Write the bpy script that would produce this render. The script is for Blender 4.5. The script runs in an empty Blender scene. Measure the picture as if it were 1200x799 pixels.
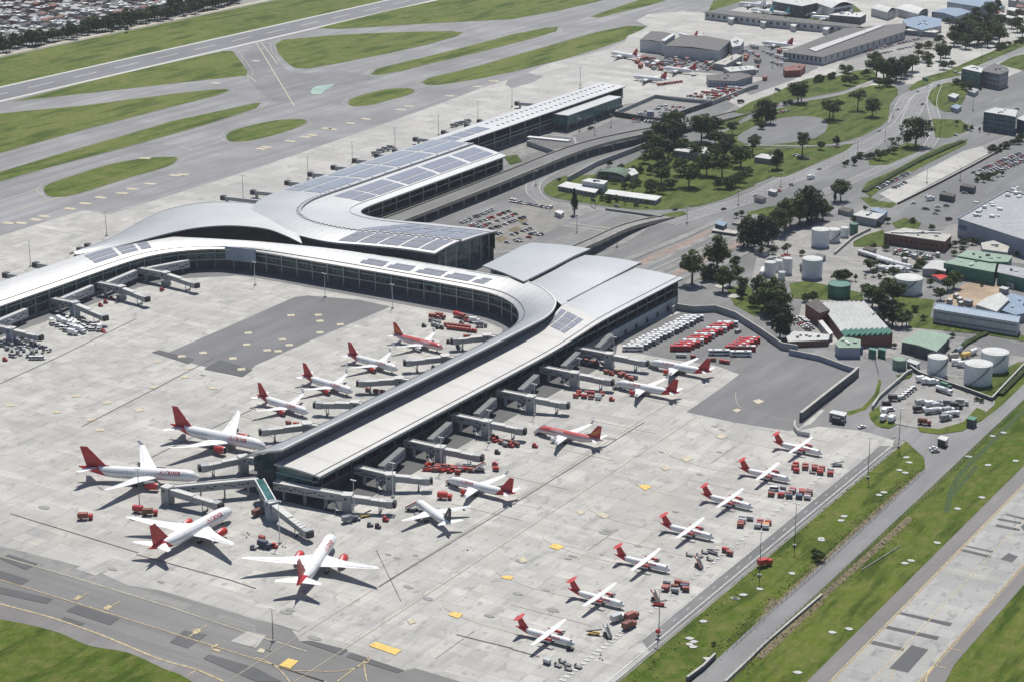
import bpy, math, random
from math import sin, cos, pi, radians
from mathutils import Vector, Matrix
random.seed(7)
SC = bpy.context.scene
COL = SC.collection
# ---------------------------------------------------------------- camera
HC = 362.0; FPX = 2400.0; PITCH = radians(17.9); YAW = radians(31.2)
cam = bpy.data.objects.new('camera', bpy.data.cameras.new('camera')); COL.objects.link(cam)
cam.location = (0, 0, HC); cam.rotation_euler = (radians(90)-PITCH, 0, YAW)
cam.data.sensor_width = 36; cam.data.lens = 72.0
cam.data.clip_start = 5; cam.data.clip_end = 20000
SC.camera = cam
SC.render.resolution_x = 1024; SC.render.resolution_y = 681
# ---------------------------------------------------------------- sky, sun, exposure
SUN_EL = radians(60); SH = radians(-66)          # SH: the way shadows fall on the ground
w = bpy.data.worlds.new('World'); SC.world = w; w.use_nodes = True
nt = w.node_tree; nt.nodes.clear()
out = nt.nodes.new('ShaderNodeOutputWorld'); bg = nt.nodes.new('ShaderNodeBackground')
sky = nt.nodes.new('ShaderNodeTexSky'); sky.sky_type = 'NISHITA'; sky.sun_disc = False
sky.sun_elevation = SUN_EL
sx, sy = -cos(SH), -sin(SH)
sky.sun_rotation = math.atan2(sx, sy)
sky.altitude = 2500; sky.dust_density = 1.5
bg.inputs[1].default_value = 0.085
nt.links.new(sky.outputs[0], bg.inputs[0]); nt.links.new(bg.outputs[0], out.inputs[0])
sl = bpy.data.lights.new('sun', 'SUN'); sl.energy = 4.8; sl.angle = radians(0.53); sl.color = (1, .965, .9)
so = bpy.data.objects.new('sun', sl); COL.objects.link(so)
sd = Vector((sx*cos(SUN_EL), sy*cos(SUN_EL), sin(SUN_EL)))
so.rotation_euler = sd.to_track_quat('Z', 'Y').to_euler()
SC.view_settings.view_transform = 'Standard'; SC.view_settings.look = 'None'
SC.view_settings.gamma = 1; SC.view_settings.exposure = 0.12
SC.cycles.max_bounces = 5; SC.cycles.diffuse_bounces = 2; SC.cycles.glossy_bounces = 2
SC.cycles.use_adaptive_sampling = True; SC.cycles.use_denoising = True
# ---------------------------------------------------------------- helpers
_fw = Vector((-sin(YAW)*cos(PITCH), cos(YAW)*cos(PITCH), -sin(PITCH)))
_rt = Vector((cos(YAW), sin(YAW), 0)); _up = _rt.cross(_fw)
def G(x, y, z=0.0):
    "surveyed point: where the sight line of photo pixel (x, y) meets height z"
    d = _fw*FPX + _rt*(x-600) + _up*(399.5-y)
    t = (z-HC)/d.z
    return Vector((0, 0, HC)) + d*t
def PX(p):
    d = Vector(p)-Vector((0, 0, HC)); q = d.dot(_fw)
    return 600+FPX*d.dot(_rt)/q, 399.5-FPX*d.dot(_up)/q
def GP(l, z=0.0): return [tuple(G(a, b, z))[:2] for a, b in l]

class MB:
    "collects shapes for ONE mesh object"
    def __init__(s): s.v = []; s.f = []; s.m = []; s.sm = []; s.cur = 0; s.smooth = False
    def add(s, vs, fs):
        b = len(s.v); s.v += [tuple(p) for p in vs]
        for f in fs: s.f.append([b+i for i in f]); s.m.append(s.cur); s.sm.append(s.smooth)
        return s
    def box(s, cx, cy, cz, lx, ly, lz, rz=0.0):
        "centre of base cz"
        c, n = cos(rz), sin(rz); vs = []
        for z in (cz, cz+lz):
            for x, y in ((-1,-1),(1,-1),(1,1),(-1,1)):
                x *= lx/2; y *= ly/2; vs.append((cx+x*c-y*n, cy+x*n+y*c, z))
        return s.add(vs, [(3,2,1,0),(4,5,6,7),(0,1,5,4),(1,2,6,5),(2,3,7,6),(3,0,4,7)])
    def prism(s, poly, z0, z1, ztop=None):
        "poly: xy list; ztop optional list of top heights"
        n = len(poly); a = sum(poly[i][0]*poly[(i+1)%n][1]-poly[(i+1)%n][0]*poly[i][1] for i in range(n))
        if a < 0: poly = poly[::-1]; ztop = ztop[::-1] if ztop else None
        vs = [(p[0], p[1], z0) for p in poly]+[(p[0], p[1], ztop[i] if ztop else z1) for i, p in enumerate(poly)]
        fs = [tuple(range(n-1, -1, -1)), tuple(range(n, 2*n))]+[(i, (i+1)%n, n+(i+1)%n, n+i) for i in range(n)]
        return s.add(vs, fs)
    def beam(s, p, q, wd, h, h2=None, w2=None):
        "box from p to q (points on the bottom centre line), width wd, height h straight up"
        p = Vector(p); q = Vector(q); d = q-p; e = Vector((-d.y, d.x, 0))
        e = e.normalized() if e.length > 1e-6 else Vector((1, 0, 0))
        h2 = h if h2 is None else h2; w2 = wd if w2 is None else w2; vs = []
        for z0, z1 in ((0, 0), (h, h2)):
            vs += [p-e*wd/2+Vector((0,0,z0)), q-e*w2/2+Vector((0,0,z1)), q+e*w2/2+Vector((0,0,z1)), p+e*wd/2+Vector((0,0,z0))]
        return s.add(vs, [(3,2,1,0),(4,5,6,7),(0,1,5,4),(1,2,6,5),(2,3,7,6),(3,0,4,7)])
    def tube(s, p, q, r, r2=None, n=8, cap=True):
        p = Vector(p); q = Vector(q); r2 = r if r2 is None else r2
        d = (q-p).normalized(); a = d.orthogonal().normalized(); b = d.cross(a)
        vs = [p+(a*cos(2*pi*i/n)+b*sin(2*pi*i/n))*r for i in range(n)]+[q+(a*cos(2*pi*i/n)+b*sin(2*pi*i/n))*r2 for i in range(n)]
        fs = [(i, (i+1)%n, n+(i+1)%n, n+i) for i in range(n)]
        if cap: fs += [tuple(range(n-1, -1, -1)), tuple(range(n, 2*n))]
        return s.add(vs, fs)
    def quad(s, a, b, c, d): return s.add([a, b, c, d], [(0, 1, 2, 3)])
    def grid(s, rows, flip=False, closed=False):
        n = len(rows[0]); m = len(rows); vs = [p for r in rows for p in r]; fs = []
        for i in range(m-1):
            for j in range(n if closed else n-1):
                k = (j+1) % n
                f = (i*n+j, i*n+k, (i+1)*n+k, (i+1)*n+j)
                fs.append(f[::-1] if flip else f)
        return s.add(vs, fs)
    def build(s, name, mats, parent=None, loc=None):
        me = bpy.data.meshes.new(name); me.from_pydata(s.v, [], s.f)
        if not isinstance(mats, (list, tuple)): mats = [mats]
        for m in mats: me.materials.append(m)
        me.polygons.foreach_set('material_index', s.m); me.polygons.foreach_set('use_smooth', s.sm); me.update()
        o = bpy.data.objects.new(name, me); COL.objects.link(o)
        if parent: o.parent = parent
        if loc: o.location = loc
        return o
def tag(o, label=None, cat=None, group=None, kind=None):
    if label: o['label'] = label
    if cat: o['category'] = cat
    if group: o['group'] = group
    if kind: o['kind'] = kind
    return o
def thing(name, loc, rz, label=None, cat=None, group=None):
    o = bpy.data.objects.new(name, None); COL.objects.link(o); o.empty_display_size = .5
    o.location = loc; o.rotation_euler = (0, 0, rz)
    return tag(o, label, cat, group)
KIDS = {}
def copy_tree(o, loc=None, rz=None, parent=None):
    c = o.copy(); COL.objects.link(c)
    if parent is not None: c.parent = parent
    if loc is not None: c.location = loc
    if rz is not None: c.rotation_euler = (0, 0, rz)
    for ch in list(o.children): copy_tree(ch, parent=c)
    return c
ONES = 'first second third fourth fifth sixth seventh eighth ninth tenth eleventh twelfth thirteenth fourteenth fifteenth sixteenth seventeenth eighteenth nineteenth'.split()
TENS = {2:'twent',3:'thirt',4:'fort',5:'fift',6:'sixt',7:'sevent',8:'eight',9:'ninet'}
def ordinal(n):
    if n < 20: return ONES[n-1]
    t, u = divmod(n, 10)
    if t > 9: return 'hundred and '+ordinal(n-100) if n > 100 else 'hundredth'
    return TENS[t]+'ieth' if u == 0 else TENS[t]+'y-'+ONES[u-1]
REG = {}
def reg(o, desc, where):
    "collect look-alikes; finish_labels() tells them apart by their order from the left"
    REG.setdefault((desc, where), []).append(o); return o
def finish_labels():
    bpy.context.view_layer.update()
    for (desc, where), l in REG.items():
        l.sort(key=lambda o: PX(o.matrix_world.translation)[0]); n = len(l)
        for i, o in enumerate(l):
            pos = '' if n == 1 else (', leftmost' if i == 0 else (', rightmost' if i == n-1 else ', '+ordinal(i+1)+' from left'))
            o['label'] = (desc+' '+where+pos).replace(' ,', ',')
def along(path, step, start=0.0):
    "points and directions every `step` metres along an xyz path"
    out = []; need = start; path = [Vector(p) for p in path]
    for a, b in zip(path, path[1:]):
        L = (b-a).length; d = (b-a)/L if L else Vector((1, 0, 0)); t = need
        while t < L: out.append((a+d*t, d)); t += step
        need = t-L
    return out
# ---------------------------------------------------------------- materials
def new_mat(name):
    m = bpy.data.materials.new(name); m.use_nodes = True
    return m, m.node_tree, m.node_tree.nodes['Principled BSDF']
def N(t, k, **kw):
    n = t.nodes.new(k)
    for a, b in kw.items(): setattr(n, a, b)
    return n
def noise_fac(t, scale, detail=3, rough=.6, stretch=None, rotz=0, lo=.35, hi=.65, obj=True):
    tc = N(t, 'ShaderNodeTexCoord'); mp = N(t, 'ShaderNodeMapping')
    t.links.new(tc.outputs['Object'], mp.inputs[0])
    if stretch: mp.inputs['Scale'].default_value = stretch
    mp.inputs['Rotation'].default_value = (0, 0, rotz)
    nz = N(t, 'ShaderNodeTexNoise'); nz.inputs['Scale'].default_value = scale
    nz.inputs['Detail'].default_value = detail; nz.inputs['Roughness'].default_value = rough
    t.links.new(mp.outputs[0], nz.inputs[0])
    r = N(t, 'ShaderNodeMapRange'); r.inputs[1].default_value = lo; r.inputs[2].default_value = hi
    t.links.new(nz.outputs[0], r.inputs[0]); return r.outputs[0]
def mix(t, fac, a, b, mode='MIX'):
    m = N(t, 'ShaderNodeMix', data_type='RGBA', blend_type=mode)
    for s, v in ((m.inputs[0], fac), (m.inputs[6], a), (m.inputs[7], b)):
        if hasattr(v, 'links') or hasattr(v, 'is_output'): t.links.new(v, s)
        elif isinstance(v, (int, float)): s.default_value = v
        else: s.default_value = (*v, 1)
    return m.outputs[2]
def mat(name, c, rough=.7, metal=0.0, var=.12, scale=.3, detail=3, stretch=None, rnd=0.0):
    m, t, b = new_mat(name)
    b.inputs['Roughness'].default_value = rough; b.inputs['Metallic'].default_value = metal
    f = noise_fac(t, scale, detail, stretch=stretch)
    col = mix(t, f, tuple(x*(1-var) for x in c), tuple(min(1, x*(1+var)) for x in c))
    if rnd:
        oi = N(t, 'ShaderNodeObjectInfo'); mr = N(t, 'ShaderNodeMapRange'); mr.inputs[3].default_value = 1-rnd; mr.inputs[4].default_value = 1+rnd
        t.links.new(oi.outputs['Random'], mr.inputs[0])
        cb = N(t, 'ShaderNodeCombineColor')
        for i in range(3): t.links.new(mr.outputs[0], cb.inputs[i])
        col = mix(t, 1.0, col, cb.outputs[0], 'MULTIPLY')
    t.links.new(col, b.inputs['Base Color'])
    return m
M = {}
def build_materials():
    # grass: mown turf with dry and rank patches
    def grass(name, a, b, c, sc=1.0):
        m, t, bs = new_mat(name); bs.inputs['Roughness'].default_value = .95; bs.inputs['Specular IOR Level'].default_value = .15
        f1 = noise_fac(t, .012*sc, 4, lo=.38, hi=.62, stretch=(1, .45, 1)); f2 = noise_fac(t, .09*sc, 4, lo=.42, hi=.7); f3 = noise_fac(t, 1.1, 3, lo=.3, hi=.7)
        f4 = noise_fac(t, .03*sc, 5, lo=.5, hi=.62, stretch=(2.5, .5, 1))
        c1 = mix(t, f1, a, b); c2 = mix(t, f2, c1, c); c2 = mix(t, f4, c2, tuple(x*.7 for x in a))
        f5 = noise_fac(t, .33, 4, lo=.35, hi=.65, stretch=(1.6, .5, 1)); c2 = mix(t, 1.0, c2, mix(t, f5, (.84, .86, .82), (1.14, 1.12, 1.12)), 'MULTIPLY')
        c3 = mix(t, f3, tuple([.78]*3), (1.18, 1.18, 1.18)); t.links.new(mix(t, 1.0, c2, c3, 'MULTIPLY'), bs.inputs['Base Color'])
        return m
    M['grass'] = grass('turf', (.072, .108, .013), (.112, .138, .024), (.155, .148, .055), 1.6)
    M['grass_lush'] = grass('lush_turf', (.062, .102, .010), (.10, .132, .018), (.135, .138, .04), 1.6)
    M['lawn'] = grass('park_lawn', (.055, .09, .016), (.085, .12, .022), (.12, .125, .045), 2)
    M['grass_far'] = grass('airfield_turf', (.075, .118, .016), (.118, .148, .03), (.155, .155, .055), .9)
    # concrete apron: slabs about 7.5 m, stained and patched
    def concrete(name, base, dark, slab=7.5, joint=.82, stain=(.30, .285, .25), warm=.35):
        m, t, bs = new_mat(name); bs.inputs['Roughness'].default_value = .85
        tc = N(t, 'ShaderNodeTexCoord')
        br = N(t, 'ShaderNodeTexBrick'); br.offset = 0.0; br.squash = 1.0
        br.inputs['Scale'].default_value = 1.0; br.inputs['Brick Width'].default_value = slab; br.inputs['Row Height'].default_value = slab
        br.inputs['Mortar Size'].default_value = .14; br.inputs['Mortar Smooth'].default_value = .4; br.inputs['Bias'].default_value = 0
        br.inputs['Color1'].default_value = (.87, .87, .875, 1); br.inputs['Color2'].default_value = (1.08, 1.075, 1.06, 1); br.inputs['Mortar'].default_value = (joint, joint, joint, 1)
        t.links.new(tc.outputs['Object'], br.inputs[0])
        f1 = noise_fac(t, .011, 5, lo=.36, hi=.66, rough=.62)
        c = mix(t, f1, base, tuple(x*.83 for x in base))
        f2 = noise_fac(t, .05, 5, lo=.5, hi=.72, stretch=(2.4, .35, 1)); c = mix(t, f2, c, dark)            # tyre and fuel streaks along the stands
        f2b = noise_fac(t, .06, 4, lo=.55, hi=.72, stretch=(.35, 2.2, 1)); c = mix(t, f2b, c, tuple(x*1.12 for x in base))
        f3 = noise_fac(t, .022, 4, lo=.6, hi=.78); f3m = N(t, 'ShaderNodeMath', operation='MULTIPLY'); t.links.new(f3, f3m.inputs[0]); f3m.inputs[1].default_value = warm
        c = mix(t, f3m.outputs[0], c, (.56, .47, .33))
        # oil spots
        mp = N(t, 'ShaderNodeMapping'); mp.inputs['Scale'].default_value = (1.0, .55, 1); mp.inputs['Rotation'].default_value = (0, 0, .5); t.links.new(tc.outputs['Object'], mp.inputs[0])
        vo = N(t, 'ShaderNodeTexVoronoi'); vo.inputs['Scale'].default_value = .055; t.links.new(mp.outputs[0], vo.inputs[0])
        rd = N(t, 'ShaderNodeSeparateColor'); t.links.new(vo.outputs['Color'], rd.inputs[0])
        thr = N(t, 'ShaderNodeMath', operation='MULTIPLY'); t.links.new(rd.outputs[0], thr.inputs[0]); thr.inputs[1].default_value = .12
        thr2 = N(t, 'ShaderNodeMath', operation='SUBTRACT'); t.links.new(thr.outputs[0], thr2.inputs[0]); thr2.inputs[1].default_value = .015; thr2b = N(t, 'ShaderNodeMath', operation='MAXIMUM'); t.links.new(thr2.outputs[0], thr2b.inputs[0]); thr2b.inputs[1].default_value = .0005
        nd = noise_fac(t, .7, 3, lo=.2, hi=.8); ad = N(t, 'ShaderNodeMath', operation='MULTIPLY_ADD'); t.links.new(nd, ad.inputs[0]); ad.inputs[1].default_value = .06; t.links.new(vo.outputs['Distance'], ad.inputs[2])
        sp = N(t, 'ShaderNodeMapRange'); t.links.new(ad.outputs[0], sp.inputs[0]); sp.inputs[1].default_value = 0.0
        t.links.new(thr2b.outputs[0], sp.inputs[2]); sp.inputs[3].default_value = .75; sp.inputs[4].default_value = 0.0
        c = mix(t, sp.outputs[0], c, stain)
        f5 = noise_fac(t, .17, 2, lo=.60, hi=.645, stretch=(1.5, .7, 1), rotz=.4); f5m = N(t, 'ShaderNodeMath', operation='MULTIPLY'); t.links.new(f5, f5m.inputs[0]); f5m.inputs[1].default_value = .75; c = mix(t, f5m.outputs[0], c, tuple(x*.62 for x in base))
        f6 = noise_fac(t, .45, 3, lo=.62, hi=.67, rotz=1.1); f6m = N(t, 'ShaderNodeMath', operation='MULTIPLY'); t.links.new(f6, f6m.inputs[0]); f6m.inputs[1].default_value = .4; c = mix(t, f6m.outputs[0], c, tuple(x*.6 for x in base))
        f7 = noise_fac(t, .02, 6, lo=.45, hi=.68, stretch=(.16, 3.2, 1), rotz=.05); f7m = N(t, 'ShaderNodeMath', operation='MULTIPLY'); t.links.new(f7, f7m.inputs[0]); f7m.inputs[1].default_value = .55; c = mix(t, f7m.outputs[0], c, tuple(x*.72 for x in base))
        f4 = noise_fac(t, .9, 4, lo=.25, hi=.75); fine = mix(t, f4, (.93, .93, .93), (1.06, 1.06, 1.06))
        c = mix(t, 1.0, c, fine, 'MULTIPLY'); c = mix(t, 1.0, c, br.outputs['Color'], 'MULTIPLY')
        t.links.new(c, bs.inputs['Base Color']); return m
    M['apron'] = concrete('apron_concrete', (.46, .447, .418), (.30, .295, .288), joint=.76)
    M['apron_far'] = concrete('far_apron_concrete', (.43, .42, .395), (.37, .365, .36), slab=15)
    M['warm_lot'] = concrete('car_park_concrete', (.235, .227, .21), (.18, .175, .168), slab=5, joint=.92)
    M['taxi_conc'] = concrete('taxiway_concrete', (.37, .37, .355), (.29, .29, .285), slab=7.5)
    M['yard'] = concrete('yard_concrete', (.31, .30, .285), (.25, .25, .245), slab=6)
    M['plaza'] = concrete('road_concrete', (.255, .25, .24), (.22, .22, .22), slab=5, joint=.9)
    def asphalt(name, base, var=.18, streak=(2.5, .3, 1), sc=.05):
        m, t, bs = new_mat(name); bs.inputs['Roughness'].default_value = .88
        f1 = noise_fac(t, .013, 5, lo=.35, hi=.65); f2 = noise_fac(t, sc, 5, lo=.35, hi=.72, stretch=streak); f3 = noise_fac(t, .8, 3, lo=.2, hi=.8)
        c = mix(t, f1, tuple(x*(1-var) for x in base), tuple(x*(1+var) for x in base))
        c = mix(t, f2, c, tuple(x*(1-var*1.2) for x in base)); fine = mix(t, f3, (.93, .93, .93), (1.07, 1.07, 1.07))
        t.links.new(mix(t, 1.0, c, fine, 'MULTIPLY'), bs.inputs['Base Color']); return m
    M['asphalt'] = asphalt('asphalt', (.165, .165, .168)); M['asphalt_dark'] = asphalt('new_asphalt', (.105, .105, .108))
    M['asphalt_pale'] = asphalt('weathered_asphalt', (.18, .18, .18), var=.25); M['runway'] = asphalt('runway_asphalt', (.185, .186, .198), streak=(4, .12, 1))
    M['taxi'] = asphalt('taxiway_asphalt', (.25, .247, .252), var=.27, streak=(3, .12, 1), sc=.035)
    M['taxi_cross'] = asphalt('cross_taxiway_asphalt', (.19, .185, .18), streak=(.12, 3, 1))
    M['taxi_dark'] = asphalt('rubbered_asphalt', (.20, .198, .205), var=.25)
    M['shoulder'] = asphalt('shoulder_asphalt', (.20, .19, .185)); M['road'] = asphalt('road_asphalt', (.215, .213, .215))
    M['line_white'] = mat('white_marking', (.53, .53, .515), .8, var=.25, scale=.5)
    M['line_yellow'] = mat('yellow_marking', (.43, .345, .20), .8, var=.3, scale=.6)
    M['line_faint'] = mat('worn_yellow_marking', (.47, .42, .31), .8, var=.2, scale=.7)
    M['sign_yellow'] = mat('yellow_ground_sign', (.68, .45, .12), .8, var=.2, scale=.8)
    M['joint'] = mat('drain_slot', (.16, .155, .15), .9, var=.3)
    M['patch_pale'] = mat('pale_slab', (.50, .49, .47), .85); M['redline'] = mat('red_marking', (.43, .33, .30), .85, var=.3, scale=.4)
    M['stain'] = mat('oil_stain', (.25, .245, .235), .85, var=.06, scale=.2)
    # roofs
    def roofm(name, c, rough, metal, pitch, axis=0, depth=.10, spec=.5, rz=0):
        m, t, bs = new_mat(name); bs.inputs['Roughness'].default_value = rough; bs.inputs['Metallic'].default_value = metal
        f = noise_fac(t, .03, 4, lo=.3, hi=.7); f2 = noise_fac(t, .5, 3, lo=.3, hi=.7)
        c1 = mix(t, f, tuple(x*.93 for x in c), tuple(min(1, x*1.05) for x in c)); c2 = mix(t, f2, (.97, .97, .97), (1.03, 1.03, 1.03))
        c1 = mix(t, 1, c1, c2, 'MULTIPLY')
        tc = N(t, 'ShaderNodeTexCoord'); mp = N(t, 'ShaderNodeMapping'); mp.inputs['Rotation'].default_value = (0, 0, rz); t.links.new(tc.outputs['Object'], mp.inputs[0])
        sp = N(t, 'ShaderNodeSeparateXYZ'); t.links.new(mp.outputs[0], sp.inputs[0])
        md = N(t, 'ShaderNodeMath', operation='PINGPONG'); t.links.new(sp.outputs[axis], md.inputs[0]); md.inputs[1].default_value = pitch/2
        mr = N(t, 'ShaderNodeMapRange'); t.links.new(md.outputs[0], mr.inputs[0]); mr.inputs[1].default_value = 0; mr.inputs[2].default_value = pitch*.12
        c1 = mix(t, mr.outputs[0], tuple([1-depth]*3), (1, 1, 1)) if False else mix(t, 1, c1, mix(t, mr.outputs[0], tuple([1-depth]*3), (1, 1, 1)), 'MULTIPLY')
        t.links.new(c1, bs.inputs['Base Color']); return m
    M['roof_white'] = roofm('white_metal_roof', (.41, .412, .412), .5, .8, 6, 0, depth=.14)
    M['roof_grey'] = roofm('grey_metal_roof', (.40, .405, .41), .48, .6, 6, 0, depth=.13)
    M['roof_node'] = roofm('silver_metal_roof', (.36, .37, .38), .47, .6, 3, 0, depth=.16)
    M['roof_pier'] = roofm('cream_metal_roof', (.47, .46, .445), .55, .1, 24, 1)
    M['roof_strip'] = roofm('zinc_roof', (.30, .325, .35), .45, .4, 4, 1)
    M['solar'] = None
    m, t, bs = new_mat('solar_panel'); bs.inputs['Roughness'].default_value = .22; bs.inputs['Base Color'].default_value = (.2, .21, .26, 1)
    tc = N(t, 'ShaderNodeTexCoord'); br = N(t, 'ShaderNodeTexBrick'); br.offset = 0; br.inputs['Scale'].default_value = 1; br.inputs['Brick Width'].default_value = 1.7; br.inputs['Row Height'].default_value = 2.1
    br.inputs['Mortar Size'].default_value = .06; br.inputs['Color1'].default_value = (.225, .23, .265, 1); br.inputs['Color2'].default_value = (.265, .27, .305, 1); br.inputs['Mortar'].default_value = (.4, .4, .42, 1)
    t.links.new(tc.outputs['Object'], br.inputs[0]); t.links.new(br.outputs[0], bs.inputs['Base Color']); M['solar'] = m
    m, t, bs = new_mat('teal_glass'); bs.inputs['Roughness'].default_value = .12; f = noise_fac(t, .12, 4, lo=.4, hi=.62, stretch=(1, 1, 2.5))
    t.links.new(mix(t, f, (.05, .085, .085), (.17, .25, .235)), bs.inputs['Base Color']); M['glass'] = m
    m, t, bs = new_mat('green_glass'); bs.inputs['Roughness'].default_value = .15; f = noise_fac(t, .15, 3, lo=.4, hi=.6)
    t.links.new(mix(t, f, (.03, .10, .10), (.08, .20, .19)), bs.inputs['Base Color']); M['glass_green'] = m
    M['glass_dark'] = mat('dark_glass', (.015, .018, .022), .12, var=.3)
    M['glass_blue'] = mat('blue_glass', (.06, .13, .18), .15, var=.35, scale=.2)
    M['steel'] = mat('grey_steel', (.33, .34, .35), .5, .3); M['steel_mid'] = mat('mid_grey_steel', (.13, .135, .14), .55, .2); M['clerestory'] = mat('slate_clerestory', (.065, .075, .095), .5); M['wall_shade'] = mat('shade_grey_panel', (.24, .25, .27), .7, var=.1)  # wall_shade: corridor panels with the eave's shade put into their grey-blue
    M['steel_dark'] = mat('dark_steel', (.05, .052, .055), .6, .2)
    M['white_trim'] = mat('white_trim', (.68, .68, .66), .5); M['teal_trim'] = mat('pale_teal_band', (.30, .43, .43), .5)
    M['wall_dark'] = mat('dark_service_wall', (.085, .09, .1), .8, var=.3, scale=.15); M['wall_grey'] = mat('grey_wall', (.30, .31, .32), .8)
    M['wall_pale'] = mat('pale_panel_wall', (.46, .465, .46), .7, var=.08); M['wall_white'] = mat('white_wall', (.60, .60, .585), .7, var=.08)
    M['bridge'] = mat('jet_bridge_panel', (.32, .33, .335), .55, .1, var=.08, scale=.8); M['bridge_roof'] = mat('jet_bridge_roof', (.50, .495, .475), .6, var=.1, scale=.5)
    M['concrete'] = mat('structural_concrete', (.40, .385, .35), .85, var=.12, scale=.2); M['beige'] = mat('beige_parapet', (.37, .335, .275), .85, var=.12, scale=.2)
    M['rubber'] = mat('black_rubber', (.02, .02, .022), .8); M['black'] = mat('black_paint', (.025, .025, .03), .5)
    M['white'] = mat('white_gloss_paint', (.78, .78, .77), .3, var=.03, scale=.4); M['red'] = mat('red_paint', (.50, .035, .03), .35, var=.08)
    M['red_dark'] = mat('dark_red_paint', (.42, .024, .028), .4, var=.1); M['red_worn'] = mat('worn_red_paint', (.27, .065, .05), .6, var=.25, scale=1.0)
    M['orange'] = mat('orange_paint', (.75, .28, .05), .45); M['yellow'] = mat('yellow_paint', (.66, .46, .12), .5, var=.15, scale=1)
    M['grey_paint'] = mat('grey_paint', (.22, .23, .25), .5); M['silver'] = mat('silver_paint', (.45, .46, .47), .35, .4)
    M['navy'] = mat('navy_paint', (.04, .055, .10), .5); M['blue'] = mat('blue_paint', (.06, .16, .36), .5); M['teal'] = mat('teal_paint', (.05, .30, .33), .5)
    M['green'] = mat('green_sheet', (.05, .17, .12), .6, var=.15, scale=.2); M['green_pale'] = mat('pale_green_sheet', (.23, .33, .23), .6, var=.12, scale=.1)
    M['brick'] = mat('red_brick', (.20, .09, .07), .85, var=.2, scale=.5); M['blue_roof'] = mat('blue_sheet_roof', (.19, .28, .39), .5, .1, var=.12, scale=.15)
    M['grey_blue'] = mat('grey_blue_cladding', (.26, .30, .36), .6, var=.1, scale=.1); M['brown_roof'] = mat('dark_brown_roof', (.075, .062, .058), .8, var=.3, scale=.3)
    M['grey_roof'] = mat('weathered_grey_roof', (.105, .10, .10), .8, var=.3, scale=.2, stretch=(1, .3, 1)); M['roof_pale'] = mat('pale_sheet_roof', (.56, .56, .54), .6, var=.12, scale=.15)
    M['tank'] = mat('white_tank_paint', (.70, .71, .71), .5, var=.06, scale=.2); M['dirt'] = mat('bare_earth', (.34, .26, .18), .95, var=.2, scale=.05)
    M['brick_pave'] = mat('brown_paving', (.25, .195, .165), .9, var=.2, scale=.2); M['dirt_dark'] = mat('worn_soil', (.15, .125, .07), .95, var=.35, scale=.3, detail=5); M['gravel'] = mat('gravel_ground', (.22, .215, .205), .95, var=.25, scale=.12); M['emblem'] = mat('teal_emblem_paint', (.25, .36, .31), .8, var=.2, scale=.1)
    M['bark'] = mat('bark', (.09, .07, .05), .95)
    def leaf(name, a, b):
        m, t, bs = new_mat(name); bs.inputs['Roughness'].default_value = .8; bs.inputs['Specular IOR Level'].default_value = .2
        f = noise_fac(t, .5, 3, lo=.35, hi=.65); c = mix(t, f, a, b)
        oi = N(t, 'ShaderNodeObjectInfo'); mr = N(t, 'ShaderNodeMapRange'); mr.inputs[3].default_value = .75; mr.inputs[4].default_value = 1.25; t.links.new(oi.outputs['Random'], mr.inputs[0])
        cb = N(t, 'ShaderNodeCombineColor'); [t.links.new(mr.outputs[0], cb.inputs[i]) for i in range(3)]
        t.links.new(mix(t, 1, c, cb.outputs[0], 'MULTIPLY'), bs.inputs['Base Color']); return m
    M['leaf'] = leaf('dark_foliage', (.03, .052, .015), (.085, .115, .032)); M['leaf_olive'] = leaf('olive_foliage', (.048, .068, .022), (.115, .13, .045))
    M['leaf_dark'] = leaf('conifer_foliage', (.018, .03, .016), (.045, .06, .028)); M['hedge'] = leaf('hedge_foliage', (.025, .045, .012), (.05, .08, .02))
build_materials()
for k_, nm, c_, ro, pi_, ax, dp in (('roof_pale', 'ribbed_pale_roof', (.50,.50,.485), .6, 2.4, 0, .22), ('green_pale', 'ribbed_green_roof', (.22,.32,.235), .6, 2.4, 0, .2), ('blue_roof', 'ribbed_blue_roof', (.19,.27,.37), .55, 3.0, 0, .25), ('grey_roof', 'ribbed_grey_roof', (.115,.11,.108), .75, 3.5, 0, .35), ('wall_white', 'ribbed_white_sheet', (.60,.60,.585), .7, 3.0, 0, .1)):
    m, t, bs = new_mat(nm); bs.inputs['Roughness'].default_value = ro
    f1 = noise_fac(t, .12, 5, lo=.35, hi=.7); f2 = noise_fac(t, .5, 4, lo=.5, hi=.72, stretch=(1.6, .3, 1)); c1 = mix(t, f1, tuple(x*.82 for x in c_), c_); c1 = mix(t, f2, c1, tuple(x*.7 for x in c_))
    tc = N(t, 'ShaderNodeTexCoord'); sp = N(t, 'ShaderNodeSeparateXYZ'); t.links.new(tc.outputs['Object'], sp.inputs[0]); ad = N(t, 'ShaderNodeMath', operation='MULTIPLY_ADD'); t.links.new(sp.outputs[1], ad.inputs[0]); ad.inputs[1].default_value = .6; t.links.new(sp.outputs[0], ad.inputs[2])
    pp_ = N(t, 'ShaderNodeMath', operation='PINGPONG'); t.links.new(ad.outputs[0], pp_.inputs[0]); pp_.inputs[1].default_value = pi_/2; mr = N(t, 'ShaderNodeMapRange'); t.links.new(pp_.outputs[0], mr.inputs[0]); mr.inputs[2].default_value = pi_*.14
    t.links.new(mix(t, 1, c1, mix(t, mr.outputs[0], tuple([1-dp]*3), (1, 1, 1)), 'MULTIPLY'), bs.inputs['Base Color']); M[k_] = m
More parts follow.
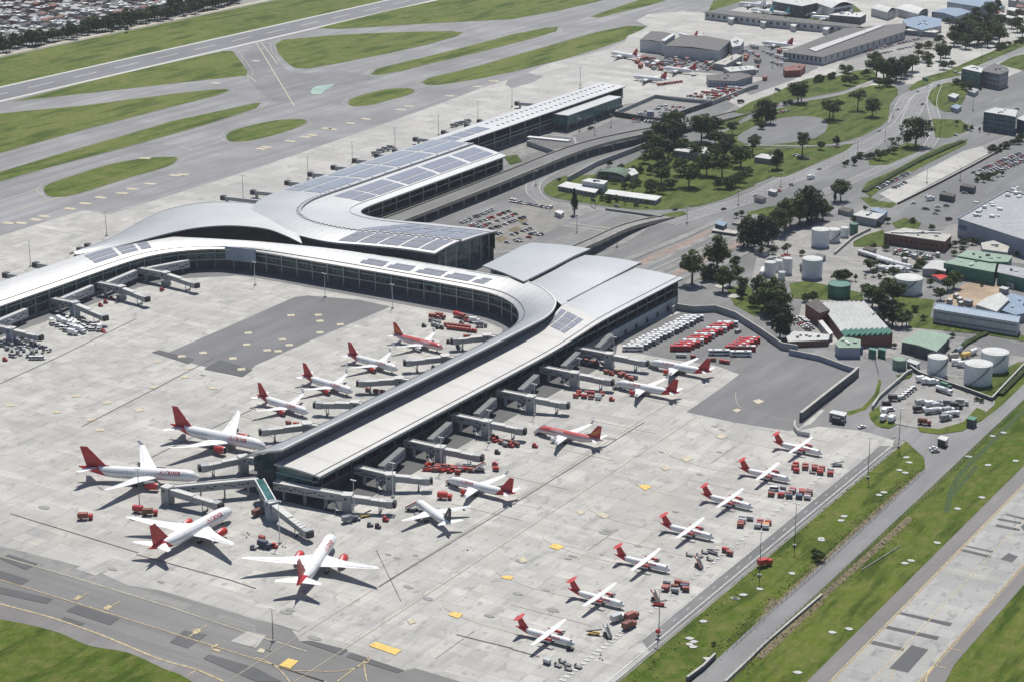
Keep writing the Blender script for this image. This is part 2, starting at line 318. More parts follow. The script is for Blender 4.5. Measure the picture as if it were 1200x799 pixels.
# ================================================================ ground sheets
LAYER = {}
def sheet(name, poly, z, m, label=None, kind='structure', px=True):
    p = GP(poly) if px else poly
    mb = MB(); n = len(p)
    a = sum(p[i][0]*p[(i+1)%n][1]-p[(i+1)%n][0]*p[i][1] for i in range(n))
    if a < 0: p = p[::-1]
    mb.add([(x, y, z) for x, y in p], [tuple(range(n))])
    o = mb.build(name, m); tag(o, kind=kind)
    return o
def sheets(name, polys, z, m, px=True):
    mb = MB()
    for k_, q in enumerate(polys):
        p = GP(q) if px else list(q); n = len(p)
        a = sum(p[i][0]*p[(i+1)%n][1]-p[(i+1)%n][0]*p[i][1] for i in range(n))
        if a < 0: p = p[::-1]
        mb.add([(x, y, z+k_*.004) for x, y in p], [tuple(range(n))])
    return tag(mb.build(name, m), kind='structure')
def smooth(poly, k=3):
    "closed Catmull-Rom through the points"
    n = len(poly); out = []
    for i in range(n):
        p0, p1, p2, p3 = (Vector(poly[(i+j-1) % n]) for j in range(4))
        for s in range(k):
            t = s/k; out.append(tuple(.5*((2*p1)+(p2-p0)*t+(2*p0-5*p1+4*p2-p3)*t*t+(3*p1-p0-3*p2+p3)*t*t*t)))
    return out
def opencurve(pts, k=4):
    pts = [Vector(p) for p in pts]; n = len(pts); out = []
    for i in range(n-1):
        p0 = pts[max(0, i-1)]; p1 = pts[i]; p2 = pts[i+1]; p3 = pts[min(n-1, i+2)]
        for s in range(k):
            t = s/k; out.append(.5*((2*p1)+(p2-p0)*t+(2*p0-5*p1+4*p2-p3)*t*t+(3*p1-p0-3*p2+p3)*t*t*t))
    out.append(pts[-1]); return out
def strip_poly(pts, wd):
    pts = [Vector(p[:2]) for p in pts]; L = []; R = []
    for i, p in enumerate(pts):
        d = (pts[min(i+1, len(pts)-1)]-pts[max(i-1, 0)]).normalized(); e = Vector((-d.y, d.x))
        ww = wd[i] if isinstance(wd, (list, tuple)) else wd
        L.append(p+e*ww/2); R.append(p-e*ww/2)
    return L, R
def strip(mb, pts, wd, z):
    L, R = strip_poly(pts, wd)
    mb.grid([[(*l, z) for l in L], [(*r, z) for r in R]], flip=True)
def dashes(mb, p, q, wd, ln, gap, z):
    p = Vector(p[:2]); q = Vector(q[:2]); d = q-p; n = int(d.length/(ln+gap)); d.normalize()
    for i in range(n):
        a = p+d*(i*(ln+gap)); strip(mb, [a, a+d*ln], wd, z)

sheet('ground', [(-9000, -2000), (6000, -2000), (6000, 12000), (-9000, 12000)], 0, M['gravel'], px=False)
# airfield west of the terminal
sheet('airfield_grass', [(-1560, 200), (-1330, 200), (-1330, 6000), (-1560, 6000)], .03, M['grass_far'], px=False)
sheet('airfield_pavement', [(-1340, 200), (-960, 200), (-960, 3600), (-1340, 3600)], .05, M['taxi'], px=False)
sheet('runway', [(-1388, 200), (-1336, 200), (-1336, 6000), (-1388, 6000)], .07, M['runway'], px=False)
mb = MB()
for x in (-1386.5, -1337.5): strip(mb, [(x, 200), (x, 6000)], 4.0, .11)
for x in (-1385, -1340): strip(mb, [(x, 200), (x, 6000)], 1.6, .13)
mb2 = MB(); dashes(mb2, (-1362, 900), (-1362, 3200), 1.3, 34, 26, .13)
tag(mb.build('runway_edge', M['patch_pale']), kind='structure'); tag(mb2.build('runway_centreline', M['line_white']), kind='structure')
GI = [
 [(15,119.5),(100,97),(200,74),(262,60.5),(273,60.5),(280,70),(290,84),(289,89),(270,91),(225,96),(100,110)],
 [(-90,146),(0,133.5),(100,124),(200,111),(250,105.5),(267,105),(268,107),(255,112),(200,126),(100,152),(0,180),(-90,207)],
 [(-90,226),(0,202),(75,179.5),(140,161),(200,143),(299,121.5),(306,121),(300,127.5),(230,150),(140,175),(60,196),(0,213),(-90,239)],
 [(51,223),(58,216),(90,205),(130,193),(170,186),(200,184.5),(208,187),(195,196),(150,209),(90,228),(60,231)],
 [(265,161),(270,155),(285,150),(310,144),(330,141),(355,140.5),(358,145),(340,153),(300,164),(272,166.5)],
 [(323,52),(332,47),(400,41),(475,38),(530,37),(542,38.5),(535,43),(500,53),(450,64),(400,74),(360,81),(345,80),(335,73),(325,61)],
 [(372,33.5),(400,26.5),(460,12),(517,0),(600,-16),(800,-52),(840,-52),(760,-14),(710,0),(655,13),(600,23),(500,28),(400,34.5)],
 [(434,88),(442,81),(500,67),(560,52),(600,41),(640,33),(654,32),(652,37),(630,44),(560,62),(500,76),(470,84),(443,88.5)],
 [(494,97),(503,92),(560,78),(640,55),(700,38),(735,31),(758,31),(752,36),(736,42),(732,47),(700,58),(660,70),(600,85),(560,93),(515,100),(500,100)],
 [(408,121),(414,115.5),(435,109),(455,105),(478,104),(486,107),(478,112),(455,118),(436,123),(415,125)],
 [(692,20),(720,10),(760,-3),(820,-20),(840,-20),(790,-2),(760,7),(730,14),(703,21)],
]
sheets('airfield_grass_islands', [smooth(p, 3) if i in (3, 4, 9) else p for i, p in enumerate(GI)], .16, M['grass_far'])
sheet('painted_ground_emblem', [(364,108),(367,103),(374,101),(384,100),(392,98.5),(387,104),(380,107),(376,111),(366,111)], .20, M['emblem'])
mb = MB()
for (a, b) in [((0,253),(170,201)),((0,236),(45,222)),((280,82),(300,96)),((300,50),(345,125)),((306,50),(325,75)),((165,173),(230,165)),((210,172),(225,176))]:
    strip(mb, [G(*a), G(*b)], .9, .14)
tag(mb.build('worn_taxi_lines', M['line_faint']), kind='structure')
mb = MB()
for x, y in [(10,262),(25,262),(42,258),(52,254),(82,245),(100,239),(118,232),(143,227),(155,222),(176,216),(205,206),(215,205),(306,175),(312,173),(340,166),(358,161),(366,159),(383,151),(390,152),(411,145),(429,140),(470,129),(479,125),(527,113),(560,102),(580,96),(578,95),(170,186),(253,98),(300,72)]:
    a = G(x, y); mb.box(a.x, a.y, .17, 9, 5, .03, .15*(x % 3))
tag(mb.build('taxiway_position_markings', M['line_faint']), kind='structure')
mb = MB()
for gi in GI[:-1]:
    q = [Vector(p) for p in GP(gi)]; n = len(q); ar = sum(q[i].x*q[(i+1)%n].y-q[(i+1)%n].x*q[i].y for i in range(n)); sg = -1 if ar > 0 else 1; r = []
    for i in range(n):
        d = (q[(i+1)%n]-q[i-1]).normalized(); r.append(q[i]+Vector((-d.y, d.x))*sg*5.5)
    strip(mb, r+[r[0]], .45, .145)
tag(mb.build('taxiway_edge_lines', M['line_faint']), kind='structure')
sheet('taxiway_junction_asphalt', smooth([(286,62),(318,52),(326,72),(345,86),(400,84),(440,92),(400,100),(360,112),(330,122),(305,108),(292,92)], 3), .085, M['taxi_dark'])
mb = MB()
for k in range(34):
    rnd = random.Random(k); y0 = rnd.uniform(900,2300); x0 = rnd.choice([-1195,-1190,-1115,-1110,-1055,-1362,-1368,-1356])+rnd.uniform(-4,4); strip(mb, [(x0, y0), (x0+rnd.uniform(-2,2), y0+rnd.uniform(60,260))], rnd.uniform(.8,3.0), .1+.0005*k)
tag(mb.build('tyre_marks', M['taxi_dark']), kind='structure')
# aprons
sheet('far_apron', [(-976, 200), (-850, 200), (-850, 1600), (-600, 1900), (-560, 2700), (-1010, 2700), (-1000, 1590), (-988, 1450), (-976, 1225)], .20, M['apron_far'], px=False)
sheet('cargo_apron', [(560,108),(605,92),(640,76),(660,71),(700,62),(732,50),(736,43),(760,32),(745,25),(760,17),(800,14),(830,16),(900,25),(1010,36),(925,64),(925,96),(905,118),(870,128),(850,118),(740,112),(700,100)], .23, M['apron_far'])
sheet('dark_apron_patch', [(600,86),(608,84),(637,90),(625,97),(600,104),(592,100)], .27, M['taxi'])
AX0, AX1, AY0, AY1 = -1050, -329.5, 300, 1010
sheet('apron', [(-1000, 380), (-329, 380), (-329, 905), (-345, 925), (-420, 960), (-420, 1060), (-540, 1060), (-850, 1060), (-1000, 1060)], .25, M['apron'], px=False)
# bottom left taxiway in its ragged asphalt
sheet('cross_taxiway', [(-120,606),(0,640),(35,650),(90,666),(150,686),(188,692),(300,726),(340,735),(352,752),(364,751),(412,765),(408,771),(474,786),(486,783),(560,805),(660,850),(300,900),(-120,740)], .29, M['taxi_cross'])
sheet('taxiway_shoulder', [(-120,600),(0,640),(60,655),(110,668),(150,686),(205,702),(262,720),(300,733),(300,742),(250,727),(180,706),(110,686),(40,662),(0,651),(-120,620)], .33, M['plaza'])
sheet('taxiway_verge_pavement', [(-120,672),(0,705),(60,724),(120,744),(185,770),(240,790),(275,805),(320,840),(200,850),(100,775),(0,722),(-120,690)], .34, M['shoulder'])
sheet('corner_grass', smooth([(-120,700),(0,726),(28,731),(70,742),(105,757),(150,765),(190,783),(222,797),(270,840),(200,880),(-120,860)], 3), .38, M['grass_lush'])
sheets('asphalt_repairs', [[(77,716),(91,709),(140,725),(129,733)],[(199,753),(216,739),(243,744),(220,760)],[(0,669),(35,680),(25,686),(-40,668)],[(-40,676),(0,688),(62,702),(55,708),(0,696),(-60,684)],[(75,723),(100,731),(90,735),(70,728)],
  [(405,770),(412,765),(474,786),(466,789)],[(0,655),(10,650),(45,661),(30,668)],[(238,772),(245,767),(300,783),(330,799),(300,799)],[(352,752),(364,751),(408,762),(400,768)],
  [(178,413),(187,411),(228,421),(221,427)],[(239,433),(258,422),(296,434),(284,442)]], .40, M['asphalt_dark'])
sheets('pale_slabs', [[(88,667),(100,662),(125,669),(112,675)],[(320,731),(335,722),(360,733),(350,740)],[(270,752),(290,740),(312,745),(300,760)]], .42, M['apron'])
sheet('inner_dark_apron', [(178,413),(187,411),(196,414),(260,386.5),(345,349),(360,347),(420,352),(458,360),(365,399),(300,428),(286,441),(240,430)], .31, M['asphalt'])
sheet('pier_dark_ground', [(-570,698),(-514,698),(-514,960),(-533,1000),(-570,1000)], .33, M['asphalt_dark'], px=False)  # darker ground strip along the foot of the pier
sheet('concourse_service_lane', [(-848,560),(-836,560),(-836,930),(-825,960),(-800,983),(-787,985),(-620,985),(-597,975),(-583,950),(-583,698),(-570,698),(-570,1000),(-848,1000)], .33, M['asphalt'], px=False)
sheet('dark_pad', [(804,483),(845,455),(885,425),(925,412),(960,418),(993,432),(1003,438),(1000,447),(935,503),(925,505),(860,495)], .31, M['asphalt'])
sheet('bus_lot', [(735,412),(720,395),(800,366),(820,362),(850,362),(905,385),(955,412),(925,414),(885,425),(870,440),(838,428),(790,422)], .33, M['asphalt_pale'])
mb = MB(); mbf = MB(); mbr = MB(); mbw = MB(); mbj = MB()
Y = lambda *l: strip(mb, [G(*p) for p in l], .55, .45)
Fq = lambda *l: strip(mbf, [G(*p) for p in l], .5, .44)
Y((-60,662),(0,679.5),(150,726),(300,773),(420,812)); Fq((-60,634),(0,652),(110,684),(200,712),(300,745),(360,764))
strip(mb, opencurve([G(-60,690), G(0,708), G(60,724), G(120,745), G(185,772), G(230,785), G(262,799)], 3), .9, .45)
Y((220,792),(231,785)); strip(mb, opencurve([G(300,771), G(318,778), G(335,793), G(345,810)], 3), .5, .45)
Y((327,782),(380,799)); strip(mb, opencurve([G(345,786), G(400,787), G(430,777), G(432,770)], 3), .45, .45); Y((395,799),(432,772)); strip(mb, opencurve([G(432,770), G(427,780), G(430,799)], 3), .5, .45)
for c in [((86,702),(96,699),(89,704)), ((121,712),(131,711),(124,715)), ((225,738),(235,737),(232,743))]:
    mb.add([(*G(*p)[:2], .46) for p in c], [(0, 1, 2)])
for a in [(91,701,106,694),(126,713,141,705),(229,742,243,733),(219,749,229,741)]: Y(a[:2], a[2:])
for p in [[(86,703),(92,698),(97,700),(90,704.5)],[(121,714),(127,709),(132,711),(126,716)],[(225,741),(230,737),(236,740),(229,744)],[(247,760),(258,762),(258,765),(248,762)],[(247,757),(255,755),(256,757),(248,760)]]:
    mb.add([(*G(*q)[:2], .475) for q in p], [tuple(range(len(p)))])
YB = [[(432,757),(440,752.5),(471,762.5),(463,768)],[(327,780),(338,772),(350,775),(340,784)],[(525,721),(531,717),(543,720),(537,725)],[(586,677),(594,674.5),(603,677),(597,680)],[(643,641),(650,637),(662,641),(654,645)],[(477,727),(485,725),(488,730),(480,732)],[(607,656),(614,652),(618,658),(612,660)],
      [(698,603),(706,601),(716,605),(708,608)],[(301,764),(305,760),(312,762),(308,766)],[(748,570),(756,568),(764,571),(756,575)],[(797,537),(805,534),(813,538),(804,542)],[(838,512),(846,508),(853,512),(845,515)],[(774,548),(780,545),(786,550),(779,552)],[(675,600),(680,598),(686,601),(680,604)],[(882,470),(889,468),(896,471),(888,474)],[(858,481),(864,479),(869,481),(863,484)]]
mby = MB()
for p in YB: (mby if len(p) == 4 and p[0][0] in (432, 327, 525, 586, 643, 748) else mbf).add([(*G(*q)[:2], .47) for q in p], [(0, 1, 2, 3)])
for x, y in [(339,405),(313,411),(331,398.5),(341,370.5),(373,370),(375,377),(399,381),(375,390.5),(326,412),(291,391),(289,404.5),(273,420.5),(238,414),(213,418),(283,433),(219,432),(217,442),(90,464),(125,472),(164,481),(117,504),(67,483),(180,454),(250,455),(107,492),(12,475),(185,424)]:
    a = G(x, y); mbf.box(a.x, a.y, .43, 4.2, 4.2, .02, .78)
# drain slots and long joints on the apron
for l in [((444,688),(587,600),(755,495)),((12,602),(162,648)),((160,650),(270,680),(300,690)),((0,450),(70,418),(160,374)),((535,744),(600,760)),((600,761),(632,770)),((96,500),(170,462),(250,420)),((160,545),(210,520),(300,478)),((1055,640),(1010,668))]:
    strip(mbj, [G(*p) for p in l], .55, .45)
strip(mbj, [G(441,645), G(470,705)], .3, .45)
# stand lead-in lines (faint) for the propeller aircraft and red envelope lines
tag(mby.build('yellow_ground_signs', M['sign_yellow']), kind='structure')
for i in range(8):
    y = 600+i*40.5
    strip(mbr, [(-398, y), (-398, y+28)], .3, .45) if i % 3 == 0 else None
    strip(mbr, [(-398, y+16), (-360, y+16)], .3, .45) if i % 2 else None
    strip(mbf, [(-398, y+34.5), (-350, y+34.5)], .25, .44)
    strip(mbf, opencurve([(-398, y+34.5), (-420, y+40), (-432, y+60)], 3), .25, .44)
strip(mbf, [(-433, 480), (-433, 900)], .3, .44); strip(mbf, [(-455, 480), (-455, 1000)], .25, .44)
for y in (735, 778, 822, 866, 910): strip(mbf, [(-478, y), (-440, y)], .4, .44)
for y in (735, 778, 822, 866, 910): strip(mbf, [(-640, y), (-585, y)], .4, .44)
for i in range(9): strip(mbr, [G(322+i*6, 640-i*1.2), G(330+i*6, 622-i*1.2)], .25, .45)
# perimeter lane at the east edge of the apron
sheet('perimeter_lane', [(-336.5, 655), (-329.6, 648), (-329.6, 912), (-336.5, 908)], .35, M['asphalt_pale'], px=False)
strip(mbw, [(-331.4, 560), (-331.4, 912)], .5, .45); strip(mbw, [(-336.6, 655), (-336.6, 900)], .25, .45)
dashes(mbw, (-334, 665), (-334, 895), .25, 3, 9, .45)
for i in range(22): strip(mbw, [(-348, 600+i*3.2), (-345.5, 600+i*3.2)], 1.2, .45)
for i in range(45): strip(mbw, [(-346.5, 680+i*4.8), (-344.5, 680+i*4.8)], 1.1, .45)
for q in (mb, 'yellow_apron_markings', M['line_yellow']), (mbf, 'worn_apron_markings', M['line_faint']), (mbr, 'red_stand_lines', M['redline']), (mbw, 'white_lane_markings', M['line_white']), (mbj, 'apron_joints', M['joint']):
    tag(q[0].build(q[1], q[2]), kind='structure')
mb = MB(); rnd = random.Random(8)
SP = [(701,512,7),(715,514,9),(690,516,5),(52,595,8),(368,748,6),(340,715,4),(335,718,5),(478,688,4),(502,702,4),(455,650,2.5),(465,654,2.5),(487,651,2.5),(610,658,5),(666,655,3),(671,652,3.5),(705,650,2),(708,625,5),(712,622,4),(648,715,5),(640,692,3),(607,696,4),(188,682,3),(132,667,4),(66,666,2),(573,722,4),(820,556,3),(846,504,3),(838,500,3),(775,530,3),(792,600,3),(843,530,3),(748,640,3),(300,560,4),(238,440,3),(178,455,3)]
SP = [(x, y, min(r*.6, 3.2)) for x, y, r in SP]
for x, y, r in SP:
    a = G(x, y)
    if not (-950 < a.x < -345 and 560 < a.y < 985) or (-580 < a.x < -512 and a.y > 696): continue
    n = 14; ph = rnd.uniform(0, 6); a.z = 0; mb.add([(a.x+r*cos(2*pi*i/n)*(1+.12*sin(2*pi*i/n*3+ph)), a.y+r*.55*sin(2*pi*i/n)*(1+.15*cos(2*pi*i/n*2+ph)), .402+.0004*len(mb.f)) for i in range(n)], [tuple(range(n))])
tag(mb.build('oil_stains', M['stain']), kind='structure')
# east side: grass, service road, taxiway
sheet('verge_grass', [(-328, 300), (-180, 300), (-180, 1600), (-328, 1600)], .02, M['grass_lush'], px=False)
sheet('far_verge_grass', [(-180, 300), (600, 300), (600, 2200), (-180, 2200)], .02, M['grass'], px=False)
sheet('east_taxiway', [(-267, 300), (-222, 300), (-222, 684), (-224, 700), (-224, 1500), (-267, 1500)], .10, M['shoulder'], px=False)
sheet('east_taxiway_concrete', [(-259, 300), (-231, 300), (-231, 1500), (-259, 1500)], .14, M['taxi_conc'], px=False)
mb = MB()
for x in (-259.5, -230.6): strip(mb, [(x, 300), (x, 1500)], .55, .2); strip(mb, [(x+.95, 300), (x+.95, 1500)], .3, .2)
strip(mb, [(-246, 300), (-246, 1500)], .35, .2)
Y2 = lambda a, b, ww=.5: strip(mb, [G(*a), G(*b)], ww, .21)
Y2((1112,759),(1127,763)); Y2((1094,780),(1110,783)); strip(mb, opencurve([G(1095,780), G(1088,788), G(1085,799), G(1086,820)], 3), .6, .21); strip(mb, opencurve([G(1051,778), G(1046,788), G(1044,800)], 3), .35, .21)
tag(mb.build('taxiway_yellow_lines', M['line_yellow']), kind='structure')
sheets('tar_strips', [[(1018,754),(1021,750),(1060,759),(1058,763)],[(1036,736),(1040,733),(1101,746),(1098,750)],[(1052,719),(1055,717),(1116,730),(1113,734)],[(1124,645),(1127,643),(1162,651),(1160,654)],[(1130,640),(1132,639),(1165,646),(1163,647.5)],[(1166,617),(1168,614),(1196,620),(1194,622)],[(1168,609),(1171,607),(1197,612),(1196,614)],[(1177,603),(1180,602),(1206,608),(1204,610)],
   [(1172,655),(1182,648),(1193,652),(1186,659)],[(1042,783),(1068,756),(1088,761),(1064,788)],[(1196,617),(1202,612),(1206,618),(1200,622)]], .18, M['asphalt_dark'])
sheet('service_road', [(800,830),(817,793),(860,754),(900,718),(960,663),(1030,600),(1084,549),(1083,536),(1062,517),(1047,512),(1046,500),(1070,500),(1100,508),(1130,503),(1152,492),(1175,474),(1230,420),(1262,440),(1200,468),(1160,505),(1115,548),(1060,600),(957,696),(900,748),(858,790),(840,830)], .12, M['road'])
ra, rb = G(817,793), G(858,790)
sheet('service_road_south', [(ra.x, ra.y+1), (rb.x, rb.y+1), (rb.x+.5, 300), (ra.x+.5, 300)], .115, M['road'], px=False)
sheet('lane_to_gate', [(940,500),(950,497),(985,462),(998,447),(1003,437),(990,428),(940,413),(930,403),(950,400),(1000,408),(1030,418),(1050,432),(1055,445),(1046,462),(1022,484),(1030,500),(1050,512),(1040,516),(1000,507),(960,507),(935,505)], .30, M['road'])
sheet('gate_apron', [(935,505),(960,500),(1010,505),(1048,516),(1046,524),(1000,562),(985,560),(940,520)], .32, M['apron'])
sheet('gate_verge', [(1010,478),(1025,462),(1030,444),(1033,447),(1030,462),(1015,480),(995,487),(988,484)], .36, M['grass_lush'])
sheet('gate_triangle_grass', [(1018,484),(1030,476),(1033,490),(1050,498),(1042,502),(1028,500),(1020,492)], .36, M['grass_lush'])
sheet('vehicle_yard', [(1030,482),(1036,470),(1070,440),(1078,438),(1130,455),(1165,466),(1166,474),(1150,488),(1128,500),(1100,505),(1075,502),(1050,497)], .33, M['yard'])
sheet('yard_corner_grass', [(1075,500),(1100,503),(1128,495),(1145,478),(1155,482),(1150,492),(1128,505),(1100,509),(1078,506)], .37, M['grass_lush'])
sheet('yard_entry', [(1130,455),(1166,466),(1160,480),(1145,478)], .38, M['yard'])
mb = MB(); mb.beam((*G(1110,587)[:2], 0.02), (*G(1145,545)[:2], .02), 2.2, .02)
strip(mb, opencurve([G(1109,600), G(1122,560), G(1160,520), G(1200,480)], 4), 3.0, .05)
tag(mb.build('drainage_ditch', M['hedge']), kind='structure')
sheets('worn_verge_soil', [[(1083,553),(1028,606),(958,670),(896,724),(884,728),(950,667),(1022,600),(1078,552)],[(893,716),(905,700),(915,704),(902,718)],[(1064,604),(1010,652),(958,699),(962,705),(1016,657),(1070,608)],[(960,702),(930,728),(900,754),(884,770),(894,772),(936,732),(966,706)],[(945,799),(1048,697),(1053,699),(952,801)]], .06, M['dirt_dark'])
mb = MB(); rnd = random.Random(4)
for k in range(5200):
    f = rnd.random(); e = rnd.choice([0,0,1,2]); a = G(1080,552).lerp(G(815,793), f) if e == 0 else (G(1066,606).lerp(G(860,790), f) if e == 1 else G(740,797).lerp(G(1040,530), f)); o_ = Vector((rnd.gauss(-2.2 if e == 0 else 1.5, 2.0), rnd.gauss(0, 2.0), .1)); p = a+o_; s = rnd.uniform(.15,.5)
    u = Vector((rnd.uniform(-1,1), rnd.uniform(-1,1), rnd.uniform(-.1,.3)))*s; v = Vector((rnd.uniform(-1,1), rnd.uniform(-1,1), rnd.uniform(.2,1)))*s; mb.add([p-u, p+v, p+u, p-v*.3], [(0,1,2,3)])
tag(mb.build('verge_scrub', M['leaf_olive']), 'rough scrub along the service road edges', 'scrub', None, 'stuff')
# ================================================================ ground east and north of the terminal
Z1, Z2, Z3 = .10, .18, .30
sheet('landside_pavement', [(540,215),(600,190),(700,150),(760,120),(850,105),(900,110),(960,85),(1100,60),(1250,20),(1400,60),(1400,300),(1300,420),(1200,410),(1160,400),(1060,440),(960,415),(900,390),(800,365),(700,330),(560,320),(480,290)], .06, M['asphalt_pale'])
sheet('top_verge', [(830,14),(850,-30),(1300,-120),(1500,-40),(1400,60),(1100,42),(1085,12)], .065, M['grass_far'])
sheet('top_yard', [(830,14),(870,2),(1000,-12),(1110,-20),(1120,20),(1090,40),(1010,36),(900,24)], .085, M['asphalt'])
sheet('hangar_yard', [(745,66),(790,56),(850,64),(880,52),(925,60),(960,80),(925,96),(880,112),(862,104),(900,92),(850,88),(800,84),(755,76)], .262, M['asphalt'])
sheet('north_yard', [(1010,34),(1090,40),(1110,52),(1060,62),(1000,80),(985,70),(1060,46)], .27, M['asphalt'])
sheets('landside_lawns', [
 smooth([(637,222),(645,214),(662,207),(700,205),(740,190),(768,172),(800,165),(850,172),(905,178),(930,190),(910,203),(888,214),(862,228),(835,238),(800,245),(745,246),(690,239),(652,233),(640,228)], 2),
 smooth([(828,152),(846,140),(880,120),(903,112),(917,105),(946,93),(1000,84),(1022,82),(1026,92),(1002,102),(982,108.5),(940,116),(900,124),(870,140),(850,152)], 2),
 smooth([(905,130),(940,121),(975,113),(1020,101),(1048,101),(1052,112),(1043,122),(1040,142),(1020,155),(995,165),(950,172),(880,174),(840,170),(850,155),(880,140)], 2),
 smooth([(838,172),(900,175),(985,172),(960,182),(925,198),(885,216),(862,208),(845,190)], 2),
 smooth([(1087,116),(1098,101),(1125,97),(1133,108),(1126,124),(1112,132),(1100,128)], 2),
 [(1092,140),(1125,141),(1140,152),(1112,162),(1096,162)],
 [(1064,104),(1075,96),(1100,88),(1150,66),(1210,42),(1214,49),(1150,76),(1110,90),(1068,107)],
 [(1010,223),(1016,214),(1050,199),(1078,184),(1108,170),(1134,164),(1132,170),(1080,196),(1035,220),(1020,232)],
 [(1008,232),(1020,232),(1030,236),(1052,239),(1045,244),(1020,243)],
 [(1018,188),(1040,178),(1062,168),(1078,170),(1077,178),(1058,186),(1040,194),(1018,194)],
 smooth([(905,205),(940,190),(985,172),(1000,168),(990,178),(950,195),(920,208)], 2),
 [(875,250),(900,243),(925,240),(928,246),(900,250),(880,256)], smooth([(890,248),(905,243),(915,247),(908,254),(895,255)], 2),
 [(774,252),(800,248),(806,252),(784,258),(772,257)],
 [(857,215),(880,212),(885,218),(865,226)],
 [(925,333),(945,330),(975,336),(1010,344),(1012,353),(960,352),(928,350)], [(816,323),(835,320),(852,323),(842,330),(820,328)], [(852,340),(875,333),(885,345),(900,360),(885,372),(860,358)],
 [(1045,345),(1075,350),(1095,352),(1090,372),(1065,370),(1050,360)], [(1066,372),(1080,371),(1150,384),(1210,396),(1210,402),(1150,392),(1064,384)],
 [(1000,284),(1015,276),(1035,270),(1040,290),(1000,290)], [(1045,262),(1060,256),(1080,262),(1075,270),(1050,268)], [(1107,318),(1118,316),(1120,330),(1108,330)], [(1000,400),(1010,398),(1012,404),(1000,404)],
 [(1050,440),(1062,438),(1070,436),(1068,442),(1055,446)], [(1125,456),(1195,424),(1205,432),(1160,458),(1140,466)],
 [(900,24),(960,12),(1000,6),(1010,14),(960,26)], [(590,184),(606,182),(612,190),(598,194)], [(1200,64),(1230,55),(1235,75),(1205,85),(1170,76),(1185,68)], [(1080,92),(1110,84),(1130,88),(1095,96)]], Z2+.07, M['lawn'])
sheet('east_pad', smooth([(864,161),(880,151),(902,142),(935,137),(962,139),(970,149),(955,163),(905,170),(872,169)], 2), Z2+.2, M['asphalt'])
sheet('bare_earth_patch', smooth([(1107,352),(1122,340),(1135,331),(1160,333),(1177,340),(1165,352),(1140,360),(1112,358)], 2), Z2+.06, M['dirt'])
# roads
def road(name, pts, wd, z, m='road', line=True, px=True):
    P = [G(*p) for p in pts] if px else pts
    c = opencurve(P, 5); L, R = strip_poly(c, wd); mb = MB(); mb.grid([[(*l, z) for l in L], [(*r, z) for r in R]], flip=True); tag(mb.build(name, M[m]), kind='structure')
    if line:
        mb = MB()
        for k, off in ((0, -.5), (1, .5)):
            q = [Vector((*(l*(.5-off*.94)+r*(.5+off*.94)), 0)) for l, r in zip(L, R)]; strip(mb, q, .35, z+.04)
        n = max(1, int((wd if not isinstance(wd, list) else max(wd))/4.2))
        for k in range(1, n):
            f = k/n; q = [Vector((*(l*(1-f)+r*f), 0)) for l, r in zip(L, R)]
            for (a, d) in along(q, 9): strip(mb, [a, a+d*3.5], .25, z+.04)
        tag(mb.build(name+'_markings', M['line_white']), kind='structure')
road('airport_avenue', [(1290,20),(1200,58),(1140,82),(1100,100),(1078,116),(1066,135),(1050,152),(1015,171),(975,189),(925,211),(880,233),(830,248),(780,262)], 17, Z2+.03)
road('slip_road', [(1190,62),(1130,88),(1085,105),(1065,112),(1056,125),(1048,145)], 11, Z2+.0)
road('park_road', [(780,262),(720,254),(660,244),(637,236),(625,225),(628,212),(650,200)], 11, Z2-.02)
road('cargo_road', [(1110,38),(1050,58),(1000,78),(945,94),(900,112),(870,126),(850,140),(820,150)], 14, Z2)
road('park_path', [(900,126),(935,120),(985,111),(1020,98),(1050,96)], 5, Z3+.08, 'plaza', False)
road('ring_path', [(855,176),(880,171),(940,172),(985,170),(1010,166)], 4, Z3+.09, 'plaza', False)
road('lower_service_road', [(1098,100),(1092,120),(1097,150),(1085,175),(1050,190),(1000,212),(960,228),(920,240)], 9, Z2+.05)
road('parking_access_road', [(1290,120),(1200,155),(1130,185),(1080,215),(1030,240),(1008,252)], 8, Z2+.04)
road('arrivals_road', [(450,272),(520,250),(600,215),(660,192),(740,165),(800,145)], 12, Z2)
sheet('exit_highway', [(690,330),(735,312),(800,290),(850,262),(880,250),(930,258),(890,280),(840,305),(800,330),(775,330)], Z2+.06, M['asphalt_pale'])
mb = MB()
for k in range(6):
    a, b = G(705+k*14, 332-k*.5), G(840+k*9, 266+k*4.5); strip(mb, [a, b], .45, Z3+.03)
tag(mb.build('exit_highway_lines', M['line_white']), kind='structure')
sheets('median_planting', [[(722,322),(850,268),(856,270),(728,325)],[(752,326),(868,275),(874,277),(758,328)]], Z3+.05, M['gravel'])
sheet('terminal_forecourt', [(580,260),(640,236),(700,243),(775,258),(735,285),(690,300),(625,292),(570,300),(540,290)], Z2+.05, M['plaza'])
sheet('long_stay_car_park', [(520,285),(560,262),(600,243),(640,236),(665,240),(672,256),(640,275),(600,292),(560,296)], Z3-.01, M['warm_lot'])
sheet('paved_empty_car_park', [(618,287),(668,258),(700,247),(768,258),(735,268),(682,292),(640,300)], Z3+.02, M['asphalt_pale'])
mb = MB()
for k in range(14): strip(mb, [G(632+k*8.5, 286-k*2.6), G(650+k*8.5, 289.5-k*2.6)], .25, Z3+.06)
strip(mb, [G(660,265), G(735,275)], .8, Z3+.06); strip(mb, [G(668,262), G(740,272)], .8, Z3+.06)
tag(mb.build('car_park_lines', M['line_faint']), kind='structure')
mb = MB()
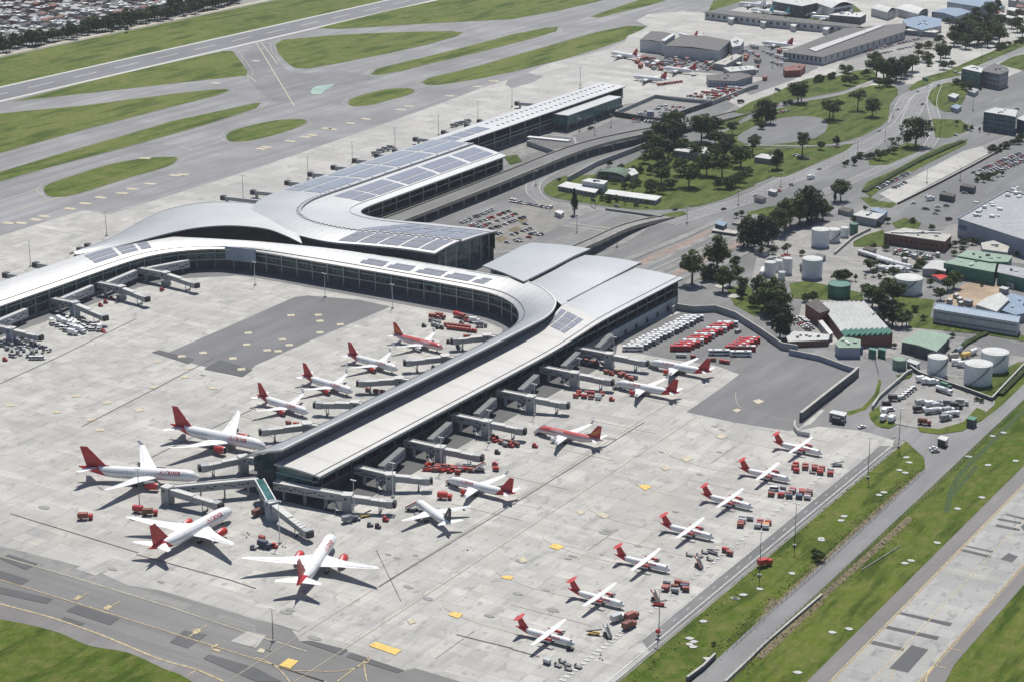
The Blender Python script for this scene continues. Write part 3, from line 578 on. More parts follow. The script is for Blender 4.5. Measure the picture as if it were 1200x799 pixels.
for r in range(7):
    a, b = G(536+r*7, 264+r*3.6), G(606+r*7, 246+r*3.0)
    for p, d in along([a, b], 2.6): e = Vector((-d.y, d.x, 0)); strip(mb, [p-e*2.4, p+e*2.4], .14, Z3+.05)
tag(mb.build('parking_bay_lines', M['line_faint']), kind='structure')
sheets('planting_beds', [[(578,281),(588,277),(596,280),(586,285)],[(595,270),(606,266),(612,269),(601,274)],[(606,259),(614,257),(619,259),(611,263)]], Z3+.06, M['dirt_dark'])
sheets('highway_median_strips', [[(700,330),(742,309),(800,284),(838,267),(846,268),(806,288),(750,312),(708,332)],[(770,330),(800,314),(850,290),(880,275),(888,276),(856,294),(806,318),(778,332)]], Z3+.055, M['brick_pave'])
sheets('road_shoulders', [[(690,322),(740,300),(800,276),(845,256),(850,258),(803,280),(744,304),(696,325)],[(800,332),(838,312),(880,290),(905,276),(909,279),(884,294),(842,316),(806,334)]], Z3+.055, M['plaza'])
sheet('car_deck_forecourt', [(640,170),(700,150),(715,142),(765,146),(762,160),(740,165),(700,174),(660,182)], Z2+.07, M['asphalt'])
sheet('forecourt_slab', [(660,176),(668,166),(700,168),(716,172),(690,180)], Z3+.03, M['yard'])
sheet('staff_car_park', [(1052,240),(1030,228),(1080,203),(1128,178),(1150,172),(1160,180),(1100,212),(1060,234)], Z3+.01, M['apron_far'])
sheet('truck_park', [(1052,250),(1100,218),(1180,180),(1260,140),(1300,190),(1200,225),(1130,262),(1075,268)], Z2-.03, M['asphalt'])
sheet('cargo_car_park', [(975,92),(985,74),(1060,52),(1108,44),(1112,54),(1040,72)], .29, M['yard'])
sheet('tank_farm_yard', [(890,290),(960,262),(1010,256),(1036,272),(1036,296),(1100,300),(1100,318),(1040,350),(1000,345),(930,330),(880,330)], Z2-.02, M['yard'])
sheet('workshop_yard', [(940,352),(972,352),(1070,360),(1110,392),(1070,420),(1000,418),(945,400),(935,380)], Z2-.01, M['yard'])
sheet('roundabout_pavement', [(790,352),(812,330),(850,335),(880,360),(930,392),(945,402),(930,408),(880,388),(850,370),(800,366)], Z2+.02, M['asphalt_pale'])
for x, y in ((845, 336.5), (859, 348)):
    a = G(x, y); mb = MB(); mb.prism([(a.x+4.2*cos(i*pi/8), a.y+4.2*sin(i*pi/8)) for i in range(16)], .15, .55); tag(mb.build('planting_ring', M['concrete']), kind='structure')
sheet('warehouse_yard', [(1115,262),(1180,225),(1240,200),(1320,260),(1300,320),(1200,310),(1130,300),(1090,282)], Z2-.04, M['plaza'])
sheet('tank_compound', [(1078,440),(1090,425),(1120,395),(1200,402),(1300,380),(1260,410),(1196,425),(1160,458),(1130,455)], Z2+.02, M['gravel'])
sheet('sports_court', [(1128,398),(1140,394),(1205,404),(1240,402),(1200,418),(1160,412)], Z3, M['asphalt'])
sheet('industrial_ground', [(1250,20),(1500,-60),(1700,300),(1300,420),(1260,410),(1400,300)], .04, M['gravel'])
sheet('residential_ground', [(-1560,900),(-1500,900),(-1500,6000),(-3500,6000),(-3500,900)], .04, M['plaza'], px=False)
sheet('boundary_track', [(-1512,900),(-1506,900),(-1506,6000),(-1512,6000)], .16, M['line_faint'], px=False)
# ================================================================ terminal buildings
def cr(pts, k=4):
    "open Catmull-Rom on xyz rows"
    return [tuple(p) for p in opencurve([Vector(p) for p in pts], k)]
class Loft:
    def __init__(s, rows, m=6, crown=0.0):
        s.r = rows; s.m = m; s.c = crown; s.n = len(rows[0])
    def at(s, u, v, dz=0.0):
        "u along 0..1, v across 0..1"
        x = u*(s.n-1); i = min(int(x), s.n-2); t = x-i
        k = v*(len(s.r)-1); j = min(int(k), len(s.r)-2); q = k-j
        P = [Vector(s.r[a][b]) for a, b in ((j, i), (j, i+1), (j+1, i), (j+1, i+1))]
        p = (P[0]*(1-t)+P[1]*t)*(1-q)+(P[2]*(1-t)+P[3]*t)*q
        p.z += s.c*sin(pi*v)+dz; return p
    def roof(s, mb, thick=.9):
        top = [[s.at(i/(s.n-1), j/s.m) for i in range(s.n)] for j in range(s.m+1)]
        bot = [[p-Vector((0, 0, thick)) for p in r] for r in top]
        a, b, c = Vector(top[0][0]), Vector(top[0][1]), Vector(top[1][0])
        fl = (b-a).cross(c-a).z < 0
        mb.smooth = True; mb.grid(top, flip=fl); mb.smooth = False; mb.grid(bot, flip=not fl)
        mb.grid([top[0], bot[0]], flip=not fl); mb.grid([top[-1], bot[-1]], flip=fl)
        l = [[r[0] for r in top], [r[0] for r in bot]]; r_ = [[r[-1] for r in top], [r[-1] for r in bot]]
        mb.grid(l, flip=fl); mb.grid(r_, flip=not fl); return mb
    def patch(s, mb, u0, u1, v0, v1, dz=.12, nu=None, nv=3, h=.1):
        nu = nu or max(2, int((u1-u0)*s.n*1.5)+1)
        top = [[s.at(u0+(u1-u0)*i/nu, v0+(v1-v0)*j/nv, dz+h) for i in range(nu+1)] for j in range(nv+1)]
        a, b, c = top[0][0], top[0][1], top[1][0]; fl = (b-a).cross(c-a).z < 0
        mb.grid(top, flip=fl)
        lo = [[p-Vector((0, 0, h+.05)) for p in r] for r in top]
        mb.grid([top[0], lo[0]], flip=not fl); mb.grid([top[-1], lo[-1]], flip=fl)
        mb.grid([[r[0] for r in top], [r[0] for r in lo]], flip=fl); mb.grid([[r[-1] for r in top], [r[-1] for r in lo]], flip=not fl)
    def ridge(s, mb, v, u0=0, u1=1, wd=.9, h=.5, n=60):
        ps = [s.at(u0+(u1-u0)*i/n, v) for i in range(n+1)]
        for p, q in zip(ps, ps[1:]): mb.beam(p, q, wd, h)
def offset(path, d):
    ps = [Vector(p) for p in path]; o = []
    for i, p in enumerate(ps):
        q = (ps[min(i+1, len(ps)-1)]-ps[max(i-1, 0)]); q.z = 0; q.normalize(); o.append(p+Vector((-q.y, q.x, 0))*d)
    return o
def facade(parent, path, inset, zt, z0=0.0, glass0=6.5, colstep=12.0, lower='wall_dark', tdrop=.9, band=None, gm='glass', mull=3.0, cols=True, dark=False):
    st = M['steel_mid'] if dark else M['steel']
    "curtain wall under a roof edge; inset = side offset to the left of the path; zt = function(point)->roof underside"
    p = offset(path, inset); top = [Vector((a.x, a.y, a.z-tdrop)) for a in p]
    mb = MB(); mb.grid([[Vector((a.x, a.y, glass0)) for a in p], top]); mb.grid([[Vector((a.x, a.y, glass0)) for a in p], top], flip=True); mb.build('glass_wall', M[gm], parent)
    low = offset(path, inset*1.0+(1.5 if inset > 0 else -1.5))
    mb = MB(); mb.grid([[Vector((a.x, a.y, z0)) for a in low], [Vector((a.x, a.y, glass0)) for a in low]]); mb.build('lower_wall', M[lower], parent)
    out = offset(path, inset-(.35 if inset > 0 else -.35))
    mb = MB()
    for a, b in zip(out, out[1:]): mb.beam(Vector((a.x, a.y, glass0-.5)), Vector((b.x, b.y, glass0-.5)), 1.6, .7)
    mb.build('floor_edge', st, parent)
    mb = MB(); zb = band if band else glass0+(path[0][2]-glass0)*.45
    for a, b in zip(out, out[1:]): mb.beam(Vector((a.x, a.y, zb)), Vector((b.x, b.y, zb)), .5, .55)
    mb.build('pale_band', M['teal_trim'], parent)
    mb = MB()
    for a, d in along(out, mull): mb.box(a.x, a.y, glass0, .18, .3, path[0][2]-glass0-tdrop-.1, math.atan2(d.y, d.x))
    mb.build('glazing_bars', M['steel_mid'], parent)
    if cols:
        o2 = offset(path, inset-(.9 if inset > 0 else -.9))
        for a, d in along(o2, colstep, colstep/2):
            MB().box(a.x, a.y, z0, .7, .7, a.z-z0-tdrop-.05).build('column', st, parent)

# ---- curved concourse that wraps the inner apron and becomes the pier's upper roof
CI = [(-848,560,14),(-848,700,14),(-848,850,14),(-848.5,920,14),(-846.5,948,14),(-839,968,14),(-824,985,14),(-806,993.5,14),(-787,996,14),(-740,996.5,14),(-696,997,14),(-650,997,14),(-618,994.5,14),(-598,985,14),(-584,971,14),(-575,956,14),(-571,940,14),(-570,915,14),(-570,860,14),(-570,790,14),(-570,735,14),(-575.5,702,14)]
CO = [(-877,560,17),(-877,700,17),(-877,850,17),(-877,935,17),(-873,965,17),(-861,984,17),(-842,993,17),(-820,1001,17),(-797,1008,17),(-744,1018,17),(-694,1018,17),(-645,1018.5,17.2),(-610,1016.5,17.8),(-594.5,1010,18.5),(-581.5,1000,19.3),(-566.5,984,20.3),(-558.5,970,21),(-552.5,952,21.6),(-551,930,21.8),(-551,830,21.8),(-551.5,760,21.8),(-552,705,21.8)]
CI = cr(CI, 4); CO = cr(CO, 4)
conc = thing('concourse_building', (0, 0, 0), 0, 'long curved glass concourse with white metal roof around the inner apron', 'terminal building')
LC = Loft([CI, CO], 8, .9); mb = LC.roof(MB(), .9); mb.build('roof', M['roof_white'], conc)
# the same ribbon's inner gutter and outer rim
mb = MB(); LC.ridge(mb, .16, 0, 1, .5, .22, 170); mb.build('roof_gutter', M['steel_dark'], conc)
mb = MB(); LC.ridge(mb, .985, .52, 1, .7, .35, 90); mb.build('roof_rim', M['white_trim'], conc)
for (u0, u1) in ((.135, .158), (.163, .19), (.195, .21)):
    mb = MB()
    for k in range(3): LC.patch(mb, u0, u1, .34+k*.19, .34+k*.19+.15, nu=4, nv=1)
    mb.build('solar_array', M['solar'], conc)
for (u0, u1) in ((.452, .470), (.473, .490), (.494, .512), (.515, .536), (.540, .552)):
    mb = MB(); LC.patch(mb, u0, u1, .30, .50, nu=3, nv=1); LC.patch(mb, u0+.002, u1-.001, .54, .66, nu=3, nv=1); mb.build('solar_array', M['solar'], conc)
facade(conc, CI[:int(len(CI)*.985)], 3.0, None, band=10.2)
# the pier side of the upper roof: clerestory above the lower pier roof
mb = MB(); pts = [p for p in CO if p[1] < 985 and p[0] > -600]
ci = [Vector((p[0]-4.6, p[1], p[2]-.6)) for p in pts]
mb.grid([[Vector((a.x, a.y, 6)) for a in ci], [Vector((a.x, a.y, a.z-.8)) for a in ci]]); mb.build('clerestory_wall', M['clerestory'], conc)
mb = MB(); mb.add([(-571,708,6.5),(-556.5,711,6.5),(-556.5,711,19.4),(-571,708,13.8)], [(0,1,2,3),(3,2,1,0)]); mb.build('end_glass', M['glass_green'], conc)
mb = MB(); mb.prism([(-571,710),(-557,712),(-557,714),(-571,712)], 0, 6.5); mb.build('end_wall', M['wall_dark'], conc)
mb = MB()
for a, b in zip(CO[8:46], CO[9:47]):
    a = Vector(a); b = Vector(b); mb.quad((a.x, a.y-1.5, 0), (a.x, a.y-1.5, 16), (b.x, b.y-1.5, 16), (b.x, b.y-1.5, 0))
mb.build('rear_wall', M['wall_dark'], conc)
MB().box(-805, 993.2, 6.4, 22, .8, 9, .17).build('blank_screen_panel', M['grey_blue'], conc)

# ---- pier lower roof running back into the wide hall roofs
pier = thing('pier_building', (0, 0, 0), 0, 'straight pier with low cream roof and one patch of solar panels', 'terminal building')
PL = cr([(-556,704,14.6),(-556,780,14.6),(-556,860,14.6),(-556,910,14.8),(-556,940,15.4),(-558,965,16.6),(-563,988,17.6),(-563,1010,18.2),(-563,1040,18.4),(-563,1074,18.2)], 4)
PR = cr([(-529,703,14.0),(-529,780,14.0),(-529,860,14.0),(-529,905,14.1),(-529,928,14.7),(-529,950,15.9),(-529,970,16.9),(-529,1000,17.2),(-529,1040,17.0),(-529,1074,16.8)], 4)
LP = Loft([PR, PL], 8, .5); kc = 24
Loft([PR[:kc+1], PL[:kc+1]], 8, .5).roof(MB(), .9).build('roof', M['roof_pier'], pier); Loft([PR[kc:], PL[kc:]], 8, .5).roof(MB(), .9).build('hall_sheen_section', M['roof_node'], pier)  # one roof, two materials: its silver-to-cream change of sheen put into colour
mb = MB(); LP.ridge(mb, .10, 0, 1, .45, .2, 60); mb.build('roof_gutter', M['steel_dark'], pier)
for u0 in (.50, .543, .586):
    mb = MB()
    for v in (.30, .47, .62, .80): LP.patch(mb, u0, u0+.038, v, v+.135, nu=2, nv=1)
    mb.build('solar_array', M['solar'], pier)
facade(pier, [p for p in PR], 4.5, None, band=9.8, mull=3.0, dark=True)
mb = MB(); mb.add([(-556,705.5,6.5),(-531.5,705.5,6.5),(-531.5,705.5,13.2),(-556,705.5,13.8)], [(0,1,2,3)]); mb.build('end_glass', M['glass'], pier)
mb = MB(); mb.beam((-556,705.2,9.6),(-531.5,705.2,9.6),.4,.6); mb.beam((-556,705.2,6.2),(-531.5,705.2,6.2),.8,.5); mb.build('end_band', M['teal_trim'], pier)
mb = MB(); mb.add([(-556,707,0),(-533,707,0),(-533,707,6.5),(-556,707,6.5)], [(0,1,2,3)]); mb.build('end_wall', M['wall_dark'], pier)
mb = MB(); mb.add([(-563,1071,0),(-563,1071,17),(-531,1071,16),(-531,1071,0)], [(0,1,2,3)]); mb.build('rear_wall', M['glass'], pier)
MB().box(-530.8, 1010, 0, 1.0, 116, 6.3).build('panel_base_wall', M['wall_pale'], pier)
for i in range(8):
    MB().box(-530.1, 962+i*13.5, .1, .25, 2.2, 3.0).build('service_door', M['steel_dark'], pier)
# ---- hall roofs
hall = thing('check_in_hall', (0, 0, 0), 0, 'wide silver-roofed hall with two stepped seams behind the curve of the concourse', 'terminal building')
def hallroof(x0, x1, ys0, ys1, yb, z0, z1, wave):
    A = cr([(x0, ys0, z0-.6), (x0, ys0+(yb-ys0)*.4, z0), (x0, ys0+(yb-ys0)*.75, z0+wave), (x0, yb, z0+wave*.6)], 4)
    B = cr([(x1, ys1, z1-.6), (x1, ys1+(yb-ys1)*.4, z1), (x1, ys1+(yb-ys1)*.75, z1+wave), (x1, yb, z1+wave*.6)], 4)
    l = Loft([B, A], 6, .7); l.roof(MB(), .8).build('roof_section', M['roof_node'], hall); return l
hallroof(-647, -603.5, 1033, 1010, 1092, 17.6, 19.8, .8)
hallroof(-603.5, -562.5, 1017, 984, 1084, 17.6, 18.4, .9)
mb = MB(); mb.beam((-603.8, 1018, 18.3), (-603.8, 1090, 19.9), 1.0, .55); mb.beam((-562.9, 992, 18.0), (-562.9, 1082, 19.2), .9, .5); mb.build('roof_seam', M['steel'], hall)
mb = MB(); mb.prism([(-643,1036),(-604,1016),(-563,1000),(-563,1070),(-604,1084),(-643,1088)], 0, 16.8); mb.build('hall_wall', M['glass'], hall)
mb = MB(); mb.beam((-640,1036,14.6),(-606,1016,14.6),1.2,1.5); mb.build('front_band', M['wall_grey'], hall)
# low link building between concourse and main terminal
link = thing('link_building', (0, 0, 0), 0, 'low flat grey link building between the concourse roof and the main terminal', 'terminal building')
MB().prism([(-735,1020.5),(-645,1020.5),(-645,1034),(-735,1034)], 0, 12.5).build('wall', M['wall_grey'], link)
mb = MB()
for i in range(5): mb.box(-728+i*17, 1027, 12.5, 14, 9, .5)
mb.build('roof_panel', M['concrete'], link)

# ---- swoosh roof west of the concourse
sw = thing('swoosh_roof_building', (0, 0, 0), 0, 'smooth bulging white roof swelling up between the concourse and the main terminal', 'terminal building')
SF = cr([(-882,925,16.2),(-868,958,17.6),(-858,985,19.6),(-847,1003,21.0),(-831,1017,21.4),(-809,1024,20.8),(-790,1021,19.4),(-772,1015,17.9)], 5)
SB = cr([(-888,925,15.6),(-899,972,12.6),(-912,1015,12),(-919,1048,12.2),(-914,1073,12.8),(-896,1088,13.8),(-862,1088,15.5),(-800,1044,17.2)], 5)
LS = Loft([SF, SB], 12, 1.5); LS.roof(MB(), .8).build('roof', M['roof_white'], sw)
mb = MB(); LS.ridge(mb, .97, 0, .86, .6, .3, 40); mb.build('roof_gutter', M['steel'], sw)
mb = MB(); f2 = offset(SF, 2.5); mb.grid([[Vector((a.x, a.y, 10)) for a in f2], [Vector((a.x, a.y, a.z-.8)) for a in f2]]); mb.build('clerestory_glass', M['glass_dark'], sw)
mb = MB(); b2 = offset(SB, -3); mb.grid([[Vector((a.x, a.y, 0)) for a in b2], [Vector((a.x, a.y, a.z-.8)) for a in b2]]); mb.build('rear_wall', M['wall_dark'], sw)

# ---- main terminal: U-shaped roof in two bands with solar arrays
main = thing('main_terminal', (0, 0, 0), 0, 'main terminal with U-shaped double-band roof covered in solar panels', 'terminal building')
RO = [(-872,1318),(-872,1240),(-872,1150),(-871,1120),(-867,1095),(-858,1074),(-841,1052),(-816,1037),(-790,1029),(-760,1027),(-735,1033),(-710,1038),(-686,1039)]
RM = [(-827,1309),(-827,1230),(-827,1150),(-827.5,1115),(-825,1094),(-818,1076),(-806,1062),(-790,1053),(-772,1050),(-754,1050),(-730,1055),(-706,1060),(-682,1064)]
RI = [(-791,1298),(-791,1220),(-791,1150),(-791,1118),(-788.5,1104),(-781,1096),(-768,1093),(-755,1094),(-740,1097),(-728,1100),(-712,1102),(-697,1105),(-681,1106)]
zo = [18]*13; zo[7] = 18.4; zo[8] = 18.6
RO = cr([(*p, z) for p, z in zip(RO, zo)], 4); RM1 = cr([(*p, 21.6) for p in RM], 4); RM2 = cr([(p[0]+.2, p[1]+.2, 20.7) for p in RM], 4); RI = cr([(*p, 18.2) for p in RI], 4)
LO = Loft([RO, RM1], 6, .5); LI = Loft([RM2, RI], 6, .5)
LO.roof(MB(), 1.1).build('outer_roof', M['roof_grey'], main); LI.roof(MB(), 1.1).build('inner_roof', M['roof_grey'], main)
mb = MB(); LO.ridge(mb, .985, 0, 1, 1.3, .5, 90); mb.build('roof_gutter', M['steel'], main)
mb = MB(); LI.ridge(mb, .80, 0, 1, .5, .35, 90); mb.build('roof_inner_rib', M['steel'], main)
mb = MB()
for i in range(60):
    p = LO.at(.005+i/60*.98, .93); mb.box(p.x, p.y, p.z, 1.2, 1.2, .6)
mb.build('roof_vents', M['white_trim'], main)
def arrays(l, us, vs):
    for u0, u1 in us:
        for v0, v1 in vs:
            mb = MB(); l.patch(mb, u0, u1, v0, v1, nv=3); mb.build('solar_array', M['solar'], main)
arrays(LO, [(.004,.05),(.055,.10),(.105,.14),(.145,.20),(.205,.238)], [(.08,.42),(.50,.86)])
arrays(LO, [(.765,.805),(.81,.85),(.855,.90),(.905,.945),(.95,.985)], [(.12,.48),(.52,.86)])
arrays(LI, [(.01,.045),(.05,.085),(.09,.13),(.135,.18),(.185,.238)], [(.14,.46),(.50,.74)])
arrays(LI, [(.73,.775),(.78,.83),(.835,.88),(.885,.93),(.935,.98)], [(.14,.46),(.50,.74)])
facade(main, [p for p in RI], -3.5, None, glass0=7.3, band=12.0, gm='glass_dark', lower='wall_dark', colstep=17)
mb = MB()
ow = offset(RO, -4) if False else offset(RO, 4)
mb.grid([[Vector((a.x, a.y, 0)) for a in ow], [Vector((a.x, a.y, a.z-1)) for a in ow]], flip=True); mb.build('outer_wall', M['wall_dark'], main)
mb = MB(); mb.add([(-868,1314,0),(-795,1294,0),(-795,1294,17),(-828,1305,20),(-868,1314,17)], [(0,1,2,3,4)]); mb.build('gable_glass', M['glass'], main); mb = MB(); mb.add([(-690,1043,0),(-687,1102,0),(-687,1102,17.2),(-688,1062,19.6),(-690,1043,17)], [(0,1,2,3,4)]); mb.build('gable_glass', M['glass'], main)
for y in (1048, 1060, 1076, 1090, 1100): MB().box(-684, y, 0, .8, .8, 17).build('gable_column', M['steel'], main)

# ---- north wing with glazed annex
wing = thing('north_wing', (0, 0, 0), 0, 'long narrow northern wing with metal roof and green glass walls', 'terminal building')
LW = Loft([[(-849.5,y,16.6) for y in range(1318, 1600, 20)], [(-876,y,17.4) for y in range(1318, 1600, 20)]], 4, .3)
LW.roof(MB(), .9).build('roof', M['roof_grey'], wing)
for u0, u1 in ((.01,.07),(.08,.14),(.15,.22)):
    mb = MB(); LW.patch(mb, u0, u1, .25, .72, nv=2); mb.build('solar_array', M['solar'], wing)
for i in range(26):
    for v in (.3, .7): p = LW.at(.27+i*.028, v); MB().box(p.x, p.y, p.z, 2.4, 1.1, .5).build('skylight', M['steel'], wing)
facade(wing, [(-849.5,y,16.6) for y in range(1318, 1600, 20)], 2.5, None, glass0=6.8, gm='glass_green', lower='wall_dark', colstep=24, band=9)
mb = MB(); mb.add([(-873,1576,0),(-852,1576,0),(-852,1576,15.7),(-873,1576,16.4)], [(0,1,2,3),(3,2,1,0)]); mb.build('gable_glass', M['glass_blue'], wing)
mb = MB(); mb.add([(-873,1318,0),(-873,1318,16),(-873,1576,16),(-873,1576,0)], [(0,1,2,3)]); mb.build('rear_wall', M['wall_dark'], wing)
mb = MB(); mb.prism([(-852,1471),(-836,1471),(-836,1566),(-852,1566)], 13.2, 13.9); mb.build('annex_roof', M['roof_grey'], wing)
mb = MB(); mb.prism([(-852,1472),(-837,1472),(-837,1565),(-852,1565)], 5.0, 13.2); mb.build('annex_glass', M['glass_green'], wing)
mb = MB(); mb.prism([(-852,1476),(-840,1476),(-840,1562),(-852,1562)], 0, 5.0); mb.build('annex_base', M['wall_dark'], wing)
for i in range(7): MB().box(-837.5, 1473.5+i*15, 0, .6, .6, 5).build('annex_column', M['steel'], wing)
# ---- service block with rooftop plant below the viaduct
blk = thing('service_block', (0, 0, 0), 0, 'low pale service block with rooftop plant between north wing and viaduct', 'service building')
q = GP([(617,165.5),(650,176.5),(676,170),(674,161),(640,158)], 4); MB().prism(q, 0, 4).build('wall', M['wall_grey'], blk); MB().prism(GP([(619,166),(650,175.5),(674,169.5),(672,162),(641,159)], 4), 4.01, 4.3).build('roof', M['grey_roof'], blk)
mb = MB()
for i in range(12): a = G(621+i*4, 162.5+i*.4, 4); mb.box(a.x, a.y, 4.3, 3, 5, 1.2)
mb.build('rooftop_plant', M['white_trim'], blk)

# ---- departures viaduct
via = thing('departures_viaduct', (0, 0, 0), 0, 'elevated departures road with beige parapets running past the main terminal', 'viaduct')
VC = cr([(-779,1105,7.2),(-779,1170,7.2),(-779.5,1240,7.2),(-781,1310,7.2),(-782.5,1380,7.2),(-778,1425,7.2),(-768,1470,6.6),(-757,1520,4.6),(-749,1575,1.6),(-744,1620,.1)], 5)
L_ = offset(VC, 8); R_ = offset(VC, -8)
mb = MB(); mb.grid([L_, R_], flip=True); lo = lambda r, d: [p-Vector((0, 0, d)) for p in r]
mb.grid([lo(L_, 1.3), lo(R_, 1.3)]); mb.build('deck', M['asphalt_pale'], via)
for s_, nm in ((R_, 'parapet'), (L_, 'parapet')):
    mb = MB()
    for a, b in zip(s_, s_[1:]): mb.beam(a-Vector((0, 0, 1.5)), b-Vector((0, 0, 1.5)), .5, 2.6)
    mb.build(nm, M['beige'], via)
mb = MB()
for a, d in along(offset(VC, -5.5), 1.0): pass
strip(mb, [Vector(p) for p in offset(VC, -5.6)][:30], .01, 0) if False else None
mid = offset(VC, -5.4); mb.grid([[p+Vector((0,0,.12)) for p in offset(VC, -7.6)], [p+Vector((0,0,.12)) for p in mid]]); mb.build('sidewalk', M['beige'], via)
for a, d in along(offset(VC[:32], -5), 17, 4): MB().tube((a.x, a.y, 0), (a.x, a.y, a.z-1.3), .75, n=10).build('pier_column', M['concrete'], via)
for a, d in along(offset(VC[:32], 5), 17, 4): MB().tube((a.x, a.y, 0), (a.x, a.y, a.z-1.3), .75, n=10).build('pier_column', M['concrete'], via)
# second ramp at the car park
rp = thing('car_park_ramp', (0, 0, 0), 0, 'descending road ramp with thick beige parapet beside the empty paved car park', 'ramp')
RC = cr([tuple(G(628,314,7.5)), tuple(G(668,295,7.2)), tuple(G(700,281,6.2)), tuple(G(730,267.5,4.5)), tuple(G(758,259.5,2.2)), tuple(G(785,254.5,.3))], 4)
a_ = offset(RC, 4.5); b_ = offset(RC, -4.5)
mb = MB(); mb.grid([a_, b_], flip=True); mb.grid([lo(a_, 1.1), lo(b_, 1.1)]); mb.build('deck', M['plaza'], rp)
for s_ in (a_, b_):
    mb = MB()
    for a, b in zip(s_, s_[1:]): mb.beam(a-Vector((0, 0, 1.6)), b-Vector((0, 0, 1.6)), .5, 2.6)
    mb.build('parapet', M['beige'], rp)
for a, d in along(RC[:14], 14, 5): MB().tube((a.x, a.y, 0), (a.x, a.y, a.z-1.1), .8, n=10).build('ramp_column', M['concrete'], rp)

# ================================================================ jet bridges
def jet_bridge(name, wall, tower, cab, label, ztop=8.4, stairs=True, panels=True, drop=1.2, group=None, back=None, cabw=3.0, boxcol='bridge'):
    "wall -> tower: fixed walkway; tower -> cab: telescopic tunnel"
    wall = Vector(wall); tower = Vector(tower); cab = Vector(cab)
    t = thing(name, (tower.x, tower.y, 0), 0, label, 'jet bridge', group or 'passenger boarding bridges round the pier')
    W = Vector((wall.x-tower.x, wall.y-tower.y, 0)); C = Vector((cab.x-tower.x, cab.y-tower.y, 0)); zf = ztop-3.4
    if W.length > 3:
        mb = MB(); mb.beam(W+Vector((0,0,zf)), Vector((0,0,zf)), 3.4, 3.2); mb.build('fixed_walkway', M['bridge'], t)
        mb = MB(); e = Vector((-W.y, W.x, 0)).normalized(); mb.beam(W+Vector((0,0,zf+3.2)), Vector((0,0,zf+3.2)), 3.7, .18)
        for s_ in (-1, 1): mb.beam(W+e*s_*1.6+Vector((0,0,zf+3.38)), e*s_*1.6+Vector((0,0,zf+3.38)), .3, .35)
        mb.build('walkway_roof', M['bridge_roof'], t)
        mb = MB(); d = -W.normalized(); L = W.length; random.seed(int(L*10))
        for k in range(int(L/2.1)):
            for s_ in (-1, 1):
                if random.random() < .75:
                    c = W+d*(1.2+k*2.1+random.uniform(-.4, .4))+e*s_*1.73; mb.box(c.x, c.y, zf+1.0+random.choice((0, .5, .9)), 1.5, .1, .5, math.atan2(d.y, d.x))
        mb.build('walkway_windows', M['glass_dark'], t)
        for k in range(max(1, int(L/11))):
            c = W+d*(5+k*11)
            MB().box(c.x, c.y, 0, .6, 2.2, zf, math.atan2(d.y, d.x)).build('walkway_support', M['wall_grey'], t)
    rz = math.atan2(C.y, C.x)
    MB().box(0, 0, 0, 4.4, 4.4, ztop+.3, rz).build('tower', M[boxcol], t)
    mb = MB(); mb.box(0, 0, ztop+.3, 4.8, 4.8, .2, rz); mb.build('tower_roof', M['bridge_roof'], t)
    u = Vector((cos(rz), sin(rz), 0)); v = Vector((-u.y, u.x, 0))
    for s_ in (-1, 1):
        c = v*s_*2.24; MB().box(c.x-u.x*.6, c.y-u.y*.6, ztop-2.0, 1.3, .08, 1.2, rz).build('tower_window', M['glass_dark'], t)
    if stairs:
        mb = MB(); s0 = -v*3.4 if v.y > 0 else v*3.4
        if isinstance(stairs, tuple): s0 = Vector((*stairs, 0))
        dirn = s0.normalized(); al = Vector((-dirn.y, dirn.x, 0)); zz = 0; k = 0
        while zz < zf-.5:
            z2 = min(zf, zz+2.4); a = s0+al*(2.3 if k % 2 else -2.3)+dirn*(.8 if k % 2 else 0); b = s0+al*(-2.3 if k % 2 else 2.3)+dirn*(.8 if k % 2 else 0)
            mb.beam(a+Vector((0,0,zz)), b+Vector((0,0,z2)), 1.0, .25); mb.beam(a+dirn*.5+Vector((0,0,zz+1)), b+dirn*.5+Vector((0,0,z2+1)), .12, .12)
            mb.box(b.x+dirn.x*.3, b.y+dirn.y*.3, z2, 1.6, 2.4, .2, math.atan2(dirn.y, dirn.x)); zz = z2; k += 1
        for sx_ in (-2.9, 2.9):
            for off in (-.7, 1.6): c = s0+al*sx_+dirn*off; mb.box(c.x, c.y, 0, .18, .18, zf+1.2)
        mb.build('stair', M['bridge'], t)
    d = C.normalized(); L = C.length; e = Vector((-d.y, d.x, 0)); zc = zf-drop
    m1 = d*L*.52; m2 = d*(L*.45)
    za = lambda f: zf+(zc-zf)*f
    mb = MB(); mb.beam(d*2+Vector((0,0,zf)), m1+Vector((0,0,za(.52))), 3.1, 2.9); mb.beam(m2+Vector((0,0,za(.45)-.15)), d*(L-3)+Vector((0,0,zc-.15)), 2.7, 2.6)
    for k in range(int(L/2.4)):
        f = (2.5+k*2.4)/L
        if f < .9: c = d*(f*L); mb.box(c.x, c.y, za(f)-.2, .15, 3.3 if f < .52 else 2.9, 3.2 if f < .52 else 2.85, math.atan2(d.y, d.x))
    mb.build('tunnel', M['bridge'], t)
    mb = MB(); mb.beam(d*2+Vector((0,0,zf+2.9)), m1+Vector((0,0,za(.52)+2.9)), 3.3, .14); mb.beam(m1+Vector((0,0,za(.52)+2.5)), d*(L-3)+Vector((0,0,zc+2.5)), 2.9, .14); mb.build('tunnel_roof', M['bridge_roof'], t)
    c = d*(L-1.4)
    cb = MB().box(c.x, c.y, zc-.3, 3.4, 3.9, 3.3, rz).build('cab', M['bridge'], t)
    mb = MB()
    c = d*(L+.6)
    for k in range(4): mb.box(c.x-d.x*k*.0+d.x*k*.32, c.y+d.y*k*.32, zc-.15, .22, 3.5-.1*k, 3.1-.1*k, rz)
    mb.build('bellows', M['black'], cb)
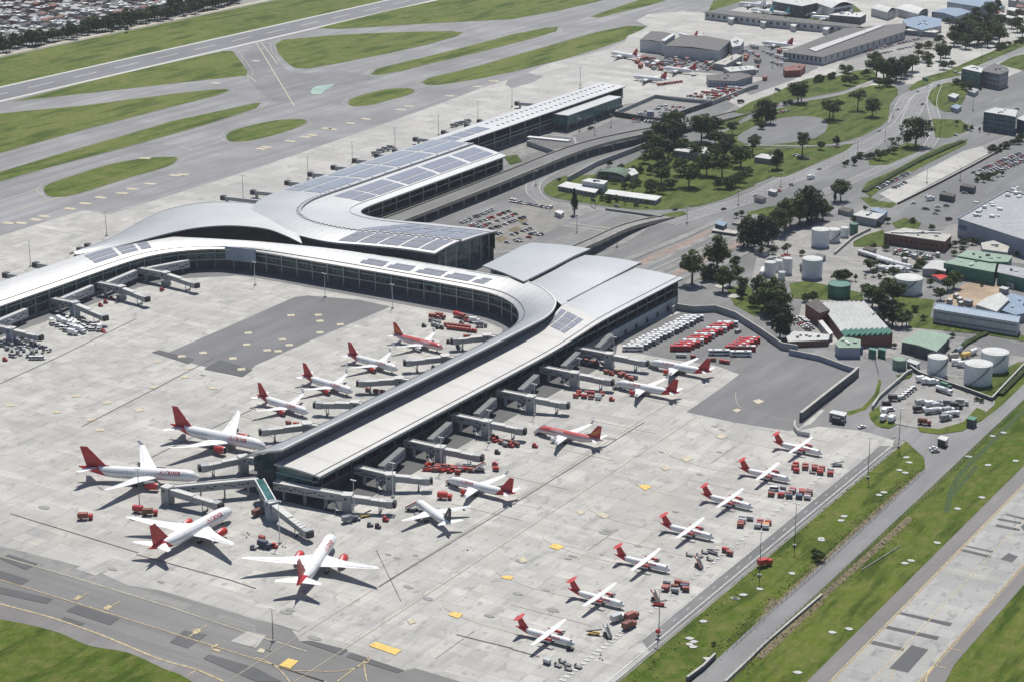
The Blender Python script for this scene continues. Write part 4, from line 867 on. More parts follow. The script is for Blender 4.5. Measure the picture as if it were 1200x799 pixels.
    mb = MB(); c = d*L*.72
    for s_ in (-1, 1):
        q = c+e*s_*1.9; mb.tube((q.x, q.y, .8), (q.x, q.y, zc+1.5), .22)
    mb.beam(c-e*2.0+Vector((0,0,.7)), c+e*2.0+Vector((0,0,.7)), .7, .5)
    mb.tube(d*(L*.72)+Vector((0,0,1.2)), d*(L-3.2)+Vector((0,0,zc)), .14)
    mb.build('drive_column', M['steel'], t)
    mb = MB()
    for s_ in (-1, 1):
        q = c+e*s_*1.4; mb.tube(q-e*.3+Vector((0,0,.55)), q+e*.3+Vector((0,0,.55)), .55, n=12)
    mb.build('wheel', M['rubber'], t)
    return t
TW = [(-511,734),(-510.5,776),(-510.5,818.5),(-510.5,862),(-510,907),(-509.5,945)]
CB = [(503,561),(563,534),(613,503),(664,473),(716,446),(757,424)]
ord6 = ['nearest the pier end', 'second from the pier end', 'third from the pier end', 'fourth from the pier end', 'fifth from the pier end', 'farthest from the pier end']
for i, (tw, c) in enumerate(zip(TW, CB)):
    cc = G(*c, 6)
    jet_bridge('jet_bridge', (-531, tw[1], 0), tw+(0,), (cc.x, cc.y, 0), 'grey jet bridge with stair tower right of the pier, '+ord6[i], stairs=(-3.4, -3.2))
    # back corridor that zigzags against the pier
    t = thing('link_corridor', (-530, tw[1]+12, 0), 0, 'grey windowed corridor zigzagging along the pier\'s right wall, '+ord6[i], 'corridor', 'corridors against the pier')
    mb = MB(); mb.beam((9.5, -6, 3.6), (4.5, 19.5, 3.6), 3.0, 4.8); mb.build('wall', M['wall_shade'], t)
    mb = MB(); mb.beam((9.3, -6, 8.4), (4.3, 19.5, 8.4), 3.1, .2); mb.build('roof', M['steel_mid'], t)
    mb = MB(); random.seed(i)
    for k in range(9):
        f = .06+k*.1; zz = 5.2+random.choice((0, .6, 1.2))
        a = Vector((9.5, -6, zz)).lerp(Vector((4.5, 19.5, zz)), f); mb.beam(a+Vector((1.6, 0, 0)), a+Vector((1.6-.4, 1.9, 0)), .1, .5)
    mb.build('windows', M['glass_dark'], t)
    for f in (.25, .9): a = Vector((9.5, -6, 0)).lerp(Vector((4.5, 19.5, 0)), f); MB().box(a.x, a.y, 0, .6, .6, 3.6).build('support', M['wall_grey'], t)
# left side of the pier: cabs reaching out over the inner apron
LB = [((307,505),(360,503)), ((371,473),(408,478)), ((421,448),(462,452)), ((476,424),(516,426)), ((531,399),(566,400))]
LT = [(356,495),(412,470),(464,442),(518,416),(567,392)]
for i, ((c, b), tt) in enumerate(zip(LB, LT)):
    cc = G(*c, 6); bb = G(*tt, 8.4)
    jet_bridge('jet_bridge', (-568, bb.y+2, 0), (bb.x+2, bb.y, 0), (cc.x, cc.y, 0), 'grey jet bridge with black mouth on the pier\'s inner side, '+['nearest the pier end', 'second from the end', 'third from the end', 'fourth from the end', 'beside the all-red-topped airliner'][i], stairs=False, drop=.8)
# wide-body stands at the pier end
jet_bridge('jet_bridge', tuple(G(322,565,8)), (-513.5, 703, 0), tuple(G(460,588,6)), 'pale jet bridge with long windowed walkway wrapping the pier end', stairs=(-3.2, -3.4))
a = G(196,570,8.4); c = G(257,590,6)
jet_bridge('jet_bridge', tuple(G(303,560,8.4)), (a.x, a.y, 0), (c.x, c.y, 0), 'longest grey jet bridge with windowed walkway beside the wide-body noses', stairs=False)
c = G(236,546,6); b = G(285,540,6)
jet_bridge('jet_bridge', (-572, b.y+4, 0), (b.x, b.y, 0), (c.x, c.y, 0), 'short grey jet bridge pointing at the nose of the big twin-jet', stairs=False)
a = G(318,588,9); c = G(362,620,6)
jb = jet_bridge('jet_bridge', tuple(G(304,563,9)), (a.x, a.y, 0), (c.x, c.y, 0), 'white-edged jet bridge with green glass roof at the pier end', stairs=False, ztop=9.2, drop=3.2, boxcol='grey_blue')
p = G(304,563,9); q = Vector((a.x, a.y, 9)); W = Vector((p.x-a.x, p.y-a.y, 9.6)); mb = MB(); mb.beam(W, (0, 0, 9.6), 3.9, .12); mb.build('glass_roof', M['glass_green'], jb)
mb = MB(); e = Vector((-W.y, W.x, 0)).normalized()
for s_ in (-1, 1): mb.beam(W+e*s_*2.0+Vector((0,0,0)), Vector((0,0,9.6))+e*s_*2.0, .5, .5)
mb.beam(Vector((0,0,9.6))-e*2.2, Vector((0,0,9.6))+e*2.2, .5, .5); mb.build('white_edge', M['white_trim'], jb)
# concourse's own four bridges at the left
CT = [((-825,943),(230,334),'beside the blank blue panel'), ((-828,905),(172,350),'second along the curve'), ((-829,865),(123,372),'beside the parked white service cars'), ((-825,808),(47,395),'leftmost in the picture')]
for i, (tt, c, wh) in enumerate(CT):
    cc = G(*c, 5.5)
    jet_bridge('jet_bridge', (-846, tt[1], 0), (*tt, 0), (cc.x, cc.y, 0), 'grey jet bridge on the left concourse, '+wh, stairs=(3.0, -3.4) if i < 2 else False, group='passenger boarding bridges on the left concourse', boxcol='bridge' if i < 2 else 'grey_blue')
    ang = -.45 if i == 0 else 0
    t = thing('link_corridor', (-844, tt[1]+3, 0), ang, 'pale windowed corridor box against the left concourse wall, '+wh, 'corridor', 'corridors against the left concourse')
    Lk = 30
    mb = MB(); mb.beam((2, 0, 3.4), (-1, Lk, 3.4), 3.0, 5.0); mb.build('wall', M['wall_pale'], t)
    mb = MB(); random.seed(40+i)
    for k in range(12):
        zz = 4.6+random.choice((0, .9, 1.7)); A = Vector((2, 0, zz)).lerp(Vector((-1, Lk, zz)), .04+k*.078); mb.beam(A+Vector((1.6, 0, 0)), A+Vector((1.4, 1.8, 0)), .1, .6)
    mb.build('windows', M['glass_dark'], t)
    for f in (.2, .85): A = Vector((2, 0, 0)).lerp(Vector((-1, Lk, 0)), f); MB().box(A.x, A.y, 0, .7, .7, 3.4).build('support', M['wall_grey'], t)
# bridges on the far side of the terminal, seen only as dark cab ends above the roofs
FB = [(7,323),(42,311),(94,293.5),(103,289),(262,232.5),(297,226),(337,215),(364,205),(391,197),(416,189),(442,183),(463,178),(487,164),(520,156),(547,148),(562,143),(606,122),(682,106)]
for x, y in FB:
    a = G(x, y, 4); wx = -880 if y > 100 else -878
    if a.x > -884: a.x = -890
    t = thing('apron_bridge', (a.x, a.y, 0), 0, None, 'jet bridge', 'small bridge heads on the far side of the terminal'); reg(t, 'small dark bridge head', 'behind the terminal roofs')
    MB().box(0, 0, 2.6, 3.6, 3.6, 3.4).build('cab', M['steel_dark'], t); MB().beam((1.8, 0, 3), (max(4, -876-a.x+4), 2, 4.5), 2.6, 2.6).build('tunnel', M['bridge'], t)
    mb = MB(); mb.box(3, 0, 0, .6, 3, 3); mb.build('drive_column', M['steel'], t)
# ================================================================ aircraft
def livery(name, top, red, k, x0, swoop=0.0, belly=None):
    "white fuselage whose tail end turns red along a slanting edge (object coordinates, nose at x=0)"
    m, t, b = new_mat(name); b.inputs['Roughness'].default_value = .3
    tc = N(t, 'ShaderNodeTexCoord'); sp = N(t, 'ShaderNodeSeparateXYZ'); t.links.new(tc.outputs['Object'], sp.inputs[0])
    c = top
    if belly:
        g = N(t, 'ShaderNodeMath', operation='MULTIPLY_ADD'); t.links.new(sp.outputs[0], g.inputs[0]); g.inputs[1].default_value = belly[2]; t.links.new(sp.outputs[2], g.inputs[2])
        r = N(t, 'ShaderNodeMapRange'); t.links.new(g.outputs[0], r.inputs[0]); r.inputs[1].default_value = belly[1]-.7; r.inputs[2].default_value = belly[1]+.7
        c = mix(t, r.outputs[0], belly[0], top)
    if red:
        g = N(t, 'ShaderNodeMath', operation='MULTIPLY_ADD'); t.links.new(sp.outputs[2], g.inputs[0]); g.inputs[1].default_value = k; t.links.new(sp.outputs[0], g.inputs[2])
        l = N(t, 'ShaderNodeMath', operation='LESS_THAN'); t.links.new(g.outputs[0], l.inputs[0]); l.inputs[1].default_value = x0
        c = mix(t, l.outputs[0], c, red)
    if isinstance(c, tuple): b.inputs['Base Color'].default_value = (*c, 1)
    else: t.links.new(c, b.inputs['Base Color'])
    return m
WHT = (.80, .80, .79); RED = (.52, .03, .03)
def wing_mesh(mb, root, tip, cr_, ct, tr, tt, side, zr, zt, n=1, bend=0.0, seg=4):
    "root/tip = (x of leading edge, y); airfoil section lofted along the span"
    prof = [(0, 0), (.12, .5), (.4, .62), (.75, .32), (1, .03), (.75, -.12), (.4, -.35), (.12, -.38)]
    rows = []
    for i in range(seg+1):
        f = i/seg; x = root[0]+(tip[0]-root[0])*f; y = (root[1]+(tip[1]-root[1])*f)*side; c = cr_+(ct-cr_)*f; th = tr+(tt-tr)*f
        z = zr+(zt-zr)*(f+bend*(f*f-f))
        rows.append([(x-c*a, y, z+th*b) for a, b in prof])
    mb.smooth = False; mb.grid(rows, flip=side < 0, closed=True)
    r0 = rows[-1]; b = len(mb.v); mb.add(r0, [tuple(range(8)) if side > 0 else tuple(range(7, -1, -1))])
def fuselage(mb, L, R, zc, nose, tail, up, n=22, drop=.12, endr=.08):
    rows = []
    st = [0, .01, .035, .08, .16, .28, .45, .7, 1]
    for s in st:                                   # nose
        r = R*math.sqrt(max(0.0, 1-(1-s)**2.1)) if s > 0 else .02; z = zc-R*drop*2*(1-s)**2
        rows.append((-nose*s, r, z))
    k = 8
    for i in range(1, k): rows.append((-(nose+(L-nose-tail)*i/k), R, zc))
    for i in range(0, 9):
        f = i/8; r = R*(1-(1-endr)*f**1.7); rows.append((-(L-tail+tail*f), r, zc+up*f**1.5))
    g = [[(x, r*sin(2*pi*j/n), z+r*cos(2*pi*j/n)) for j in range(n)] for x, r, z in rows]
    mb.smooth = True; mb.grid(g, closed=True); mb.smooth = False
    mb.add(g[-1], [tuple(range(n))]); return rows
def on_skin(rows, x, ang, dr=.03):
    "point on the fuselage surface; ang from the top, + to the left side (+y)"
    for a, b in zip(rows, rows[1:]):
        if a[0] >= x >= b[0]:
            f = (a[0]-x)/(a[0]-b[0]) if a[0] != b[0] else 0; r = a[1]+(b[1]-a[1])*f+dr; z = a[2]+(b[2]-a[2])*f
            return (x, r*sin(ang), z+r*cos(ang))
    return (x, 0, 0)
def windows(rows, x0, x1, step, ang, parent, h=.36, ln=.42, gaps=()):
    mb = MB(); x = x0
    while x > x1:
        if not any(a > x > b for a, b in gaps):
            R = 2.0
            for s in (-1, 1):
                a0, a1 = s*(ang-h/4), s*(ang+h/4)
                q = [on_skin(rows, x, a0), on_skin(rows, x-ln, a0), on_skin(rows, x-ln, a1), on_skin(rows, x, a1)]
                mb.add(q if s < 0 else q[::-1], [(0, 1, 2, 3)])
        x -= step
    return mb.build('cabin_windows', M['glass_dark'], parent)
def doors(rows, xs, parent, ang=1.45, wd=1.0, m='grey_paint'):
    for x in xs:
        for s in (-1, 1):
            mb = MB()
            for (xa, xb, a, b) in ((x, x-.1, ang-.5, ang+.42), (x-wd, x-wd-.1, ang-.5, ang+.42), (x, x-wd, ang-.5, ang-.45), (x, x-wd, ang+.38, ang+.42)):
                q = [on_skin(rows, xa, s*a), on_skin(rows, xb, s*a), on_skin(rows, xb, s*b), on_skin(rows, xa, s*b)]
                mb.add(q if s < 0 else q[::-1], [(0, 1, 2, 3)])
            mb.build('door', M[m], parent)
def windscreen(rows, parent, x0, x1, a=.95):
    mb = MB()
    for s in (-1, 1):
        for a0, a1 in ((.05, a*.45), (a*.5, a)):
            q = [on_skin(rows, x0-.25*a1, s*a0), on_skin(rows, x1-.5*a1, s*a0), on_skin(rows, x1-.5*a1, s*a1), on_skin(rows, x0-.25*a1-.2, s*a1)]
            mb.add(q if s < 0 else q[::-1], [(0, 1, 2, 3)])
    mb.build('windscreen', M['glass_dark'], parent)
def lettering(rows, text, x_start, height, ang, side, parent, m):
    "text wrapped on the fuselage skin, reading the right way round from its own side"
    cu = bpy.data.curves.new('lettering', 'FONT'); cu.body = text; cu.size = height*1.35; cu.offset = .02*height
    o = bpy.data.objects.new('tmp', cu); COL.objects.link(o)
    dg = bpy.context.evaluated_depsgraph_get(); me = bpy.data.meshes.new_from_object(o.evaluated_get(dg)); bpy.data.objects.remove(o)
    xs = [v.co.x for v in me.vertices]; wd = max(xs)
    R = max(r[1] for r in rows)
    for v in me.vertices:
        X, Yt = v.co.x, v.co.y
        th = ang-(Yt/R)                               # higher text nearer the top
        x = x_start-(X if side > 0 else wd-X)
        if side > 0: v.co = on_skin(rows, x, th, .05)      # left side: text runs nose to tail
        else: v.co = on_skin(rows, x, -th, .05)
    me.materials.append(m); ob = bpy.data.objects.new('lettering', me); COL.objects.link(ob); ob.parent = parent
    for p in me.polygons: pass
    return ob
def nacelle(x, y, z, ln, r, side, parent, m, pylon=None, lip='silver'):
    mb = MB(); n = 16; prof = [(0, r*.86), (.04, r*.97), (.2, r*1.03), (.55, r*1.0), (.85, r*.8), (1, r*.62)]
    mb.smooth = True
    mb.grid([[(x-ln*f, y+rr*cos(2*pi*j/n), z+rr*sin(2*pi*j/n)) for j in range(n)] for f, rr in prof], closed=True, flip=True)
    e = mb.build('engine', m, parent)
    mb = MB(); mb.tube((x-ln*.1, y, z), (x-ln*.12, y, z), r*.86, n=16); mb.tube((x-ln*.1, y, z), (x+.02, y, z), r*.28, .05, n=8); mb.build('fan', M['black'], e)
    mb = MB(); mb.smooth = True
    mb.grid([[(x-ln*f, y+rr*cos(2*pi*j/n), z+rr*sin(2*pi*j/n)) for j in range(n)] for f, rr in [(.1, r*.84), (0, r*.87), (-.01, r*.93), (.04, r*.985)]], closed=True, flip=True); mb.build('intake_lip', M[lip], e)
    mb = MB(); mb.tube((x-ln*.8, y, z), (x-ln*1.12, y, z), r*.5, r*.3, n=12); mb.build('exhaust', M['steel_dark'], e)
    mb = MB(); px0, px1, zt = pylon
    mb.add([(x-ln*.25, y-.18, z+r*.9), (x-ln*.95, y-.18, z+r*.6), (px1, y-.15, zt), (px0, y-.15, zt), (x-ln*.25, y+.18, z+r*.9), (x-ln*.95, y+.18, z+r*.6), (px1, y+.15, zt), (px0, y+.15, zt)],
           [(0,1,2,3),(7,6,5,4),(0,4,5,1),(1,5,6,2),(2,6,7,3),(3,7,4,0)]); mb.build('pylon', M['white'], e)
def gear(parent, x, y, ztop, r=.55, w=.9, axles=1):
    g = MB().tube((x, y, r), (x, y, ztop), .16).build('landing_gear', M['steel'], parent)
    mb = MB()
    for a in range(axles):
        xx = x+(a-(axles-1)/2)*r*2.3
        for s in (-1, 1): mb.tube((xx, y+s*w/2-.18, r), (xx, y+s*w/2+.18, r), r, n=12)
    mb.build('wheels', M['rubber'], g)
def fin_mesh(x0, c0, x1, c1, z0, z1, th, fillet=0.0):
    mb = MB()
    P = [(x0, z0), (x0-c0, z0), (x1-c1, z1), (x1, z1)]
    if fillet: P = [(x0+fillet, z0-.1)]+[(x0-.6, z0+(z1-z0)*.08)]+[(x1, z1), (x1-c1, z1), (x0-c0, z0-.2)]
    n = len(P); lx = [p[0] for p in P]; mid = sum(lx)/n
    L = [(x, th*(1 if z < z1-.1 else .5), z) for x, z in P]; R_ = [(x, -th*(1 if z < z1-.1 else .5), z) for x, z in P]
    mb.add(L+R_, [tuple(range(n)), tuple(range(2*n-1, n-1, -1))]+[(i, n+i, n+(i+1)%n, (i+1)%n) for i in range(n)])
    return mb
def jet(name, P, liv, finm, engm, wingtip, text, textm, swoosh=None, text_x=None, tail_mat='white', special=None, winglet='white'):
    t = thing(name, (0, 0, 0), 0)
    L, R, zc = P['L'], P['R'], P['zc']
    mb = MB(); rows = fuselage(mb, L, R, zc, P['nose'], P['tail'], P['up']); fu = mb.build('fuselage', liv, t)
    windscreen(rows, t, -P['nose']*.16, -P['nose']*.32)
    windows(rows, -P['nose']-1.0, -(L-P['tail']*.62), .95, 1.33, t, h=.3)
    doors(rows, P['doors'], t)
    for s in (-1, 1):
        mb = MB(); y0 = R*.55; hs = P['span']/2
        wing_mesh(mb, (P['wx'], y0), (P['wx']-P['kink'][0], P['kink'][1]), P['cr'], P['ck'], P['cr']*.12, P['ck']*.11, s, P['wz'], P['wz']+(P['tipz']-P['wz'])*.25, seg=2)
        wing_mesh(mb, (P['wx']-P['kink'][0], P['kink'][1]), (P['tx'], hs), P['ck'], P['ct'], P['ck']*.11, P['ct']*.10, s, P['wz']+(P['tipz']-P['wz'])*.25, P['tipz'], bend=.35, seg=5)
        if P.get('rake'): wing_mesh(mb, (P['tx'], hs), (P['tx']-P['rake'][0], hs+P['rake'][1]), P['ct'], .35, P['ct']*.1, .04, s, P['tipz'], P['tipz']+.4, seg=2)
        w_ = mb.build('wing', M['white'], t)
        mb = MB()                                        # flap and aileron gaps
        for f0, f1 in ((.18, .42), (.46, .72), (.76, .93)):
            pts = []
            for f in (f0, f1):
                x = P['wx']-P['kink'][0]+(P['tx']-P['wx']+P['kink'][0])*f; y = P['kink'][1]+(hs-P['kink'][1])*f; c = P['ck']+(P['ct']-P['ck'])*f
                z0 = P['wz']+(P['tipz']-P['wz'])*.25; g_ = f+.35*(f*f-f); pts.append(Vector((x-c*.76, y*s, z0+(P['tipz']-z0)*g_+c*.045)))
            mb.beam(pts[0], pts[1], .14, .04)
        mb.build('flap_gap', M['grey_paint'], w_)
        if P.get('winglet'):
            h = P['winglet']; mb = MB(); y = hs*s
            mb.add([(P['tx'], y, P['tipz']), (P['tx']-P['ct'], y, P['tipz']), (P['tx']-P['ct']*1.6, y+s*.6, P['tipz']+h), (P['tx']-P['ct']*.95, y+s*.6, P['tipz']+h),
                    (P['tx'], y+s*.12, P['tipz']), (P['tx']-P['ct'], y+s*.12, P['tipz']), (P['tx']-P['ct']*1.6, y+s*.7, P['tipz']+h), (P['tx']-P['ct']*.95, y+s*.7, P['tipz']+h)], [(0,1,2,3),(7,6,5,4),(0,4,5,1),(1,5,6,2),(2,6,7,3),(3,7,4,0)])
            mb.build('winglet', M[winglet], w_)
        ex, ey, ez, el, er = P['eng']
        nacelle(ex, ey*s, ez, el, er, s, t, engm, (ex-el*.35, ex-el*1.2, P['wz']+.25+(P['tipz']-P['wz'])*.22))
        mb = MB(); wing_mesh(mb, (P['hx'], R*.25), (P['htx'], P['hs']), P['hc'], P['hct'], P['hc']*.1, P['hct']*.1, s, P['hz'], P['hz']+P['hs']*.09, seg=2); mb.build('tailplane', M[tail_mat], t)
    fn = fin_mesh(*P['fin'], .22, P['fillet']).build('tail_fin', finm, t)
    if swoosh:
        x0, c0, x1, c1, z0, z1 = P['fin']
        for s in (-1, 1):
            mb = MB(); th = s*.25
            if swoosh == 'bird':
                q = [(.22,.30),(.55,.52),(.86,.60),(.62,.66),(.5,.82),(.36,.62)]
                q2 = [(.16,.12),(.5,.24),(.9,.34),(.55,.38)]
            elif swoosh == 'star':
                q = [(.42,.40),(.52,.30),(.62,.40),(.60,.56),(.44,.56)]; q2 = [(.3,.62),(.45,.66),(.4,.74)]
            else: q = [(.05,.28),(.45,.40),(.95,.72),(.95,.84),(.42,.52),(.05,.38)]; q2 = [(.05,.14),(.5,.22),(.95,.5),(.95,.60),(.45,.32),(.05,.24)]
            for Q in (q, q2):
                pts = []
                for u, v in Q:
                    xa = x0+(x1-x0)*v; c = c0+(c1-c0)*v; pts.append((xa-c*(.1+.8*u), th, z0+(z1-z0)*v))
                mb.add(pts if s < 0 else pts[::-1], [tuple(range(len(pts)))])
            mb.build('emblem', M[{'bird': 'red_dark' if finm != M['red_dark'] else 'red', 'star': 'white', 'flame': 'orange'}[swoosh]], fn)
    gear(t, -P['nose']*.75-.6, 0, zc-R*.7, .4, .6)
    for s in (-1, 1): gear(t, P['gx'], s*P['gy'], zc-R*.4, .6, 1.1, P.get('axles', 1))
    if text:
        for s in (1, -1): lettering(rows, text, text_x, P['th'], P['ta'], s, t, textm)
    return t
A320 = dict(L=37.6, R=2.05, zc=3.6, nose=5.0, tail=12.5, up=1.25, doors=(-5.4, -29.8), span=34.6, wx=-11.2, kink=(3.4, 6.4), cr=7.2, ck=4.4, ct=1.6, wz=2.9, tipz=4.6, tx=-19.7,
            eng=(-11.0, 5.75, 1.85, 4.7, 1.2), hx=-31.2, htx=-35.0, hs=6.2, hc=4.0, hct=1.5, hz=4.5, fin=(-28.6, 7.0, -34.3, 2.3, 5.2, 11.8), fillet=2.2, winglet=2.1, gx=-17.8, gy=3.8, th=1.75, ta=1.10)
B787 = dict(L=56.7, R=2.92, zc=5.1, nose=8.2, tail=18.5, up=1.9, doors=(-7.2, -17.5, -35, -46.5), span=56.4, wx=-18.0, kink=(6.2, 10.2), cr=13.0, ck=7.4, ct=2.5, wz=4.0, tipz=7.6, tx=-33.8,
            eng=(-17.0, 9.75, 3.0, 6.4, 1.85), hx=-46.5, htx=-53.6, hs=9.9, hc=6.6, hct=2.1, hz=6.4, fin=(-43.5, 10.0, -51.8, 3.4, 7.4, 16.9), fillet=3.5, rake=(2.6, 1.9), gx=-28.6, gy=4.9, axles=2, th=2.5, ta=1.15)
A330 = dict(L=58.8, R=2.85, zc=5.0, nose=7.0, tail=19.0, up=2.0, doors=(-6.8, -17.0, -34, -47.5), span=59.0, wx=-18.5, kink=(5.6, 9.6), cr=11.5, ck=7.6, ct=2.6, wz=4.1, tipz=7.8, tx=-35.6,
            eng=(-17.0, 9.4, 2.6, 6.6, 1.6), hx=-48.5, htx=-55.2, hs=9.7, hc=6.2, hct=2.2, hz=6.9, fin=(-45.0, 9.8, -54.0, 3.6, 7.6, 17.2), fillet=3.2, winglet=2.0, gx=-30, gy=5.3, axles=2, th=2.5, ta=1.15)
liv_n = livery('airliner_livery', WHT, RED, .95, -27.0+.95*2.4); liv_b = livery('twin_jet_livery', WHT, RED, 1.2, -42.0+1.2*2.9)
liv_old = livery('old_red_livery', (.55, .085, .08), None, 0, 0, belly=((.74, .62, .60), 3.9, .03)); liv_w = livery('plain_white_livery', WHT, None, 0, 0)
T_ = 'Avianca'
narrow = jet('parked_airliner', A320, liv_n, M['red_dark'], M['red'], None, T_, M['red'], 'bird', -7.6)
wide = jet('wide_body_airliner', B787, liv_b, M['red_dark'], M['red'], None, T_, M['red'], 'bird', -9.5)
wide2 = jet('wide_body_airliner', A330, livery('airliner_wide_livery', WHT, RED, 1.1, -43.8+1.1*2.9), M['red_dark'], M['red'], None, T_, M['red'], 'bird', -8.5)
old = jet('parked_airliner', A320, liv_old, M['red_dark'], M['white'], None, T_, M['white'], 'flame', -8)
star = jet('parked_airliner', dict(A320, L=33.8, winglet=0, tail=11, fin=(-25.6, 6.8, -31.0, 2.3, 5.2, 11.8), hx=-28.0, htx=-31.6, wx=-10, tx=-18.2, gx=-16.3, eng=(-9.8, 5.75, 1.85, 4.7, 1.2), doors=(-5.4, -26.5)), liv_w, M['black'], M['silver'], None, None, None, 'star')
far = jet('distant_airliner', A320, liv_w, M['red_dark'], M['white'], None, None, None)
teal_p = jet('distant_airliner', A320, liv_w, M['teal'], M['grey_paint'], None, None, None)
GA = 'airliners parked at the pier'
USED = set()
def put(kind, nose, tail, label, cat='airliner', group=GA, z=None, hd=None, L=None):
    P_ = {id(narrow): A320, id(wide): B787, id(wide2): A330}.get(id(kind), A320)
    z = P_['zc'] if z is None else z
    a = G(*nose, z); b = G(*tail, z+1.2) if tail else None
    h = math.atan2(a.y-b.y, a.x-b.x) if hd is None else radians(hd)
    o = kind if id(kind) not in USED else copy_tree(kind); USED.add(id(kind))
    o.location = (a.x, a.y, 0); o.rotation_euler = (0, 0, h); tag(o, label, cat, group)
    return o
put(wide2, (233.5,557.5), (101,548), 'leftmost white wide-body airliner, its nose by the long walkway')
put(wide, (311,522), (206,499), 'white wide-body airliner beyond the leftmost big jet, nose at the pier')
put(wide, (271,596), (180,641), 'white wide-body airliner pointing away to the right, just below the leftmost one')
put(wide, (390,627), (350.5,683), 'white wide-body airliner seen from behind, standing alone nearest the camera on the apron')
put(narrow, (361,482.5), (297,462), 'white narrow airliner with red engines, nearest the wide-bodies on the inner apron row', hd=-8)
put(narrow, (413,458), (368,444), 'white narrow airliner with red tail, second in the inner apron row', hd=-8)
put(narrow, (466,432), (416,418), 'white narrow airliner with red tail, third in the inner apron row', hd=-7)
put(old, (519,407.5), (467.5,392.5), 'airliner with all-red top and orange-streaked tail on the inner apron', hd=-6)
put(narrow, (526,561), (599,573), 'white airliner with red tail and door stairs right of the second bridge', hd=178)
put(star, (489,587), (528,612.5), 'white airliner with black tail bearing a small white emblem near the pier end')
put(old, (631,501.5), (706,510), 'airliner with red upper fuselage and orange-streaked tail right of the pier', hd=179)
put(narrow, (723,448), (783,456), 'white airliner with red tail touching the next one, left of the dark pad', hd=180)
put(narrow, (762.5,424), (828.7,432.5), 'white airliner with red tail just below the parked buses', hd=180)
# propeller aircraft
def prop_plane():
    t = thing('propeller_aircraft', (0, 0, 0), 0); mb = MB()
    rows = fuselage(mb, 27.0, 1.42, 2.35, 4.2, 9.0, .95, n=18, drop=.14); mb.build('fuselage', livery('propeller_livery', WHT, RED, .9, -20.2+.9*1.6), t)
    windscreen(rows, t, -.9, -1.75); windows(rows, -5.6, -19.5, .9, 1.3, t, h=.26); doors(rows, (-4.4, -20.4), t, wd=.8)
    lettering(rows, T_, -6.2, 1.1, 1.15, 1, t, M['red']); lettering(rows, T_, -6.2, 1.1, 1.15, -1, t, M['red'])
    mb = MB()
    for s in (-1, 1):
        wing_mesh(mb, (-10.6, 0), (-10.6, 5.0), 2.6, 2.6, .38, .36, s, 3.95, 3.95, seg=1); wing_mesh(mb, (-10.6, 5.0), (-11.2, 13.5), 2.6, 1.5, .36, .18, s, 3.95, 4.25, seg=2)
    w_ = mb.build('wing', M['white'], t); mb = MB()
    for s in (-1, 1): mb.beam((-12.55, s*5.2, 4.06), (-12.35, s*12.8, 4.3), .12, .04); mb.beam((-12.6, s*1.6, 4.06), (-12.6, s*5.0, 4.06), .12, .04)
    mb.build('flap_gap', M['grey_paint'], w_)
    for s in (-1, 1):
        mb = MB(); mb.smooth = True; n = 12; y = 4.05*s
        mb.grid([[(x, y+r*.9*cos(2*pi*j/n), z+r*sin(2*pi*j/n)) for j in range(n)] for x, r, z in [(-8.0, .28, 3.35), (-8.3, .5, 3.35), (-9.4, .62, 3.35), (-11.5, .62, 3.4), (-13.4, .45, 3.55), (-14.6, .12, 3.8)]], closed=True, flip=True)
        e = mb.build('engine', M['red'], t)
        MB().tube((-7.3, y, 3.35), (-8.0, y, 3.35), .08, .28, n=10).build('spinner', M['silver'], e)
        for k in range(6):
            a = 2*pi*k/6+.3; mb = MB(); c, n_ = cos(a), sin(a); d = (-n_, c)
            pts = []
            for rr, wd in ((.2, .12), (.9, .17), (1.6, .15), (1.95, .06)):
                for sg in (-1, 1): pts.append((-7.72+sg*wd*.5, y+c*rr+d[0]*wd*sg, 3.35+n_*rr+d[1]*wd*sg))
            mb.add(pts, [(0,1,3,2),(2,3,5,4),(4,5,7,6),(2,3,1,0),(4,5,3,2),(6,7,5,4)]); mb.build('propeller_blade', M['black'], e)
    f = fin_mesh(-20.3, 4.6, -24.0, 2.7, 3.3, 7.5, .16, 2.8).build('tail_fin', M['red_dark'], t)
    for s in (-1, 1):
        mb = MB(); wing_mesh(mb, (-24.0, .05), (-24.7, 3.65), 2.3, 1.2, .2, .1, s, 7.5, 7.5, seg=1); mb.build('tailplane', M['red'], t)
    gear(t, -2.4, 0, 1.4, .28, .45)
    for s in (-1, 1): gear(t, -12.2, s*2.05, 1.3, .42, .5)
    mb = MB()
    for s in (-1, 1): mb.box(-12.2, s*1.5, .75, 4.2, 1.0, .9)
    mb.build('wheel_fairing', M['white'], t)
    return t
pp = prop_plane()
PW = [(-368,635.6),(-367.7,676.5),(-367.9,717.8),(-366.9,758.4),(-366.9,799),(-366,838.8),(-366.7,879)]
PLs = ['nearest the camera, beside the flat dark carts', 'second from the camera, between two boarding stairs', 'third from the camera', 'in the middle of its row', 'third from the far end of its row', 'second from the far end of its row', 'farthest from the camera, beside the curved pad corner']
for i, (x, y) in enumerate(PW):
    o = pp if i == 0 else copy_tree(pp); o.location = (x+11.9, y, 0); o.rotation_euler = (0, 0, radians([.6, -.8, .5, 0, -1.0, .8, -1.4][i]))
    tag(o, 'high-wing propeller aircraft with red tail '+PLs[i], 'propeller plane', 'propeller aircraft in a row on the east apron')
